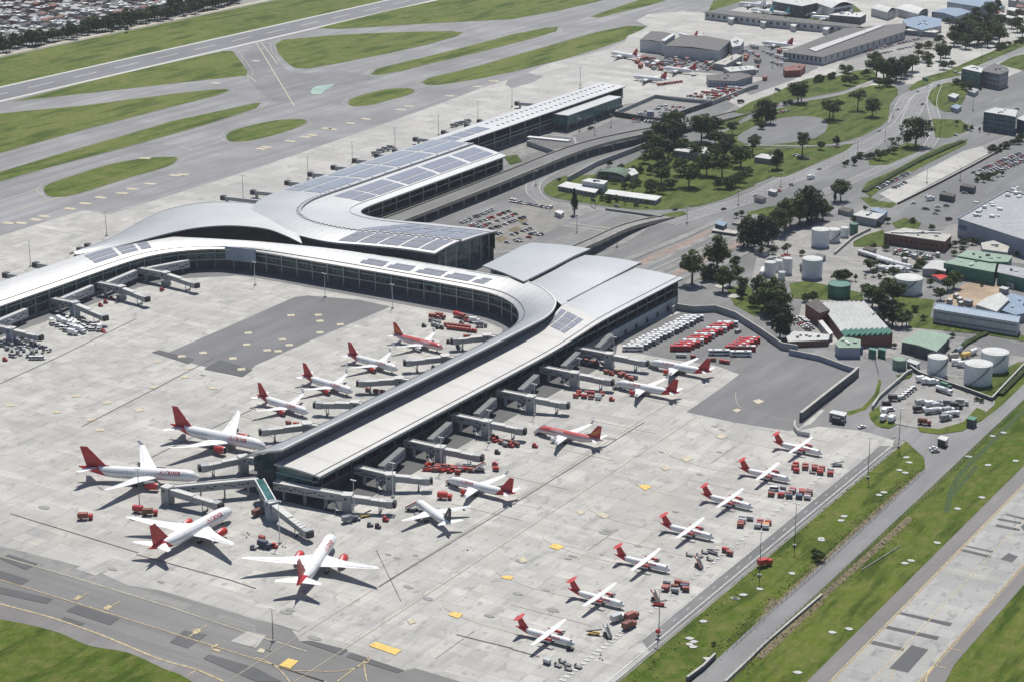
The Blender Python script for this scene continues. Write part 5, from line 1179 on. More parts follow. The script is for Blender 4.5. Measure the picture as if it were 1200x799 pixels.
# far away aircraft
FP = [('red', (716,62), 165), ('red', (742,90), 178), ('red', (777,80), 178), ('red', (795,40), 150), ('red', (893,50), 175), ('teal', (880,11), 160), ('teal', (896,13), 165), ('teal', (905,5), 170), ('w', (925,16), 200), ('w', (950,20), 190), ('w', (966,16), 170), ('w', (884,4), 175), ('w', (865,4), 178)]
FW = ['alone on the far apron left of the hangar', 'lower of the pair by the hangar', 'upper of the pair by the hangar', 'behind the dark-roofed hangar', 'behind the hangar, right of its end wall', 'farthest left of the teal-tailed pair', 'right-hand one of the teal-tailed pair', 'above the teal-tailed pair', 'in front of the big dark hangar mouth', 'right of the big dark hangar mouth', 'rightmost by the cantilever canopy', 'behind the teal-tailed pair at the top edge', 'leftmost one at the top edge of the picture']
for i, ((k, p, h), wh) in enumerate(zip(FP, FW)):
    kd = {'red': far, 'teal': teal_p, 'w': far}[k]
    o = put(kd, p, None, ('small distant airliner with red tail ' if k == 'red' else 'small distant airliner with teal tail ' if k == 'teal' else 'small distant pale airliner ')+wh, 'airliner', 'distant parked airliners', 3.6, h)
    if k == 'w':
        for ch in o.children:
            if ch.name.startswith('tail_fin') and o is not kd: ch.data = ch.data.copy(); ch.data.materials[0] = M['white']
# ================================================================ buildings east of the terminal
def building(name, roof_px, h, label, wall, roof, cat='building', group=None, windows=None, ridge=0.0, over=.4, roofh=.5, loc=None, parapet=False):
    "roof_px: roof corners as surveyed at height h"
    pts = [Vector((*p, 0)) for p in (GP(roof_px, h) if loc is None else roof_px)]
    c = sum(pts, Vector())/len(pts); t = thing(name, (c.x, c.y, 0), 0, label, cat, group)
    P = [((p-c).x, (p-c).y) for p in pts]; n = len(P)
    a = sum(P[i][0]*P[(i+1)%n][1]-P[(i+1)%n][0]*P[i][1] for i in range(n))
    if a < 0: P = P[::-1]
    MB().prism(P, 0, h).build('wall', M[wall], t)
    Q = [(x*(1+over/max(1, math.hypot(x, y))), y*(1+over/max(1, math.hypot(x, y)))) for x, y in P]
    if ridge and n == 4:
        e = [(Vector(P[(i+1) % 4])-Vector(P[i])).length for i in range(4)]; k = 0 if e[0] < e[1] else 1
        q = [Vector((*Q[(k+i) % 4], h+.02)) for i in range(4)]; m1 = (q[0]+q[1])/2+Vector((0, 0, ridge)); m2 = (q[2]+q[3])/2+Vector((0, 0, ridge))
        mb = MB(); mb.add([q[0], q[1], q[2], q[3], m1, m2], [(1, 2, 5, 4), (3, 0, 4, 5), (0, 1, 4), (2, 3, 5), (3, 2, 1, 0)]); mb.build('roof', M[roof], t)
    else: MB().prism(Q, h+.02, h+roofh).build('roof', M[roof], t)
    if parapet:
        mb = MB()
        for i in range(n): mb.beam((*Q[i], h+roofh), (*Q[(i+1) % n], h+roofh), .5, .8)
        mb.build('parapet', M[wall], t)
    ext = max(abs(x) for x, y in P)
    if not ridge and ext > 9 and h > 3.4 and name not in ('wall', 'warehouse', 'walled_court'):
        rv = random.Random(int(c.x)); 
        for q in range(min(9, int(ext/4)+2)):
            i = rv.randrange(n); f = rv.uniform(.15,.6); x, y = (P[i][0]+P[(i+1) % n][0])/2*f, (P[i][1]+P[(i+1) % n][1])/2*f
            MB().box(x, y, h+roofh, rv.uniform(1,2.6), rv.uniform(.8,1.6), rv.uniform(.5,1.3), rv.uniform(0,1.5)).build('roof_vent', M[rv.choice(['white_trim','steel','steel_mid'])], t)
    if windows:
        rows, step, wh, m = windows
        for i in range(n):
            A = Vector((*P[i], 0)); B = Vector((*P[(i+1) % n], 0)); d = (B-A); L = d.length; d.normalize(); nm = Vector((d.y, -d.x, 0))
            if nm.dot(Vector((.52, -.85, 0))) < -.25 or L < 4: continue
            for r in range(rows):
                z = h*(r+.45)/rows
                if step == 0: mb = MB(); mb.beam(A+d*.8+nm*.03+Vector((0,0,z)), B-d*.8+nm*.03+Vector((0,0,z)), .12, wh); mb.build('window_band', M[m], t); continue
                k = min(14, int((L-1.5)/step))
                for j in range(k):
                    p = A+d*(L*(j+.5)/k)+nm*.04; mb = MB(); mb.box(p.x, p.y, z, step*.5, .12, wh, math.atan2(d.y, d.x)); mb.build('window', M[m], t)
    return t
def add_part(t, mb, name, m): return mb.build(name, M[m], t)
B_ = building
t = B_('warehouse', [(1123,258),(1179,226),(1245,238),(1330,262),(1200,283)], 11, 'large grey-blue warehouse with flat pale roof at the right edge', 'grey_blue', 'wall_grey', parapet=True)
mb = MB(); c = t.location; random.seed(3)
for i in range(26):
    p = G(random.uniform(1142,1172), random.uniform(238,256), 11.6) if i < 13 else G(random.uniform(1180,1196), random.uniform(222,232), 11.6)
    mb.box(p.x-c.x, p.y-c.y, 11.5, random.uniform(1.5,3.5), random.uniform(1.5,3), random.uniform(.8,2))
mb.build('rooftop_plant', M['white_trim'], t)
mb = MB(); a = G(1124,264,8)-c; b = G(1141,268,8)-c; mb.beam((a.x+.3, a.y-.5, 5), (b.x+.3, b.y-.5, 5), .3, 3.2); mb.build('glass_front', M['glass_blue'], t)
t = B_('brick_building', [(1036,274),(1060,268),(1115,276),(1107,284)], 7, 'long low red brick building with flat grey roof beyond the tanker yard', 'brick', 'concrete', windows=(1, 3.2, 1.4, 'glass_dark'))
mb = MB(); c = t.location
for x in (1052,1066,1080,1095): p = G(x, 273.5, 7.5)-c; mb.box(p.x, p.y, 7.4, 9, 2.2, 1, .35)
mb.build('skylights', M['wall_white'], t)
t = B_('green_warehouse', [(1106,309),(1126,302),(1167,310),(1165,320)], 8, 'dark green metal warehouse with pale green roof near the right edge', 'green', 'green_pale')
t = B_('green_warehouse', [(1122,301),(1134,294),(1186,301),(1181,308),(1160,307.5)], 9, 'second green-roofed warehouse, behind the first one', 'green', 'green_pale')
B_('green_annex', [(1169,320),(1171,310.5),(1240,322),(1230,334)], 7.6, 'grey-roofed annex with green walls joined to the green warehouse', 'green', 'wall_grey')
B_('grey_shed', [(1081,315),(1092,306),(1110,307),(1108,318)], 5, 'small shed with pale metal roof left of the green warehouse', 'wall_grey', 'roof_pale', 'shed', ridge=.8)
B_('pink_hall', [(1150,286),(1164,283),(1182,290),(1180,297),(1152,293)], 6, 'pinkish low hall beside the green roofs', 'wall_pale', 'concrete')
t = B_('workshop', [(1094,362),(1103,356),(1196,371),(1193,378)], 8.5, 'long white workshop with blue sheet roof at the right edge', 'wall_white', 'blue_roof', ridge=1.2, windows=(2, 0, .9, 'grey_paint'))
B_('corner_workshop', [(1144,358),(1156,350),(1172,344),(1182,352),(1168,366)], 7, 'small grey arched-roof shed behind the blue-roofed workshop', 'wall_grey', 'roof_pale', 'shed', ridge=2)
B_('blue_shed', [(1166,362),(1185,345),(1210,352),(1210,366),(1190,370)], 5, 'low blue-roofed shed at the right edge', 'wall_grey', 'blue_roof', 'shed')
# saw-tooth workshop
t = thing('sawtooth_workshop', tuple(G(1000,382)), 0, 'brick workshop with bright white saw-tooth roof and green north lights', 'building'); c = t.location
P = [G(*p, 7)-c for p in ((962,356),(1012,355),(1046,392),(990,394))]
MB().prism([(p.x, p.y) for p in P], 0, 6.5).build('wall', M['brick'], t)
for i in range(9):
    f0, f1 = i/9, (i+1)/9; mb = MB()
    a0, a1 = P[0].lerp(P[1], f0), P[0].lerp(P[1], f1); b0, b1 = P[3].lerp(P[2], f0), P[3].lerp(P[2], f1)
    V = [Vector((q.x, q.y, 6.6)) for q in (a0, a1, b1, b0)]; T = [Vector((q.x, q.y, 8.4)) for q in (a1, b1)]
    mb.add([V[0], V[3], T[1], T[0]], [(0,1,2,3),(3,2,1,0)]); mb.build('roof_bay', M['wall_white'], t)
    mb = MB(); q0, q1 = V[0].lerp(V[3], .84), T[0].lerp(T[1], .84); z_ = Vector((0,0,.03)); mb.add([q0+z_, V[3]+z_, T[1]+z_, q1+z_], [(0,1,2,3),(3,2,1,0)]); mb.build('green_end_sheet', M['green'], t)
    mb = MB(); mb.add([V[1], V[2], T[1], T[0]], [(0,1,2,3),(3,2,1,0)]); mb.add([V[3], V[2], T[1]], [(0,1,2),(2,1,0)]); mb.build('north_light', M['green'], t)
B_('brown_block', [(944,357),(957,351),(972,364),(960,368)], 8, 'tall brown brick block with dark roof at the saw-tooth workshop\'s corner', 'brick', 'brown_roof')
B_('white_canopy', [(959,377),(963,375),(976,391),(972,393)], 4, 'narrow white canopy between brown block and saw-tooth workshop', 'wall_grey', 'wall_white', 'canopy')
B_('low_workshop', [(922,395),(930,389),(972,393),(970,399),(924,401)], 3.5, 'low brick garage row with white roof below the brown block', 'brick', 'roof_pale')
t = B_('paint_shed', [(979,403),(989,395),(1008,399),(1008,408),(983,408)], 6, 'pale shed with blue doors and green-tinged roof', 'grey_blue', 'green_pale', 'shed'); c = t.location
for x in (993, 1007.5):
    a = G(x, 415)-c; t2 = MB().box(a.x, a.y, 0, 3.4, .4, 4.5, .45).build('blue_door', M['blue'], t)
for i, (x0, x1) in enumerate(((1018,1027),(1029,1038))):
    B_('green_container', [(x0,409),(x0+1,407),(x1,408),(x1,411)], 5, 'dark green container below the saw-tooth roof, '+('left' if i == 0 else 'right')+' one', 'green', 'green', 'container', over=.1, roofh=.1)
t = B_('hangar_canopy', [(1057,400),(1078,388),(1113,394),(1097,411)], 6, 'wide pale green canopy roof beside the storage tanks', 'wall_dark', 'green_pale', 'canopy', ridge=.8, over=1.2)
B_('pump_shelter', [(1063,424),(1066,421),(1078,425),(1074,428)], 3, 'small pale shelter next to the green tank', 'wall_grey', 'roof_pale', 'shelter')
t = B_('tanker_canopy', [(1000,253),(1009,248),(1036,252),(1027,258)], 5.5, 'flat pale canopy left of the truck park', 'wall_grey', 'roof_pale', 'canopy')
B_('blue_canopy', [(1020,247),(1026,245),(1040,248),(1036,252)], 5, 'small blue-roofed canopy behind the pale one', 'wall_grey', 'blue_roof', 'canopy')
B_('gatehouse', [(972,484),(976,481),(992,484),(989,488)], 4, 'flat white roofed guard post at the apron gate', 'wall_grey', 'wall_white', 'guard post', windows=(1, 2, 1.2, 'glass_dark'))
B_('guard_booth', [(1099,514),(1103,511),(1111,513),(1108,517)], 3.6, 'small white-roofed guard booth in the road junction', 'glass_dark', 'wall_white', 'guard post')
B_('guard_booth', [(1133,491),(1137,488),(1145,490),(1141,493)], 4, 'dark guard booth at the corner of the vehicle yard', 'wall_dark', 'green', 'guard post')
# glass offices
t = B_('glass_office', [(1153,132),(1166,127),(1192,130),(1190,138),(1180,136)], 15, 'dark blue glass office block with curved pale top', 'glass_blue', 'roof_pale', windows=(4, 2.2, 2.0, 'glass_dark'))
B_('glass_office_annex', [(1192,140),(1200,136),(1230,142),(1222,150)], 11, 'lower glass annex at the right edge beside the blue office', 'glass_blue', 'roof_pale')
t = B_('teal_office', [(1127,81),(1139,77),(1152,81),(1150,86)], 15, 'teal glass office block by the avenue', 'glass_green', 'wall_pale', windows=(4, 0, .5, 'grey_paint'))
B_('grey_office', [(1150,84),(1165,75),(1180,80),(1182,84),(1172,88)], 14, 'grey panelled office block attached to the teal one', 'wall_grey', 'grey_roof', windows=(3, 3, 1.2, 'glass_dark'))
for i, (x, y, m) in enumerate([(1117,113,'roof_pale'),(1120,126,'blue_roof'),(1140,107,'wall_grey')]):
    B_('kiosk', [(x-6,y),(x,y-3),(x+7,y-1),(x+2,y+3)], 3.5, ['pinkish low kiosk on the lawn below the teal office','light blue kiosk on the lawn below the teal office','grey hut behind the lawn kiosks'][i], 'wall_grey', m, 'kiosk')
# park pavilion and white sheds
t = thing('arched_pavilion', tuple(G(718,205)), 0, 'green arched-roof pavilion among the bushes', 'pavilion'); c = t.location
mb = MB(); A = G(702,200,5)-c; Bv = G(738,204,5)-c; e = Vector((-(Bv-A).y, (Bv-A).x, 0)).normalized()*9
rows = [[A.lerp(Bv, .5-.5*cos(pi*i/8))+e*s+Vector((0, 0, 3.6*sin(pi*i/8)-5+3.5)) for i in range(9)] for s in (-1, 1)]
mb.grid(rows); mb.grid(rows, flip=True); mb.build('roof', M['green_pale'], t); mb = MB(); mb.beam(Vector((A.x, A.y, 0))*.9, Vector((Bv.x, Bv.y, 0))*.9, 15, 3.2); mb.build('wall', M['wall_grey'], t)
B_('pavilion_annex', [(733,200),(742,197),(748,204),(740,207)], 5, 'small pale roof attached right of the green arch', 'wall_grey', 'roof_pale')
B_('white_shed', [(654,219),(664,214),(703,221),(697,227)], 3.2, 'low white shed at the left end of the long lawn', 'wall_grey', 'wall_white', 'shed', windows=(1, 3, 1, 'glass_dark'))
B_('white_block', [(682,213),(690,210),(712,213),(707,217)], 7, 'taller white cabin block behind the low shed', 'wall_pale', 'wall_white', windows=(1, 0, .5, 'glass_dark'))
B_('long_white_shed', [(709,228),(714,223),(775,231),(768,236)], 3.2, 'longest white shed beside the lawn', 'wall_grey', 'wall_white', 'shed', windows=(1, 3.2, 1, 'glass_dark'))
t = B_('park_restaurant', [(788,177),(806,172),(840,175),(826,182)], 5, 'low building with pale flat roof hidden among the dark trees', 'wall_grey', 'roof_pale', windows=(1, 3, 1.2, 'glass_dark'))
B_('grey_depot', [(884,185),(893,181),(912,184),(905,188)], 4, 'small grey depot at the wood\'s right edge', 'wall_grey', 'roof_pale')
B_('ticket_hut', [(650,249),(655,247),(661,249),(657,252)], 3, 'white pay hut at the car park next to the conifer', 'wall_white', 'wall_white', 'hut')
B_('shed_by_wood', [(884,292),(892,289),(902,293),(896,297)], 3.5, 'small hut under the tall dark trees by the tank yard', 'wall_grey', 'grey_roof', 'hut')
B_('control_cabin', [(838,263),(843,259),(852,262),(848,266)], 4.5, 'dark control cabin over the exit highway', 'navy', 'blue_roof', 'cabin')
B_('sunken_ramp_wall', [(834,271),(838,268),(865,272),(862,275)], 1.6, 'low dark wall of the sunken ramp by the exit highway', 'wall_dark', 'concrete', 'wall')
B_('walled_court', [(858,262),(884,252),(912,258),(886,268)], 1.2, 'low walled court with striped paving above the exit highway', 'concrete', 'plaza', 'wall')
B_('red_tarpaulin', [(1092,323),(1100,320),(1110,324),(1102,328)], 2.5, 'bright red tarpaulin shelter left of the green warehouse', 'wall_grey', 'red', 'shelter', ridge=.6)
for i, (x, y, s, m, l) in enumerate([(990,246,8,'brown_roof','long dark low roof left of the flat pale canopy'),(960,300,6,'grey_roof','low dark roofed store between the tank groups'),(1018,292,7,'brown_roof','dark low store beside the tanker yard'),(890,232,6,'brown_roof','dark shelter roof on the avenue kiosk island'),(905,224,5,'roof_pale','pale shelter roof on the avenue kiosk island'),(1134,352,5,'wall_grey','grey lean-to by the bare earth'),(1122,372,4,'brown_roof','small dark porch against the blue-roofed workshop'),(1185,332,5,'blue_roof','small blue roof by the green annex'),(1176,338,5,'roof_pale','small pale roof by the green annex')]):
    B_('low_shed', [(x-s,y),(x-s*.3,y-s*.45),(x+s*1.3,y),(x+s*.6,y+s*.4)], 3.2, l, 'wall_grey', m, 'shed', over=.2, roofh=.2)
# ---- hangars and cargo sheds at the top
t = B_('hangar', [(779,54),(800,41),(856,48),(842,60)], 12, 'wide hangar with dark grey roof and white end wall', 'wall_white', 'grey_roof', 'hangar', ridge=1.5)
c = t.location; a = G(846,64)-c; MB().box(a.x, a.y, 0, 5, .8, 6, .9).build('hangar_door', M['wall_dark'], t)
B_('hangar_wing', [(750,47),(763,37),(788,40),(777,50)], 12, 'left wing of the hangar with saw-edged white wall', 'wall_white', 'grey_roof', 'hangar', ridge=1)
B_('hangar_fin_wall', [(775,48),(788,40),(791,41),(779,49)], 14, 'bright white roof strip between the two hangar roofs', 'wall_white', 'wall_white', 'hangar')
B_('hangar_end_block', [(856,48),(862,44),(872,48),(868,54),(858,56)], 11, 'white end block right of the dark-roofed hangar', 'wall_white', 'roof_pale', 'hangar', windows=(2, 3, 1.2, 'glass_dark'))
B_('white_lean_to', [(803,60),(808,58),(842,62),(838,65)], 4, 'long white lean-to roof in front of the hangar', 'wall_white', 'wall_white', 'shed')
B_('freight_shed', [(836,75),(862,64),(870,66),(850,77)], 6, 'low freight shed with beige roof below the hangar', 'wall_grey', 'concrete', 'shed')
B_('freight_office', [(828,89),(868,86),(882,90),(862,96),(830,95)], 6, 'pale freight office beside the baggage cart park', 'grey_blue', 'grey_roof', windows=(1, 3, 1.2, 'glass_dark'))
B_('open_canopy', [(848,80),(882,78),(886,82),(856,85)], 5, 'long white-roofed canopy right of the freight shed', 'wall_grey', 'roof_pale', 'canopy')
B_('red_roofed_depot', [(918,80),(936,75),(944,77),(938,83),(920,84)], 6, 'red depot with reddish roof near the cargo terminal', 'red_worn', 'brick')
t = B_('cargo_terminal', [(918,62),(990,34),(1062,28),(1060,38),(964,68)], 8, 'long weathered grey cargo terminal with open white-columned side', 'wall_pale', 'grey_roof', windows=(1, 4.5, 4, 'wall_dark'))
B_('cargo_roof_strip', [(948,58),(1030,30),(1036,31),(956,61)], 9, 'pale raised roof strip along the cargo terminal', 'wall_grey', 'roof_pale')
B_('far_concourse', [(826,15),(845,12),(1006,30),(1012,34),(900,24)], 8, 'long thin grey-roofed concourse across the far apron', 'wall_pale', 'grey_roof', windows=(1, 7, 3, 'wall_dark'))
for i, (x, y) in enumerate([(857,22),(895,26),(930,30),(968,34)]):
    t = B_('gate_lounge', [(x-4,y),(x,y-2),(x+5,y-1),(x+1,y+2)], 6, None, 'wall_pale', 'wall_white', 'gate lounge', 'gate lounges'); reg(t, 'small white gate lounge', 'on the far thin concourse')
def arch_hangar(name, px, h, label, m='wall_white', door='wall_dark'):
    A, Bq, Cq, D = [G(*p, h) for p in px]; c = (A+Bq+Cq+D)/4; t = thing(name, (c.x, c.y, 0), 0, label, 'hangar'); c = Vector((c.x, c.y, 0))
    mb = MB(); r = []
    for p, q in ((A, Bq), (D, Cq)): r.append([p.lerp(q, i/8)-c+Vector((0, 0, h*.35*sin(pi*i/8)-h*.0)) for i in range(9)])
    mb.grid(r); mb.grid(r, flip=True); mb.build('roof', M[m], t)
    mb = MB(); mb.prism([((p-c).x, (p-c).y) for p in (A, Bq, Cq, D)], 0, h); mb.build('wall', M[m], t)
    f = (Cq-D); n = Vector((f.y, -f.x, 0)).normalized()
    if n.dot(Vector((.5, -.85, 0))) < 0: n = -n
    mb = MB(); a = D.lerp(Cq, .12)-c+n*.4; b = D.lerp(Cq, .88)-c+n*.4; a.z = b.z = 0; mb.beam(a, b, .3, h*.85); mb.build('hangar_door', M[door], t); return t
arch_hangar('arched_hangar', [(948,1),(985,-4),(1000,6),(975,10)], 14, 'big arched hangar with dark open mouth at the top edge')
B_('dark_hangar', [(905,2),(950,-6),(985,-2),(940,8)], 14, 'long dark-fronted hangar left of the arched one', 'wall_dark', 'roof_pale', 'hangar')
arch_hangar('arched_hangar', [(1021,10),(1036,8),(1050,11),(1040,15)], 9, 'small white barrel-roofed hangar at the top', door='wall_white')
arch_hangar('arched_hangar', [(1050,10),(1072,7),(1088,12),(1076,17)], 9, 'white arched hangar with dark mouth beside the barrel roof')
B_('white_tail_canopy', [(972,18),(990,14),(1015,17),(1008,21)], 8, 'white cantilever canopy roof beside the far airliners', 'wall_dark', 'wall_white', 'canopy')
t = B_('blue_round_hall', [(1058,24),(1080,19),(1103,23),(1103,31),(1080,36),(1062,31)], 7, 'round-ended hall with blue roof at the cargo terminal end', 'wall_white', 'blue_roof')
B_('entrance_canopy', [(1060,36),(1072,33),(1100,37),(1096,39)], 5, 'thin white entrance canopy below the blue hall', 'wall_grey', 'wall_white', 'canopy')
t = B_('blue_factory', [(1110,3),(1135,-4),(1170,2),(1165,12),(1142,8)], 10, 'pale blue roofed factory with white-columned side at the top right', 'grey_blue', 'blue_roof', ridge=2, windows=(1, 3.5, 4, 'wall_white'))
B_('grey_factory', [(1092,14),(1112,9),(1138,14),(1120,20)], 8, 'grey-blue shed in front of the pale blue factory', 'grey_blue', 'blue_roof', ridge=1.5)
random.seed(11)
for i in range(26):
    x = random.uniform(1165,1215); y = random.uniform(-6,22)+(x-1165)*.1; s = random.uniform(3,8)
    t = B_('small_building', [(x-s,y),(x-s*.3,y-s*.35),(x+s,y-s*.1),(x+s*.35,y+s*.3)], random.uniform(3,8), None, random.choice(['wall_pale','brick','wall_grey']), random.choice(['roof_pale','brick','blue_roof','grey_roof','wall_white']), 'building', 'small buildings in the top right corner')
    reg(t, 'small low building', 'in the top right corner')
# clutter of sheds and containers around the hangar's service yard
for i in range(34):
    x = random.uniform(745,935); y = (66+random.uniform(0,16)) if x < 850 else random.uniform(58,92); s = random.uniform(1.6,4.5)
    m = random.choice(['roof_pale','red_worn','wall_white','grey_roof','concrete','red_worn','brick'])
    t = B_('service_hut', [(x-s,y),(x-s*.2,y-s*.4),(x+s,y-s*.15),(x+s*.2,y+s*.35)], random.uniform(2.5,4), None, 'wall_grey' if m != 'red_worn' else m, m, 'hut', 'service huts by the hangar', over=.1, roofh=.15)
    reg(t, {'red_worn': 'red container hut', 'brick': 'brick-roofed hut', 'wall_white': 'white hut'}.get(m, 'grey-roofed hut'), 'in the hangar service yard')
for i in range(16):
    x = random.uniform(1045,1200); y = 300+random.uniform(-4,4) if x < 1100 else random.uniform(345,356); s = random.uniform(2,4)
    t = B_('service_hut', [(x-s,y),(x-s*.2,y-s*.4),(x+s,y-s*.15),(x+s*.2,y+s*.35)], random.uniform(2.5,3.5), None, 'wall_grey', random.choice(['roof_pale','wall_white','brick']), 'hut', 'huts in the industrial strip', over=.1, roofh=.15)
    reg(t, 'small hut', 'in the strip below the warehouse')
# ---- parking deck with walls
t = thing('parking_deck', tuple(G(770,128)), 0, 'sunken parking deck with dark surrounding walls left of the wood', 'parking deck'); c = t.location
D = [G(*p)-c for p in ((721,137),(768,117),(834,124),(772,145))]
MB().prism([(p.x, p.y) for p in D], .2, 1.2).build('deck', M['plaza'], t)
for a, b in ((0,1),(1,2),(2,3),(3,0)): mb = MB(); mb.beam((D[a].x, D[a].y, 0), (D[b].x, D[b].y, 0), .8, 4.5); mb.build('wall', M['wall_grey'] if a in (0, 1) else M['wall_dark'], t)
MB().box(*(G(762,140)-c)[:2], 0, 6, 5, 7, .5).build('stair_tower', M['grey_blue'], t)
# ---- walls
def wall(name, pts, h, m, label, wd=.6, cat='wall', px=True):
    P = [G(*p) for p in pts] if px else [Vector(p) for p in pts]; c = P[0].copy(); t = thing(name, (c.x, c.y, 0), 0, label, cat); mb = MB()
    for a, b in zip(P, P[1:]): d = (b-a).normalized()*.3; mb.beam(Vector((a.x-c.x, a.y-c.y, 0))-d, Vector((b.x-c.x, b.y-c.y, 0))+d, wd, h)
    mb.build('wall', M[m], t); mb = MB()
    for a, b in zip(P, P[1:]): mb.beam((a.x-c.x, a.y-c.y, h), (b.x-c.x, b.y-c.y, h), wd+.3, .25)
    mb.build('coping', M['concrete'], t); return t
wall('boundary_wall', [(788,368),(792,364),(812,367),(838,366),(862,374),(890,392),(916,410),(934,413)], 4.2, 'wall_grey', 'dark grey boundary wall curving behind the bus park')
wall('blast_wall', [(938,494),(968,470),(1000,445),(1005,440)], 5, 'wall_dark', 'tall dark blast wall between pad and gate lane', 1.2)
wall('white_barrier', [(931,497),(931,504),(936,510),(948,512)], 2.4, 'wall_white', 'curved white barrier at the lower end of the blast wall')
wall('pad_wall', [(925,416),(960,423),(990,434),(1003,438)], 3.2, 'grey_blue', 'pale grey wall along the top of the dark pad')
wall('cart_park_wall', [(768,117),(800,121),(834,124),(880,106),(888,104)], 4, 'wall_grey', 'grey wall around the baggage cart park')
wall('tank_bund', [(1066,432),(1078,440),(1130,458),(1162,470),(1200,430),(1240,395)], 2.2, 'wall_dark', 'dark boundary wall round the large tanks')
wall('yard_wall', [(1022,480),(1030,468),(1062,440),(1068,437)], 2.2, 'wall_grey', 'low wall on the left side of the vehicle yard')
wall('pipe_wall', [(978,299),(1000,280),(1020,270)], 1.8, 'concrete', 'pale concrete wall running up from the white tanks')
wall('viaduct_wall', [(665,214),(700,195),(740,180),(765,170)], 4, 'wall_grey', 'grey retaining wall below the viaduct by the pavilion')
wall('car_park_wall', [(710,247),(740,251),(775,256)], 1.6, 'wall_grey', 'low wall at the top of the empty paved car park')
wall('lot_wall', [(1052,240),(1100,216),(1140,195),(1178,174)], 1.5, 'brown_roof', 'low dark wall along the staff car park')
# ---- tanks
def tank(px, yb, rpx, h, label, m='tank', dome=.4, stair=True):
    a = G(px, yb); sc = (PX(a+_rt)[0]-px); r = rpx/sc; cen = a+Vector((-_fw.x, -_fw.y, 0)).normalized()*(-r)
    t = thing('storage_tank', (cen.x, cen.y, 0), 0, label, 'storage tank', 'storage tanks'); n = 36; mb = MB(); mb.smooth = True
    mb.grid([[(r*cos(2*pi*i/n), r*sin(2*pi*i/n), z) for i in range(n)] for z in (0, h*.33, h*.66, h)], closed=True); mb.smooth = False; mb.build('shell', M[m], t)
    mb = MB(); mb.grid([[(q*cos(2*pi*i/n), q*sin(2*pi*i/n), z) for i in range(n)] for q, z in ((r+.12, h-.15), (r+.12, h+.06), (r*.6, h+dome*.8), (.1, h+dome))], closed=True); mb.build('lid', M['wall_white' if m == 'tank' else m], t)
    if stair:
        mb = MB(); k = 14; s0 = -1.9
        for i in range(k):
            a0 = s0+i*.075*(11/r); z = h*i/k; mb.beam(((r+.5)*cos(a0), (r+.5)*sin(a0), z), ((r+.5)*cos(a0+.075*11/r), (r+.5)*sin(a0+.075*11/r), h*(i+1)/k), .9, .25)
        mb.build('spiral_stair', M['steel_mid'], t)
    mb = MB()
    for i in range(n): a0, a1 = 2*pi*i/n, 2*pi*(i+1)/n; mb.beam(((r)*cos(a0), (r)*sin(a0), h+.8), (r*cos(a1), r*sin(a1), h+.8), .07, .07); mb.beam(((r)*cos(a0), (r)*sin(a0), h-.05), (r*cos(a0)+.02, r*sin(a0), h-.05), .07, .9)
    mb.build('railing', M['steel'], t); return t
tank(962.5, 291, 10.5, 11.5, 'white storage tank at the upper end of the tank farm, with small dark figures', stair=False)
tank(977.5, 285, 8, 8.5, 'white tank half hidden behind the upper one'); tank(990, 279, 5.5, 6.5, 'small white tank beside the green-lidded one', stair=False)
tank(1001, 276, 5, 7.5, 'small dark green tank by the pale wall', 'green', stair=False)
tank(953, 328, 12, 12.2, 'isolated white tank in the middle of the tank farm', stair=False)
tank(923, 322, 6, 10, 'slim tall white tank left of the middle tank', stair=False); tank(903, 325, 6.8, 9, 'leftmost white upright tank', stair=False); tank(913, 319, 5.5, 7, 'white tank between the two left upright ones', stair=False)
tank(916.5, 329, 4.3, 5, 'smallest white tank in front of the slim tall one', stair=False)
tank(1067, 347, 16.4, 9.5, 'broad white tank with spiral stair left of the green warehouse'); tank(985, 351, 13.2, 8, 'dark green tank on the lawn above the saw-tooth roof', 'green', stair=False)
tank(1100, 443, 11.6, 10.5, 'left one of the three big tanks near the vehicle yard, the narrowest'); tank(1149, 454, 16.3, 11.3, 'front one of the three big tanks, its stair running down right'); tank(1168.5, 438, 16, 10.5, 'rear one of the three big tanks, at the right')
tank(1055, 434, 8, 5.5, 'small green tank beside the pale green canopy', 'green_pale', stair=False)
# pipes and small horizontal vessels in the compound
for i, (x, y, l, m) in enumerate([(1120,428,5,'tank'),(1128,430,6,'tank'),(1117,421,6,'concrete'),(1131,420,6,'yellow'),(1140,416,6,'tank'),(1123,414,6,'grey_blue'),(900,318,12,'tank'),(893,322,12,'tank'),(940,318,9,'steel_dark')]):
    a = G(x, y); t = thing('horizontal_vessel', (a.x, a.y, 0), .5+.2*i, None, 'vessel', 'small pressure vessels'); reg(t, {'yellow': 'yellowish small vessel', 'tank': 'white horizontal vessel', 'concrete': 'beige small vessel', 'grey_blue': 'bluish small vessel', 'steel_dark': 'dark horizontal vessel'}[m], 'in the tank compounds')
    MB().tube((-l/2, 0, 2.4), (l/2, 0, 2.4), 1.4, n=14).build('shell', M[m], t)
    for s in (-1, 1): MB().box(s*l*.3, 0, 0, .5, 2, 1.6).build('saddle', M['concrete'], t)
t = thing('pipe_rack', tuple(G(1125,440)), 0, 'tangle of grey pipes between the large tanks', 'pipes'); random.seed(5)
for i in range(14):
    a = Vector((random.uniform(-12,12), random.uniform(-8,14), random.uniform(.5,2))); b = a+Vector((random.uniform(5,14), 0, 0)) if i % 2 else a+Vector((0, random.uniform(5,14), 0)); MB().tube(a, b, .22).build('pipe', M['bridge_roof'], t)
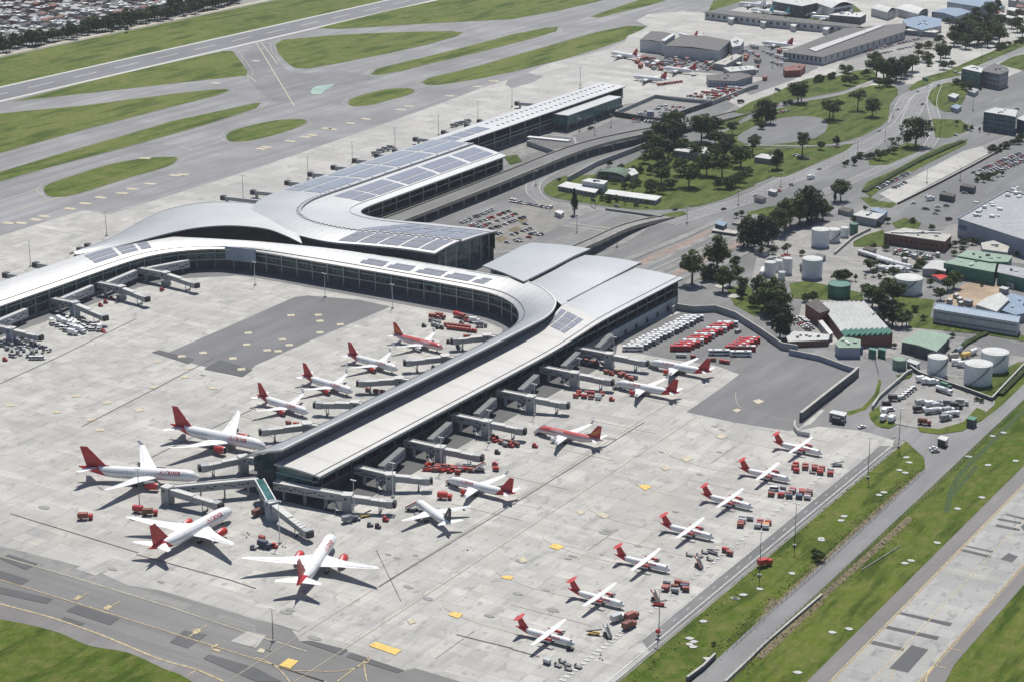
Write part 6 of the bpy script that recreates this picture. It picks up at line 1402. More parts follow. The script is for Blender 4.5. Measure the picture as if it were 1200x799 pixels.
# ================================================================ vehicles and ground equipment
def wheels(mb, xs, w, r, z=None):
    for x in xs:
        for s in (-1, 1): mb.tube((x, s*w/2-.12*s, r), (x, s*w/2+.12*s, r), r, n=10)
def make_car(colr, kind='car'):
    "one small mesh: body, cabin glass, wheels (too small in the photo for parts)"
    mb = MB(); L, W = (4.4, 1.75) if kind == 'car' else (5.2, 1.95); mb.cur = 0
    prof = [(-L/2, .45), (-L/2, .95), (-L*.28, 1.0), (L*.22, .98), (L/2, .78), (L/2, .4)] if kind == 'car' else [(-L/2, .45), (-L/2, 1.0), (L*.32, 1.0), (L/2, .85), (L/2, .4)]
    n = len(prof); mb.add([(x, -W/2, z) for x, z in prof]+[(x, W/2, z) for x, z in prof], [tuple(range(n-1, -1, -1))[::-1], tuple(range(2*n-1, n-1, -1))]+[(i, n+i, n+(i+1)%n, (i+1)%n) for i in range(n)])
    cab = [(-L*.30, .95), (-L*.20, 1.45), (L*.10, 1.45), (L*.25, .95)] if kind == 'car' else [(-L*.48, .95), (-L*.46, 1.95), (L*.22, 1.95), (L*.36, .95)]
    mb.cur = 1; n = 4; mb.add([(x, -W*.44, z) for x, z in cab]+[(x, W*.44, z) for x, z in cab], [(0,1,2,3), (7,6,5,4)]+[(i, n+i, n+(i+1)%n, (i+1)%n) for i in range(n)])
    mb.cur = 0; mb.box((cab[1][0]+cab[2][0])/2, 0, cab[1][1], cab[2][0]-cab[1][0], W*.86, .06)
    mb.cur = 2; wheels(mb, (-L*.3, L*.31), W, .33)
    o = mb.build('parked_car', [M[colr], M['glass_dark'], M['rubber']]); return o
def make_bus(main, side, flag):
    t = thing('parked_bus', (0, 0, 0), 0); L, W = 12.0, 2.55
    MB().box(0, 0, .35, L, W, 2.55).build('body', M[side], t)
    mb = MB(); mb.box(0, 0, 2.9, L-.1, W-.1, .22); mb.build('roof', M[main], t)
    mb = MB()
    for s in (-1, 1): mb.box(0, s*(W/2+.01), 1.55, L-1.2, .04, .85)
    mb.box(L/2+.01, 0, 1.3, .04, W-.3, 1.3); mb.box(-L/2-.01, 0, 1.6, .04, W-.5, .9); mb.build('windows', M['glass_dark'], t)
    for x in (-3.6, 3.9): mb = MB(); wheels(mb, (x,), W, .5); mb.build('wheels', M['rubber'], t)
    MB().box(2.6, 0, 3.12, 1.8, 1.5, .28).build('roof_unit', M['white_trim' if flag else 'grey_paint'], t); MB().box(-3.2, 0, 3.12, 1.2, 1.4, .2).build('roof_hatch', M['grey_paint'], t)
    return t
def make_cart(c, cover=True):
    t = thing('baggage_cart', (0, 0, 0), 0); MB().box(0, 0, .45, 3.0, 1.6, .2).build('bed', M['steel_mid'], t)
    if cover:
        mb = MB(); mb.box(0, 0, .65, 2.9, 1.5, 1.25); mb.build('side_curtain', M[c], t); mb = MB(); mb.box(0, 0, 1.9, 3.1, 1.75, .1); mb.build('roof', M[{'red': 'red_worn', 'navy': 'navy', 'silver': 'silver'}.get(c, c)], t)
    else:
        MB().box(-1.4, 0, .65, .1, 1.6, .9).build('end_rail', M['steel'], t)
    mb = MB(); wheels(mb, (-1.0, 1.0), 1.4, .25); mb.build('wheels', M['rubber'], t)
    MB().tube((1.5, 0, .5), (2.5, 0, .35), .05).build('tow_bar', M['steel_dark'], t); return t
def make_tug(c):
    t = thing('baggage_tractor', (0, 0, 0), 0); MB().box(0, 0, .35, 2.9, 1.5, .75).build('body', M[c], t); mb = MB(); mb.box(-.5, 0, 1.1, 1.3, 1.35, .8); mb.build('cab_glass', M['glass_dark'], t)
    MB().box(-.5, 0, 1.9, 1.5, 1.5, .1).build('roof', M[c], t); mb = MB(); wheels(mb, (-.95, .95), 1.5, .38); mb.build('wheels', M['rubber'], t); return t
def make_truck(cab, body, L=7.0, H=2.6):
    t = thing('service_truck', (0, 0, 0), 0); mb = MB(); mb.box(L/2-1, 0, .6, 1.9, 2.2, 1.7); c = mb.build('cab', M[cab], t)
    mb = MB(); mb.box(L/2-.03, 0, 1.4, .1, 2.0, .7); mb.build('windscreen', M['glass_dark'], c)
    MB().box(-1, 0, .9, L-2.4, 2.3, H-.3).build('box_body', M[body], t); mb = MB(); wheels(mb, (-L/2+1.6, L/2-1.2), 2.3, .45); mb.build('wheels', M['rubber'], t); return t
def make_tanker(L=10):
    t = thing('tanker_truck', (0, 0, 0), 0); mb = MB(); mb.box(L/2-1.1, 0, .6, 2.1, 2.4, 2.1); c = mb.build('cab', M['white'], t); mb = MB(); mb.box(L/2-.02, 0, 1.6, .1, 2.1, .8); mb.build('windscreen', M['glass_dark'], c)
    mb = MB(); mb.smooth = True; mb.tube((-L/2, 0, 2.2), (L/2-2.4, 0, 2.2), 1.15, n=14); mb.build('tank', M['white'], t); mb = MB(); mb.box(-1, 0, .7, L-2.2, 1.6, .45); mb.build('chassis', M['steel_dark'], t)
    mb = MB(); wheels(mb, (-L/2+1, -L/2+2.2, L/2-1.4), 2.4, .5); mb.build('wheels', M['rubber'], t); return t
def make_stairs(c='red'):
    t = thing('boarding_stairs', (0, 0, 0), 0); mb = MB(); mb.beam((-3.2, 0, .5), (1.8, 0, 3.1), 1.5, .25)
    for i in range(12): mb.box(-3+i*.4, 0, .85+i*.208, .3, 1.3, .1)
    mb.build('flight', M['steel_mid'], t); MB().box(2.6, 0, 3.25, 1.8, 1.7, .15).build('platform', M['steel'], t)
    for s in (-1, 1): mb = MB(); mb.beam((-3.2, s*.8, .9), (1.8, s*.8, 3.5), .08, .75); mb.beam((1.8, s*.8, 3.4), (3.5, s*.8, 3.4), .08, .9); mb.build('side_panel', M[c if s > 0 else 'white'], t)
    mb = MB(); mb.box(.2, 0, .5, 5.2, 1.7, .35); mb.tube((1.6, 0, .8), (2.2, 0, 3.2), .12); mb.build('chassis', M['steel_dark'], t); mb = MB(); wheels(mb, (-1.8, 2.0), 1.7, .35); mb.build('wheels', M['rubber'], t); return t
def make_loader(c='red'):
    t = thing('belt_loader', (0, 0, 0), 0); MB().box(0, 0, .45, 4.6, 1.8, .6).build('body', M[c], t); mb = MB(); mb.beam((-3.2, .3, .9), (3.2, .3, 2.3), .9, .25); mb.build('belt', M['steel_dark'], t)
    mb = MB(); wheels(mb, (-1.4, 1.5), 1.8, .35); mb.build('wheels', M['rubber'], t); return t
LIB = {}
def get(kind):
    if kind in LIB: return LIB[kind], False
    f = kind.split(':')
    if f[0] in ('car', 'van'): o = make_car(f[1], f[0])
    elif f[0] == 'bus': o = make_bus(f[1], f[2], f[1] == 'red')
    elif f[0] == 'cart': o = make_cart(f[1], f[1] != 'flat')
    elif f[0] == 'tug': o = make_tug(f[1])
    elif f[0] == 'truck': o = make_truck(f[1], f[2])
    elif f[0] == 'tanker': o = make_tanker()
    elif f[0] == 'stairs': o = make_stairs(f[1])
    elif f[0] == 'loader': o = make_loader(f[1])
    LIB[kind] = o; return o, True
CATS = {'car': 'car', 'van': 'van', 'bus': 'bus', 'cart': 'baggage cart', 'tug': 'baggage tractor', 'truck': 'truck', 'tanker': 'tanker truck', 'stairs': 'boarding stairs', 'loader': 'belt loader'}
NM = {'white': 'white', 'silver': 'silver', 'grey_paint': 'dark grey', 'black': 'black', 'red': 'red', 'red_dark': 'dark red', 'red_worn': 'faded red', 'blue': 'blue', 'navy': 'dark blue', 'flat': 'flat open', 'yellow': 'yellow', 'orange': 'orange', 'teal': 'teal', 'green': 'green', 'brick': 'brown'}
def veh(kind, x, y, hd, where, z=.34, px=True, desc=None, group=None):
    o, new = get(kind); o = o if new else copy_tree(o); p = G(x, y, z) if px else Vector((x, y, z))
    o.location = (p.x, p.y, z); o.rotation_euler = (0, 0, radians(hd)); f = kind.split(':'); cat = CATS[f[0]]
    o['category'] = cat; o['group'] = group or (cat+'s '+where)
    return reg(o, desc or (NM.get(f[1] if len(f) > 1 else '', 'white')+' '+cat), where)
random.seed(21); R = random.uniform; CH = random.choice
# bus park: one long white row, one long red-and-white row, a short red group and two white coaches
for i in range(17):
    y = 978+i*4.35; veh('bus:white:grey_paint' if i % 4 else 'bus:white:white', -512+R(-.5,.5)+i*.22, y, 31+R(-1.5,1.5), 'in the long white row', px=False, desc='white-roofed bus', group='buses in the bus park')
for i in range(13):
    y = 992+i*4.6; c = ('bus:white:white', 'bus:red:red_dark', 'bus:red:red')[i % 3 if i > 2 else 1]; veh(c, -489+R(-.6,.6)+i*.2, y, 31+R(-1.5,1.5), 'in the red-and-white row', px=False, desc=('white-roofed' if 'white' in c[:9] else 'red-roofed')+' bus', group='buses in the bus park')
for i in range(5): veh('bus:red:red_dark', -462+R(-.4,.4), 1008+i*4.4, 31, 'in the short red group', px=False, desc='red-roofed bus', group='buses in the bus park')
veh('bus:white:white', 842.5, 415.5, 31, 'in front of the short red group', desc='white coach', group='buses in the bus park'); veh('bus:white:white', 868, 417, 31, 'at the lower right of the bus park', desc='white coach', group='buses in the bus park')
veh('bus:white:red', 873, 411, 31, 'at the lower right of the bus park', desc='red and white coach', group='buses in the bus park')
veh('van:silver', 865, 390, 80, 'behind the red bus rows')
# clusters beside the propeller aircraft
def cluster(kinds, cx, cy, nx, ny, dx, dy, hd, where, jit=.85, px=True, skip=0.0):
    c = G(cx, cy) if px else Vector((cx, cy, 0)); h = radians(hd); k = 0
    for a in range(nx):
        for b in range(ny):
            if R(0, 1) < skip: continue
            ox, oy = (a-(nx-1)/2)*dx+R(-jit, jit), (b-(ny-1)/2)*dy+R(-jit, jit)
            veh(kinds[k % len(kinds)] if R(0, 1) < .6 else CH(kinds+['cart:grey_paint', 'cart:flat']), c.x+ox*cos(h)-oy*sin(h), c.y+ox*sin(h)+oy*cos(h), hd+R(-9, 9)+(R(-60,60) if 'pack' in where else 0), where, px=False); k += 1
for i, (x, y) in enumerate([(641,777),(654,780.5),(666,784.5),(677.5,782)]): veh('cart:flat' if i else 'cart:silver', x, y, -8, 'in front of the nearest propeller plane')
veh('cart:flat', 659, 776, -8, 'in front of the nearest propeller plane'); veh('cart:flat', 665, 779, -8, 'in front of the nearest propeller plane')
veh('truck:white:silver', 724, 727, 70, 'by the nearest propeller plane'); veh('truck:red_worn:red_worn', 740, 725, 75, 'by the nearest propeller plane', desc='red equipment truck'); veh('truck:red_worn:brick', 737, 735.5, 75, 'by the nearest propeller plane', desc='brown-red equipment truck')
veh('tug:black', 668, 761, 10, 'under the nearest propeller nose'); veh('loader:yellow', 696, 743, 20, 'by the nearest propeller plane')
veh('stairs:white', 712, 745, 140, 'right of the nearest propeller plane'); veh('stairs:red', 768, 704, 140, 'right of the second propeller plane'); veh('stairs:red', 819, 664, 140, 'right of the third propeller plane')
veh('loader:red', 772, 709, 20, 'right of the second propeller plane')
cluster(['cart:red_worn', 'cart:red', 'cart:navy', 'cart:red_worn', 'cart:brick'], 792, 690, 3, 4, 4.0, 2.6, 15, 'beside the second propeller plane', skip=.1)
for x, y, k in [(808,651,'cart:flat'),(820,652,'cart:flat'),(826,648,'cart:flat'),(832,656,'cart:flat'),(835,648,'loader:grey_paint'),(850,646,'cart:red_dark'),(855,650,'cart:red_worn')]: veh(k, x, y, -5+R(-8,8), 'beside the third propeller plane')
cluster(['cart:red_worn', 'cart:red', 'cart:silver', 'cart:orange', 'cart:navy', 'cart:red_worn'], 884, 615, 4, 4, 4.0, 2.8, 18, 'beside the fourth propeller plane', skip=.12)
cluster(['cart:red_worn', 'cart:navy', 'cart:red', 'cart:red_dark', 'cart:silver'], 927, 580, 5, 4, 4.2, 2.8, 15, 'beside the fifth propeller plane', skip=.15); veh('van:white', 908, 574, 20, 'left of the fifth cart cluster')
cluster(['cart:red_worn', 'cart:red', 'cart:red_dark'], 953, 552, 5, 3, 4.2, 3.2, 15, 'beside the farthest propeller planes', skip=.1); veh('loader:grey_paint', 981, 546, 30, 'beside the farthest propeller planes')
veh('truck:red:red', 896, 662, 60, 'parked on the grass edge by the perimeter lane', desc='bright red box truck')
# equipment at the pier's right side
E_ = 'right of the pier'
cluster(['cart:red', 'tug:red', 'cart:red_worn', 'cart:red_dark', 'cart:silver'], 690, 465, 4, 3, 4.0, 3.0, 20, 'at the fifth bridge'); veh('tug:red', 717, 469, 0, 'alone beyond the fifth bridge')
cluster(['cart:red_worn', 'cart:red', 'tug:red_dark', 'cart:brick'], 728, 441, 5, 2, 4.5, 3.0, -10, 'at the farthest bridge')
cluster(['cart:red', 'tug:red', 'loader:red', 'cart:red_worn', 'cart:red'], 521, 551, 5, 3, 4.0, 2.8, 15, 'by the second bridge'); cluster(['cart:red_worn', 'cart:grey_paint', 'cart:red_dark'], 545, 551, 3, 2, 3.6, 3.4, 15, 'by the second bridge')
veh('tug:red', 580, 545, 80, 'between the second and third bridge'); veh('cart:red_dark', 581, 551, 10, 'between the second and third bridge'); veh('tug:black', 583, 531, 0, 'between the second and third bridge')
veh('truck:red:red', 521, 584, 20, 'above the black-tailed airliner', desc='bright red fuel truck')
cluster(['cart:red_worn', 'tug:red', 'cart:grey_paint', 'cart:brick'], 588, 519, 5, 2, 4.0, 3.0, -15, 'at the third bridge')
cluster(['cart:red', 'cart:red_worn', 'cart:silver'], 697, 428, 4, 2, 4.0, 3.0, 0, 'under the farthest bridge')
veh('tug:red', 627, 523.5, 0, 'alone near the red-topped airliner')
for x, y, h, w_, c in [(566,563.5,0,'at the front door of the airliner right of the second bridge','white'),(0,0,0,'','')][:1]: pass
veh('stairs:red', 530, 567.5, 35, 'at the nose of the red-tailed airliner', desc='red and white boarding stairs'); veh('stairs:red', 483, 598, 35, 'at the nose of the black-tailed airliner', desc='red boarding stairs'); veh('stairs:red', 561, 552, 45, 'behind the red-tailed airliner', desc='spare boarding stairs')
veh('stairs:white', 633, 508, 60, 'at the nose of the red-topped airliner', desc='white boarding stairs'); veh('stairs:white', 724, 455, 55, 'at the nose of the lower airliner by the pad', desc='white boarding stairs'); veh('stairs:white', 765, 430, 55, 'at the nose of the upper airliner by the pad', desc='white boarding stairs')
veh('truck:red:white', 736, 457, 0, 'under the lower airliner by the pad', desc='red catering truck'); veh('truck:yellow:yellow', 797, 436, 10, 'behind the upper airliner by the pad', desc='olive yellow truck')
veh('cart:brick', 836, 423, 20, 'left of the bus park coaches'); veh('cart:red_dark', 846, 425, 10, 'left of the bus park coaches'); veh('cart:red_worn', 852, 426, 10, 'left of the bus park coaches'); cluster(['cart:red_worn', 'cart:silver'], 803, 419, 3, 1, 4.4, 3, 15, 'below the red bus row')
# pier end and wide-bodies
veh('truck:navy:grey_paint', 409, 611, 60, 'below the pier end bridge', desc='dark blue equipment truck'); veh('tug:grey_paint', 419, 609, 20, 'below the pier end bridge'); veh('loader:yellow', 428, 605, 60, 'below the pier end bridge'); veh('tug:grey_paint', 434, 616, 20, 'below the pier end bridge'); veh('tug:black', 443, 618, -10, 'below the pier end bridge'); veh('tug:red_dark', 452, 610, 0, 'below the pier end bridge')
veh('truck:red:red_dark', 164, 600, 15, 'left of the long bridge', desc='red ground power truck'); veh('truck:red_dark:brick', 176, 603, 35, 'left of the long bridge', desc='dark red loader truck with pale platform'); veh('truck:red_dark:red_worn', 100, 608, 35, 'alone on the apron at far left', desc='dark red loader truck')
veh('truck:navy:navy', 310, 641, 0, 'beside the standalone twin-jet', desc='dark blue fuel truck'); veh('tug:red', 322, 641, 0, 'beside the standalone twin-jet'); veh('tug:grey_paint', 297, 643, 0, 'beside the standalone twin-jet'); veh('cart:red', 307, 632, 0, 'beside the standalone twin-jet')
veh('truck:navy:brick', 303, 603, 80, 'behind the grey-blue bridge tower', desc='dark lorry')
# inner apron equipment park
for i in range(8): veh('cart:red', 526+i*4.3, 385.5+i*.55, -8, 'in the two cart trains on the inner apron'); veh('cart:red', 523+i*4.3, 382+i*.5, -8, 'in the two cart trains on the inner apron') if i < 7 else None
for x, y, k in [(509,374,'truck:red_worn:red_worn'),(516,373,'truck:red_worn:red_worn'),(513,377,'loader:white'),(497,383,'tug:black'),(508,382,'cart:grey_paint'),(513,381,'cart:flat'),(505,377,'tug:grey_paint'),(513,385,'tug:black'),(518,385.5,'tug:black'),(537,372,'truck:red:red'),(543,374,'truck:red_worn:red_worn'),(548,377,'loader:red'),(556,378,'truck:white:white'),(562,380.5,'loader:white'),(564,383,'truck:grey_paint:grey_paint'),(541,379.5,'tug:grey_paint'),(546,396,'cart:red'),(551,396,'tug:grey_paint'),(526,402,'tug:black')]:
    veh(k, x, y, R(-30,30), 'in the equipment park on the inner apron', group='equipment on the inner apron')
veh('stairs:white', 537, 407, -45, 'by the red-topped inner airliner', desc='pale boarding stairs')
cluster(['cart:red_worn', 'cart:red'], 346, 500, 3, 1, 4, 3, 0, 'by the first inner bridge'); cluster(['cart:red_worn', 'cart:brick'], 440, 460, 3, 1, 4, 3, 0, 'by the third inner bridge'); veh('tug:black', 508.5, 432, 0, 'at the nose of the third inner airliner')
# left concourse
cluster(['van:white', 'truck:white:white', 'van:white', 'van:silver'], 89, 383, 8, 4, 4.0, 5.5, -20, 'in the white pack below the third left bridge', jit=1.1); veh('car:red', 121, 389, -15, 'at the right end of the white pack', desc='red car')
cluster(['cart:grey_paint', 'cart:silver', 'van:silver', 'cart:flat', 'tug:grey_paint'], 27, 408, 8, 4, 4.5, 5, -15, 'in the grey pack at the left edge', jit=1.2)
for i in range(3): veh('van:white', 39+i*4.5, 421, 30, 'in the trio near the grey pack')
veh('tug:red', 6, 422.5, 0, 'at the left edge'); veh('van:silver', 15, 418, 0, 'at the left edge'); veh('tug:red', 190, 341, 90, 'at the foot of the blue panel bridge')
for x in (118,124,131): veh('tug:red_dark', x, 359-(x-118)*.6, 0, 'under the second left bridge')
# west apron behind the main terminal: small dark equipment
for x, y in [(440,182),(446,179),(452,177),(458,175),(532,149),(537,147),(543,146),(548,144)]: veh('truck:grey_paint:grey_paint', x, y, R(0,90), 'beyond the terminal roof', desc='small dark truck')
# car parks
def lot(x0, y0, x1, y1, n, hd, where, kinds=None, rows=1, dxy=(0, 0), fill=.85, z=.35):
    kinds = kinds or ['car:white', 'car:silver', 'car:grey_paint', 'car:black', 'car:white', 'car:silver', 'van:white', 'car:white', 'car:grey_paint', 'car:red_dark', 'car:navy']
    for r in range(rows):
        for i in range(n):
            if R(0, 1) > fill: continue
            f = (i+.5)/n; veh(CH(kinds), x0+(x1-x0)*f+dxy[0]*r+R(-.3,.3), y0+(y1-y0)*f+dxy[1]*r+R(-.15,.15), hd+(180 if R(0,1) < .5 else 0)+R(-2,2), where, z=z, group='cars '+where)
P1 = 'in the long-stay car park'
lot(540,262,578,246,14,0,P1,fill=.6); lot(551,265,600,247,18,0,P1,fill=.7); lot(560,268,608,250,18,0,P1,fill=.7); lot(568,272,618,254,16,0,P1,fill=.55); lot(577,277,628,259,14,0,P1,fill=.25); lot(598,236,652,246,18,90,P1,fill=.9); lot(545,271,566,259,8,0,P1,fill=.7); lot(603,283,636,275,9,0,P1,fill=.5); lot(590,279,640,263,12,0,P1,fill=.3); lot(592,285,612,283,5,0,P1,fill=.7); lot(610,279,640,270,6,0,P1,fill=.4)
P2 = 'on the sunken parking deck'
for r in range(6): lot(732+r*7.5,139-r*3.2+2,774+r*8.2,143.5-r*3.1,11,90,P2,fill=.72,z=1.25)
P3 = 'in the walled cart yard'
for r in range(6): lot(804+r*9,113.5-r*2.1,856+r*4,118-r*2.4,13,60,P3,['cart:red_worn','cart:red','cart:red_worn','cart:white','cart:blue' if r > 3 else 'cart:red_dark'],fill=.85,z=.3)
lot(770,101,800,97,8,10,'on the far apron by the hangar',['cart:red_worn','cart:red'],fill=1)
P4 = 'in the hangar service yard'
for r in range(5): lot(750+r*4,70+r*3.2,835+r*3,76+r*2,20,R(0,90),P4,['truck:red_worn:red_worn','van:white','truck:grey_paint:silver','car:silver','cart:red_worn'],fill=.42)
lot(870,60,915,78,16,20,P4,['truck:red_worn:white','van:white','truck:grey_paint:silver','car:silver'],rows=2,dxy=(9,-5),fill=.6)
P5 = 'in the staff car park'
lot(1028,222,1066,203,15,-20,P5,fill=.95); lot(1046,222,1062,214,4,20,P5,fill=1)
P6 = 'in the truck park'
for x, y, k in [(1090,235,'truck:white:white'),(1087,231,'car:white'),(1086,246,'car:black'),(1083,245,'car:grey_paint'),(1098,248,'car:black'),(1099,243,'car:white'),(1096,251,'car:silver'),(1109,242,'car:black'),(1112,258,'van:black'),(1070,239,'car:white'),(1112,231,'car:silver'),(1130,227,'car:grey_paint'),(1106,226,'car:grey_paint')]: veh(k, x, y, R(0,60), P6)
for x, y in [(1134,219),(1110,229)]:
    a = G(x, y); o = B_('freight_trailer', [(x-9,y-1),(x-6,y-4),(x+10,y-1),(x+7,y+2)], 4.5, ('larger' if x > 1120 else 'smaller')+' dark freight trailer block in the truck park', 'wall_dark', 'brown_roof', 'trailer', over=.1, roofh=.15)
lot(1140,204,1196,180,16,0,'in the lot behind the warehouse',fill=.85,rows=3,dxy=(5,3.2)); lot(1118,160,1194,128,16,-15,'by the glass office',fill=.6); lot(1132,108,1178,96,10,0,'behind the grey office',fill=.7)
lot(1055,208,1058,206,1,0,'beside the brick gatehouse'); lot(1050,294,1094,300,13,60,'below the brick building',fill=.9,rows=2,dxy=(-2,4)); lot(1012,62,1078,46,15,0,'beside the cargo terminal',fill=.8,rows=2,dxy=(4,6))
lot(936,372,952,386,7,10,'beside the brown block',fill=.9,rows=2,dxy=(-4,2)); lot(905,228,935,214,6,0,'at the avenue kiosks',fill=.6); lot(985,20,1005,24,4,0,'at the far arched hangars')
lot(930,182,948,188,5,30,'at the wood\'s edge',fill=.8); lot(720,242,726,243,1,0,'on the park road'); lot(910,134,925,130,4,20,'beside the park pad',fill=.9); lot(900,306,925,300,5,10,'in the tank farm lane',fill=.8)
for x, y, k in [(791,246.5,'car:black'),(1075,108,'car:white'),(1081,123,'car:grey_paint'),(1052,129,'car:white'),(950,210,'truck:white:white'),(1030,154,'car:white'),(1100,101,'car:silver'),(885,230,'car:white'),(960,199,'car:silver'),(1120,86,'van:white'),(1160,70,'car:white'),(848,246,'car:black')]: veh(k, x, y, 70, 'driving on the avenue', z=.25)
veh('truck:black:black', 868, 121, 65, 'on the cargo road', desc='black lorry'); veh('car:black', 789, 327, 60, 'at the end of the exit highway'); veh('van:grey_paint', 693, 151, 60, 'on the forecourt'); veh('car:black', 691, 152, 60, 'on the forecourt')
# tanker yards
for i in range(8): veh('tanker', 1013+i*4.5, 300+i*1.4, -15, 'in the tanker yard beyond the middle tank', desc='white tanker truck')
for i in range(7): veh('tanker', 1035+i*5, 308.5+i*1.2, -15, 'in the tanker yard beyond the middle tank', desc='white tanker truck')
for i in range(4): veh('tanker', 1034+i*8, 318, -12, 'in the tanker yard beyond the middle tank', desc='white tanker truck')
VY = 'in the walled vehicle yard'
for i in range(5): veh('van:white', 1057+i*3.2, 467-i*2.6, 60, 'in the left row of the vehicle yard')
for x, y, h, k in [(1080,446.5,50,'truck:white:white'),(1086.5,449,50,'truck:white:white'),(1093,450,50,'truck:white:white'),(1106,460,-18,'tanker'),(1108,455,-18,'truck:green:green'),(1035,492,95,'truck:white:white'),(1037,484,95,'truck:white:white'),(1045,493,95,'truck:white:white'),(1043,481,40,'van:white'),(1039,474,30,'van:black'),(1048,469,30,'truck:grey_paint:black'),(1077,482,40,'truck:white:black'),(1079,474,60,'truck:white:silver'),(1091,476,50,'truck:white:white'),(1094,484,50,'tanker'),(1098,478,50,'truck:grey_paint:silver'),(1111,483,55,'truck:white:silver'),(1114,488,55,'tanker'),(1108,492,55,'truck:silver:grey_paint'),(1120,478,20,'truck:black:black'),(1112,475,20,'truck:black:grey_paint'),(1127,474,20,'truck:silver:silver'),(1083,497,10,'truck:red_worn:brick'),(1100,474,80,'van:black')]:
    veh(k, x, y, h, VY, desc=None if k != 'tanker' else 'white tanker truck')
veh('car:white', 1010, 501, 60, 'at the apron gate'); veh('car:white', 1094, 526, 40, 'at the road junction'); veh('car:silver', 1096, 529, 40, 'at the road junction'); veh('truck:black:black', 982, 496, 0, 'under the apron gate roof', desc='black pick-up')
# ================================================================ lamp posts and small street furniture
def make_mast(h, heads=2, m='steel_mid'):
    t = thing('light_mast', (0, 0, 0), 0); MB().tube((0, 0, 0), (0, 0, h), .22, .11, n=8).build('pole', M[m], t)
    mb = MB(); mb.beam((-1.2, 0, h-.1), (1.2, 0, h-.1), .15, .15)
    for i in range(heads): mb.box(-1.1+2.2*i/max(1, heads-1), 0, h, .8, .6, .35)
    mb.build('lamp_head', M['white_trim'], t); MB().box(0, 0, 0, 1.4, 1.4, .8).build('base', M['concrete'], t); return t
MASTS = {}
def mast(x, y, h, where, desc='tall thin light mast', m='steel_mid'):
    k = (h, m)
    if k not in MASTS: MASTS[k] = make_mast(h, 3 if h > 15 else 2, m); o = MASTS[k]
    else: o = copy_tree(MASTS[k])
    a = G(x, y); o.location = (a.x, a.y, .25); o['category'] = 'light mast'; o['group'] = 'light masts '+where; reg(o, desc, where)
for x, y in [(890,675),(1017,560),(1053,524),(688,770) if False else (772,745),(1160,500) if False else (931,640)]: mast(x, y, 20, 'along the perimeter lane')
for x, y in [(460.5,583),(517,552),(573,519),(626,487),(678.5,456),(719,430)]: mast(x, y, 17, 'right of the pier', m='white_trim')
mast(415,604,17,'at the pier end',m='white_trim'); mast(328,637,20,'at the pier end',m='white_trim'); mast(164,598,20,'at the pier end'); mast(320,752,14,'by the lower taxiway')
for x, y in [(88,375),(15,405),(299,335),(381,349),(460,362)]: mast(x, y, 15, 'along the concourse', m='white_trim')
for x, y in [(36,313),(125,277),(285,233),(361,210),(413,192),(463,175),(514,159),(560,142),(600,126),(680,101)]: mast(x, y, 17, 'on the far side of the terminal')
for x, y in [(679,155),(697,159),(716,150),(648,201),(628,218),(676,273),(723,290),(805,262),(865,241),(915,220),(1005,180),(1037,166),(1125,212),(1086,215),(1140,130),(1100,92),(1150,72),(1046,138),(1068,92),(947,66),(905,80)]: mast(x, y, 11, 'on the landside roads')
t = thing('beacon_sign', tuple(G(771,748)), 0, 'red beacon box on a post beside the perimeter lane', 'beacon'); MB().tube((0,0,0),(0,0,3.5),.1).build('post', M['steel'], t); MB().box(0,0,2.6,1.6,1.2,1.4).build('box', M['red'], t)
# concrete manhole covers and marker boards in the grass
for i, (x, y) in enumerate([(861,701),(871,697),(824,728),(808,748),(813,752),(808,755),(812,758),(829,772),(890,690),(862,701),(962,631),(985,610),(989,605),(963,633),(1062,536),(1066,542),(1054,551),(1061,554),(1030,580),(1036,577),(928,672),(1176,507),(1163,511),(1135,535),(1190,540),(1158,545),(1151,583),(1122,596),(1098,636),(1060,660),(975,741),(995,737),(935,788),(1068,657)]):
    a = G(x, y); t = thing('inspection_slab', (a.x, a.y, 0), R(0,1), None, 'inspection slab', 'pale concrete inspection slabs in the grass'); reg(t, 'pale concrete inspection slab', 'in the roadside grass')
    MB().prism([((1.6+.3*cos(3*k))*cos(k*pi/4)*R(.8,1.15), 1.3*sin(k*pi/4)) for k in range(8)], 0, .35).build('slab', M['patch_pale'], t); MB().box(0, 0, .35, .8, .8, .08).build('lid', M['steel'], t)
# cones and beacons on the apron near the wide-bodies
for i, (x, y) in enumerate([(290,625),(292,627),(289,630),(331,641),(334,642),(548,645),(703,772),(704,768),(706,774)]):
    a = G(x, y); t = thing('traffic_cone', (a.x, a.y, .3), 0, None, 'traffic cone', 'traffic cones on the apron'); reg(t, 'small orange traffic cone', 'on the apron'); MB().tube((0,0,0),(0,0,.9),.28,.05).build('cone', M['orange'], t); MB().box(0,0,0,.8,.8,.06).build('base', M['black'], t)
# fence along the service road
def fence(name, pts, h, label, step=4.5, mesh='steel_mid', px=True):
    P = [G(*p) for p in pts]; c = P[0].copy(); t = thing(name, (c.x, c.y, 0), 0, label, 'fence'); n = 0
    for p, d in along(P, step):
        if n > 96: break
        MB().tube((p.x-c.x, p.y-c.y, 0), (p.x-c.x, p.y-c.y, h), .07, n=5).build('post', M[mesh], t); n += 1
    mb = MB()
    for z in (.4, h*.55, h*.95):
        for a, b in zip(P, P[1:]): mb.beam((a.x-c.x, a.y-c.y, z), (b.x-c.x, b.y-c.y, z), .05, .06)
    mb.build('wire', M[mesh], t)
fence('perimeter_fence', [(1200,471),(1118,551),(1063,602),(960,697),(905,746),(870,785),(850,805)], 2.4, 'thin post-and-wire fence along the right side of the service road')
fence('perimeter_fence', [(1084,552),(1028,604),(960,668),(898,722),(858,760)], 1.6, 'thin fence along the left side of the service road')
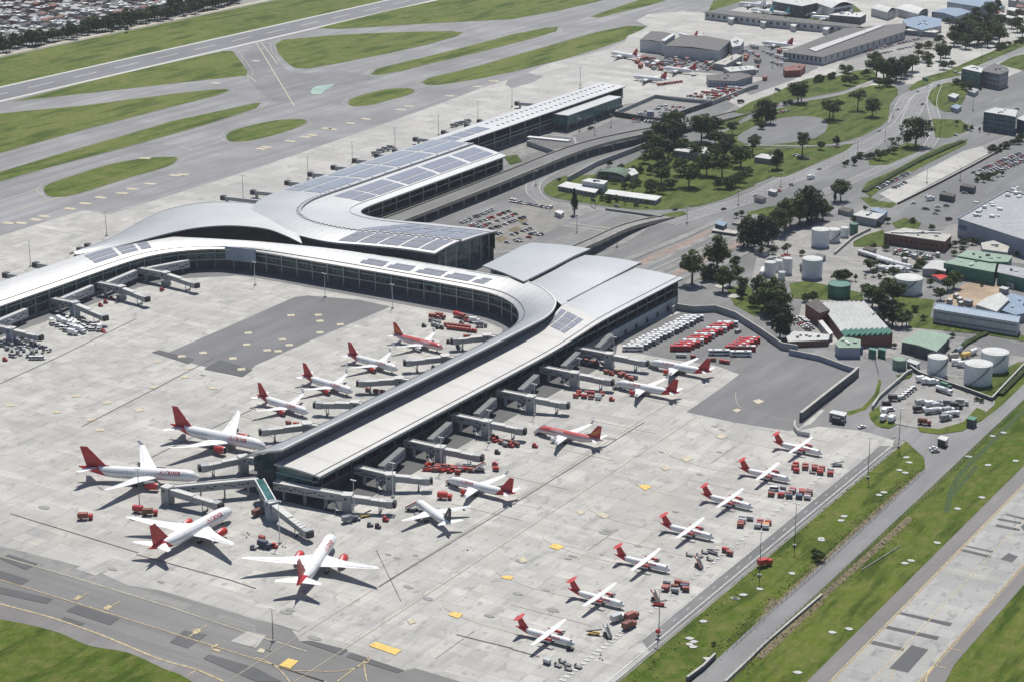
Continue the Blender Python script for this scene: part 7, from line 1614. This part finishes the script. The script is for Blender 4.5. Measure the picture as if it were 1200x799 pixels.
fence('gate_fence', [(936,405),(1000,414),(1025,424),(1030,442)], 2.6, 'grey railing around the lane above the dark pad', 3)
wall('culvert_wall', [(838,771),(824,785),(805,799)], 2.2, 'wall_dark', 'dark culvert wall beside the service road at the bottom')
wall('culvert_rail', [(963,698),(935,722),(900,752),(865,786),(850,800)], .9, 'wall_grey', 'pale low kerb wall right of the service road')
# road signs
for i, (x, y, wd, lab) in enumerate([(911,112,9,'dark green direction sign by the cargo road'),(1084,100,9,'green overhead direction sign over the avenue'),(695,243,7,'dark gantry sign by the conifer'),(905,262,0,'')][:3]):
    a = G(x, y); t = thing('direction_sign', (a.x, a.y, .2), -.6, lab, 'road sign')
    for s in (-1, 1): MB().tube((s*wd/2, 0, 0), (s*wd/2, 0, 6), .18).build('post', M['steel_mid'], t)
    MB().box(0, 0, 3.6, wd, .25, 2.6).build('board', M['green'] if i < 2 else M['steel_dark'], t)
# ================================================================ trees
def crown_mesh(seed, rx, rz, blobs, leaves, size, shape='round'):
    rnd = random.Random(seed); mb = MB(); cs = []
    for i in range(blobs):
        while True:
            x, y, z = rnd.uniform(-1,1), rnd.uniform(-1,1), rnd.uniform(-1,1)
            if x*x+y*y+z*z <= 1: break
        if shape == 'cone': f = (z+1)/2; k = (1-f)*.95+.05; x *= k; y *= k; s = rnd.uniform(.25,.4)*(1.1-f*.8)
        else: s = rnd.uniform(.26,.46)
        cs.append((x*rx*.78, y*rx*.78, z*rz*.8, s))
    for k in range(leaves):
        cx, cy, cz, s = rnd.choice(cs); th = rnd.uniform(0, 2*pi); ph = math.acos(rnd.uniform(-.75, 1)); r = rnd.uniform(.7,1.05)
        n = Vector((sin(ph)*cos(th), sin(ph)*sin(th), cos(ph))); p = Vector((cx+n.x*s*rx*r, cy+n.y*s*rx*r, cz+n.z*s*rz*.8*r))
        n = (n+Vector((rnd.uniform(-.6,.6), rnd.uniform(-.6,.6), rnd.uniform(-.4,.6)))).normalized(); a = n.orthogonal().normalized(); b = n.cross(a); q = rnd.uniform(0, 2*pi); a, b = a*cos(q)+b*sin(q), b*cos(q)-a*sin(q)
        l = size*rnd.uniform(.6,1.3); mb.add([p-a*l, p+b*l*.6, p+a*l, p-b*l*.6], [(0,1,2,3)])
    return mb
def make_tree(kind, seed):
    t = thing({'conifer': 'conifer_tree', 'palm': 'palm_tree'}.get(kind, 'broadleaf_tree'), (0,0,0), 0); rnd = random.Random(seed)
    H = 10.0
    rx, rz, zc, m, bl, lv, sz = {'round': (4.2,3.6,6.0,'leaf',26,1500,.42), 'tall': (2.9,4.4,5.8,'leaf_olive',24,1400,.38), 'dark': (3.3,4.7,5.2,'leaf_dark',26,1600,.38), 'conifer': (1.9,4.9,5.2,'leaf_dark',40,1600,.30), 'loose': (3.6,3.0,6.6,'leaf_olive',15,700,.40), 'bush': (4.6,4.0,4.2,'leaf',22,1200,.45)}[kind]
    mb = MB(); mb.tube((0,0,-.2),(0,0,zc-rz*.3),.30,.18,7)
    for i in range(5): a = rnd.uniform(0, 2*pi); mb.tube((0,0,zc-rz*.55+i*.3),(cos(a)*rx*.55, sin(a)*rx*.55, zc+rz*rnd.uniform(-.1,.4)),.14,.05,5)
    mb.build('trunk', M['bark'], t)
    mb = crown_mesh(seed, rx, rz, bl, lv, sz, 'cone' if kind == 'conifer' else 'round'); mb.build('crown', M[m], t, loc=(0,0,zc)); return t
TL = {}
DS = {'round': 'rounded dark tree', 'tall': 'tall olive tree', 'dark': 'tall blackish tree', 'conifer': 'pointed conifer', 'loose': 'open thin-crowned tree', 'bush': 'low bushy tree'}
def tree(kind, x, y, hpx, where):
    v = random.randint(0, 2); k = (kind, v)
    a = G(x, y); h = hpx/(PX(a)[1]-PX(a+Vector((0,0,1)))[1])
    o = TL[k] if False else None
    if k not in TL: TL[k] = make_tree(kind, hash(kind) % 97*0+len(kind)*13+v); o = TL[k]
    else: o = copy_tree(TL[k])
    s = h/10.2*1.08; o.location = (a.x, a.y, .2); o.rotation_euler = (0,0,R(0,6.28)); o.scale = (s*R(.98,1.3), s*R(.98,1.3), s)
    o['category'] = 'tree'; o['group'] = 'trees '+where; reg(o, DS[kind], where)
random.seed(77)
W1 = 'in the wood beside the pavilion'
for x, y, h, k in [(790,158,28,'round'),(775,168,26,'round'),(794,168,27,'dark'),(772,184,26,'round'),(777,206,20,'round'),(790,172,22,'dark'),(822,166,32,'round'),(831,160,24,'dark'),(838,170,20,'bush'),(855,172,16,'bush'),(848,172,18,'round'),(807,220,30,'round'),(775,216,22,'round'),(828,206,26,'round'),(846,208,27,'round'),(868,196,26,'round'),(862,190,20,'dark'),(786,222,16,'bush'),(763,225,18,'bush'),(732,222,10,'bush'),(747,218,10,'bush'),(862,220,18,'bush'),(853,222,16,'bush'),(882,182,22,'loose'),(855,175,14,'round'),(800,196,14,'bush'),(757,178,12,'bush'),(726,208,10,'bush'),(735,210,9,'bush'),(750,203,10,'bush'),(708,212,9,'bush'),(704,206,8,'bush'),(762,205,11,'bush'),(877,206,12,'bush'),(770,194,22,'round'),(783,186,20,'dark'),(764,172,20,'round'),(800,180,18,'round'),(815,186,18,'round'),(797,206,20,'round'),(812,205,16,'bush'),(838,192,22,'round'),(850,184,20,'dark'),(822,196,18,'bush'),(755,192,14,'bush'),(742,205,12,'bush'),(741,226,12,'round'),(720,216,9,'bush'),(776,228,12,'bush'),(842,222,13,'bush'),(870,214,14,'round'),(858,158,16,'round'),(842,150,14,'bush'),(885,168,12,'bush'),(714,196,9,'bush'),(728,200,9,'bush')]: tree(k, x, y, h, W1)
W2 = 'on the park lawn'
for x, y, h, k in [(935,121,25,'round'),(939,120,22,'loose'),(972,142,25,'loose'),(976,140,24,'round'),(1005,130,25,'loose'),(1022,137,22,'round'),(897,145,28,'round'),(903,146,20,'dark'),(888,142,16,'bush'),(892,152,12,'bush'),(940,184,30,'loose'),(910,199,24,'dark'),(962,176,10,'round'),(980,172,12,'dark'),(987,85,9,'round'),(996,101,13,'round'),(990,100,10,'round'),(957,96,8,'bush'),(975,93,8,'bush'),(963,95,7,'bush'),(920,124,7,'bush'),(926,122,6,'bush'),(935,108,6,'bush')]: tree(k, x, y, h, W2)
W3 = 'in the clump above the avenue'
for x, y, h, k in [(1027,92,26,'round'),(1035,95,28,'round'),(1043,94,26,'dark'),(1050,96,28,'dark'),(1056,92,24,'dark'),(1062,88,22,'round'),(1069,84,20,'round'),(1030,103,12,'round'),(1040,102,14,'bush'),(1024,78,18,'round'),(1076,72,14,'loose'),(1086,74,16,'bush')]: tree(k, x, y, h, W3)
W4 = 'in the wood at the top right'
for x, y, h, k in [(1102,72,20,'round'),(1108,68,16,'dark'),(1106,82,12,'bush'),(1088,78,10,'bush'),(1115,79,9,'bush')]: tree(k, x, y, h, 'left of the teal office')
for i in range(17): tree(CH(['round','dark','round','tall']), 1118+i*3.3+R(-1.5,1.5), 56-(i%4)*5+R(-2,2), R(18,27), W4)
for x, y, h, k in [(1143,20,12,'dark'),(1160,22,20,'round'),(1168,14,16,'dark'),(1192,38,18,'round'),(1185,34,14,'bush'),(1198,44,16,'round'),(1110,28,8,'bush'),(1130,24,9,'round')]: tree(k, x, y, h, 'behind the factories')
W5 = 'in the tall row above the tank farm'
for x, y, h, k in [(876,288,34,'tall'),(871,292,22,'dark'),(892,290,38,'dark'),(900,288,34,'dark'),(912,276,32,'tall'),(920,270,36,'tall'),(926,266,30,'tall'),(937,264,34,'tall'),(946,262,44,'dark'),(950,260,40,'dark'),(957,256,28,'dark'),(964,258,24,'tall'),(884,290,20,'bush'),(968,252,16,'bush')]: tree(k, x, y, h, W5)
tree('bush', 985, 331, 17, 'behind the green tank'); tree('bush', 990, 329, 15, 'behind the green tank'); tree('bush', 980, 330, 14, 'behind the green tank'); tree('round', 985, 236, 26, 'right of the avenue kiosks'); tree('conifer', 673, 252, 31, 'alone by the car park'); tree('conifer', 978, 238, 14, 'left of the round roadside tree')
W6 = 'by the paved roundabout'
for x, y, h, k in [(811,334,38,'tall'),(840,324,44,'tall'),(826,330,18,'dark'),(834,326,20,'bush'),(847,342,30,'tall'),(855,336,20,'tall'),(864,326,18,'bush'),(870,344,20,'tall'),(862,312,14,'bush'),(889,352,28,'tall'),(884,360,18,'bush'),(906,360,34,'tall'),(897,366,30,'round'),(912,366,34,'tall'),(917,372,32,'tall'),(905,378,24,'dark'),(920,386,30,'dark'),(914,396,30,'dark'),(921,398,26,'conifer'),(900,372,20,'bush'),(868,350,14,'dark')]: tree(k, x, y, h, W6)
W7 = 'around the saw-tooth workshop'
for x, y, h, k in [(944,354,12,'bush'),(952,356,14,'round'),(985,344,18,'bush'),(1022,360,26,'round'),(1030,368,28,'tall'),(1018,352,20,'round'),(1040,352,26,'round'),(1046,356,28,'round'),(1036,378,28,'dark'),(1046,382,24,'dark'),(1057,384,20,'round'),(1062,382,18,'dark'),(1028,384,18,'dark'),(1050,370,16,'bush')]: tree(k, x, y, h, W7)
for x, y, h, k in [(1020,318,15,'round'),(1079,314,14,'bush'),(1074,318,10,'bush'),(1102,352,14,'round'),(1110,342,16,'round'),(1118,338,20,'round'),(1098,346,10,'bush'),(1024,292,8,'bush'),(1038,294,8,'bush'),(1150,210,8,'bush'),(1145,214,7,'bush'),(1158,212,6,'bush'),(1070,262,8,'bush'),(1014,248,7,'round'),(1092,270,8,'bush'),(1152,362,8,'bush'),(1192,300,6,'bush'),(1000,262,9,'round'),(1010,262,8,'bush'),(1040,262,8,'round'),(1030,266,7,'bush'),(1060,305,9,'round'),(1118,300,8,'bush'),(1128,296,7,'bush'),(1096,318,10,'round'),(1100,326,10,'bush'),(1090,336,9,'round'),(1150,336,6,'bush'),(1072,366,10,'bush'),(1082,376,8,'bush'),(1116,396,7,'bush'),(930,252,12,'round'),(940,300,8,'bush'),(1050,326,10,'round'),(1184,338,8,'bush'),(948,404,7,'bush'),(1048,408,7,'bush')]: tree(k, x, y, h, 'among the industrial sheds')
for x, y, h, k in [(1073,172,34,'round'),(1063,172,14,'round'),(1048,176,10,'loose'),(1044,172,11,'loose'),(1053,170,9,'loose'),(1031,188,13,'round'),(1022,186,9,'bush'),(1008,186,9,'bush'),(1048,181,9,'round'),(1001,194,10,'dark'),(1042,180,7,'bush'),(1016,187,8,'bush'),(1037,182,8,'bush'),(1016,235,0,'')][:-1]: tree(k, x, y, h, 'in the avenue median')
for x, y, h, k in [(863,256,7,'round'),(869,254,7,'round'),(655,213,5,'bush'),(1150,472,7,'bush'),(1144,470,6,'bush'),(960,657,14,'bush'),(955,652,11,'bush'),(836,756,5,'bush')]: tree(k, x, y, h, 'standing alone on roadside grass')
random.seed(5)
belt = MB(); BT = [crown_mesh(50+k, 3.6, 4.0, 18, 520, .62) for k in range(4)]
def belt_tree(x, y, hpx):
    a = G(x, y); h = hpx/(PX(a)[1]-PX(a+Vector((0,0,1)))[1]); s = h/10.2; m = random.choice(BT); b = len(belt.v); q = R(0, 6.28); c, n = cos(q)*s*1.2, sin(q)*s*1.2
    belt.cur = 0; belt.v += [(a.x+u*c-v*n, a.y+u*n+v*c, (w_+5.6)*s) for u, v, w_ in m.v]
    for f in m.f: belt.f.append([b+k for k in f]); belt.m.append(0); belt.sm.append(False)
    belt.cur = 1; belt.tube((a.x, a.y, 0), (a.x, a.y, 4.5*s), .35*s, .2*s, 5)
for i in range(92):
    f = i/91; x = -30+f*310; y = 63-(x)*.205+R(-5.5,.5); belt_tree(x, y, R(11,22) if x > 0 else 16)
for i in range(22): belt_tree(R(0,230), R(2,40), R(6,10))
tag(belt.build('tree_belt', [M['leaf'], M['bark']]), 'dark belt of trees between the airfield and the houses', 'tree belt', None, 'stuff')
random.seed(31)
for (x0, y0, x1, y1, n, w_) in [(925,108,1000,86,9,'along the cargo road'),(1075,60,1110,50,6,'along the cargo road'),(1000,96,1020,90,3,'along the cargo road'),(985,196,1010,186,4,'along the avenue kerb'),(1120,98,1140,112,4,'below the teal office'),(1120,148,1160,160,5,'below the teal office'),(1160,182,1200,166,7,'behind the warehouse lot'),(1150,215,1178,205,5,'behind the warehouse lot'),(1070,284,1110,290,5,'around the brick building'),(1110,292,1150,283,5,'around the brick building'),(890,300,930,296,5,'in the tank farm'),(1000,330,1050,322,6,'in the tank farm'),(700,236,760,244,6,'behind the long white shed'),(1130,36,1200,20,10,'in the top right district'),(1165,60,1200,50,5,'in the top right district')]:
    for i in range(n):
        f = (i+R(.1,.9))/n; tree(CH(['round','bush','bush','tall','loose']), x0+(x1-x0)*f, y0+(y1-y0)*f+R(-2,2), R(5,12), w_)
# hedges: the clipped hedge strips
def hedge(name, pts, wd, h, label):
    P = [G(*p) for p in pts]; c = P[0].copy(); t = thing(name, (c.x, c.y, .2), 0, label, 'hedge'); rnd = random.Random(3); mb = MB()
    for a, b in zip(P, P[1:]): mb.beam((a.x-c.x, a.y-c.y, 0), (b.x-c.x, b.y-c.y, 0), wd, h*.85)
    for p, d in along(P, .5):
        for k in range(6):
            q = Vector((p.x-c.x, p.y-c.y, h*rnd.uniform(.6,1.08)))+Vector((-d.y, d.x, 0))*rnd.uniform(-wd/2, wd/2); a = Vector((rnd.uniform(-.4,.4), rnd.uniform(-.4,.4), rnd.uniform(-.2,.2))); e = Vector((rnd.uniform(-.4,.4), rnd.uniform(-.4,.4), rnd.uniform(-.2,.2))); mb.add([q-a, q+e, q+a, q-e], [(0,1,2,3)])
    mb.build('foliage', M['hedge'], t)
hedge('hedge', [(1170,463),(1203,430)], 5, 1.6, 'dark hedge strip right of the large tanks')
hedge('hedge', [(1013,226),(1050,204),(1080,188),(1128,167)], 4, 1.5, 'long green hedge along the staff car park')
hedge('hedge', [(1118,416),(1132,404),(1156,392)], 3, 1.6, 'dark hedge behind the tank compound')
# ================================================================ houses beyond the airfield
def house_mesh(seed):
    rnd = random.Random(seed); mb = MB(); L, W, H = rnd.uniform(7,13), rnd.uniform(6,8), rnd.uniform(4.5,9); mb.cur = 0; mb.box(0,0,0,L,W,H)
    mb.cur = 2
    for i in range(int(L/2.4)):
        for z in (1.2, 4.2):
            if z+1.2 < H: mb.box(-L/2+1.5+i*2.4, -W/2-.02, z, 1.1, .1, 1.2); mb.box(L/2+.02, -W/2+1.5+i*1.2, z, .1, .9, 1.2) if i < 4 else None
    mb.cur = 1
    if seed % 3 == 0: mb.add([(-L/2-.3,-W/2-.3,H),(L/2+.3,-W/2-.3,H),(L/2+.3,W/2+.3,H),(-L/2-.3,W/2+.3,H),(-L/2-.3,0,H+1.6),(L/2+.3,0,H+1.6)], [(0,1,5,4),(2,3,4,5),(3,0,4),(1,2,5),(3,2,1,0)])
    elif seed % 3 == 1: mb.add([(-L/2-.3,-W/2-.3,H),(L/2+.3,-W/2-.3,H),(L/2+.3,W/2+.3,H+1.3),(-L/2-.3,W/2+.3,H+1.3),(-L/2-.3,W/2+.3,H),(L/2+.3,W/2+.3,H)], [(0,1,2,3),(5,4,3,2),(0,3,4),(1,5,2),(0,4,5,1)])
    else: mb.box(0,0,H,L+.4,W+.4,.3); mb.box(L*.2,W*.1,H+.3,2.5,2.5,1.8)
    return mb, (L, W, H)
HV = []
RC_ = [('roof_pale','white'),('brick','reddish'),('grey_roof','dark grey'),('wall_grey','grey'),('brown_roof','brown'),('wall_white','bright white')]
for i in range(12):
    mb, dim = house_mesh(i); rm, rn = RC_[i % 6]; HV.append((mb, dim, [M[CH(['wall_pale','brick','wall_grey','concrete','wall_white'])], M[rm], M['glass_dark']], rn))
HO = {}; random.seed(9); cnt = 0; rest = MB(); nr = 0
rowx = -1545
while rowx > -2150:
    y = 1380
    while y < 2900:
        k = random.randrange(12); mb, (L, W, H), ms, rn = HV[k]; yy = y+W/2; y += W+random.choice([.3,.3,.3,.5,7.0])
        px_, py_ = PX((rowx, yy, H))
        if px_ < -30 or py_ < -14 or py_ > 80 or px_ > 330: continue
        hd = R(-.05,.05)+(pi if R(0,1)<.5 else 0)
        if cnt < 290:
            if k in HO: o = HO[k].copy(); COL.objects.link(o)
            else: o = mb.build('small_house', ms); HO[k] = o
            o.location = (rowx+R(-.8,.8), yy, .1); o.rotation_euler = (0,0,hd); o['category'] = 'house'; o['group'] = 'houses beyond the airfield'
            reg(o, 'small house with '+rn+' roof', 'in the '+ordinal(nr+1)+' row'); cnt += 1
        else:
            c, s = cos(hd), sin(hd); b = len(rest.v); rest.v += [(rowx+x*c-y_*s, yy+x*s+y_*c, z+.1) for x, y_, z in mb.v]
            for f, m_ in zip(mb.f, mb.m): rest.f.append([b+q for q in f]); rest.m.append({0: k % 2, 1: 2+k % 6, 2: 8}[m_]); rest.sm.append(False)
    rowx -= 12.5 if nr % 2 else 19; nr += 1
if rest.v: tag(rest.build('distant_houses', [M['wall_pale'], M['brick']]+[M[a] for a, b in RC_]+[M['glass_dark']]), 'packed small roofs of the far residential quarter', 'houses', None, 'stuff')
# ================================================================ air between camera and far ground
mb = MB(); mb.box(-1000, 1500, -1.2, 7000, 7000, 380)
m = bpy.data.materials.new('haze'); m.use_nodes = True; t = m.node_tree; t.nodes.clear()
o_ = t.nodes.new('ShaderNodeOutputMaterial'); v_ = t.nodes.new('ShaderNodeVolumePrincipled'); v_.inputs['Density'].default_value = .000032
v_.inputs['Color'].default_value = (.86, .90, .96, 1); v_.inputs['Anisotropy'].default_value = .2; t.links.new(v_.outputs[0], o_.inputs['Volume'])
hz = mb.build('haze', m); tag(hz, 'thin pale haze over the airfield', 'haze', None, 'stuff')
finish_labels()
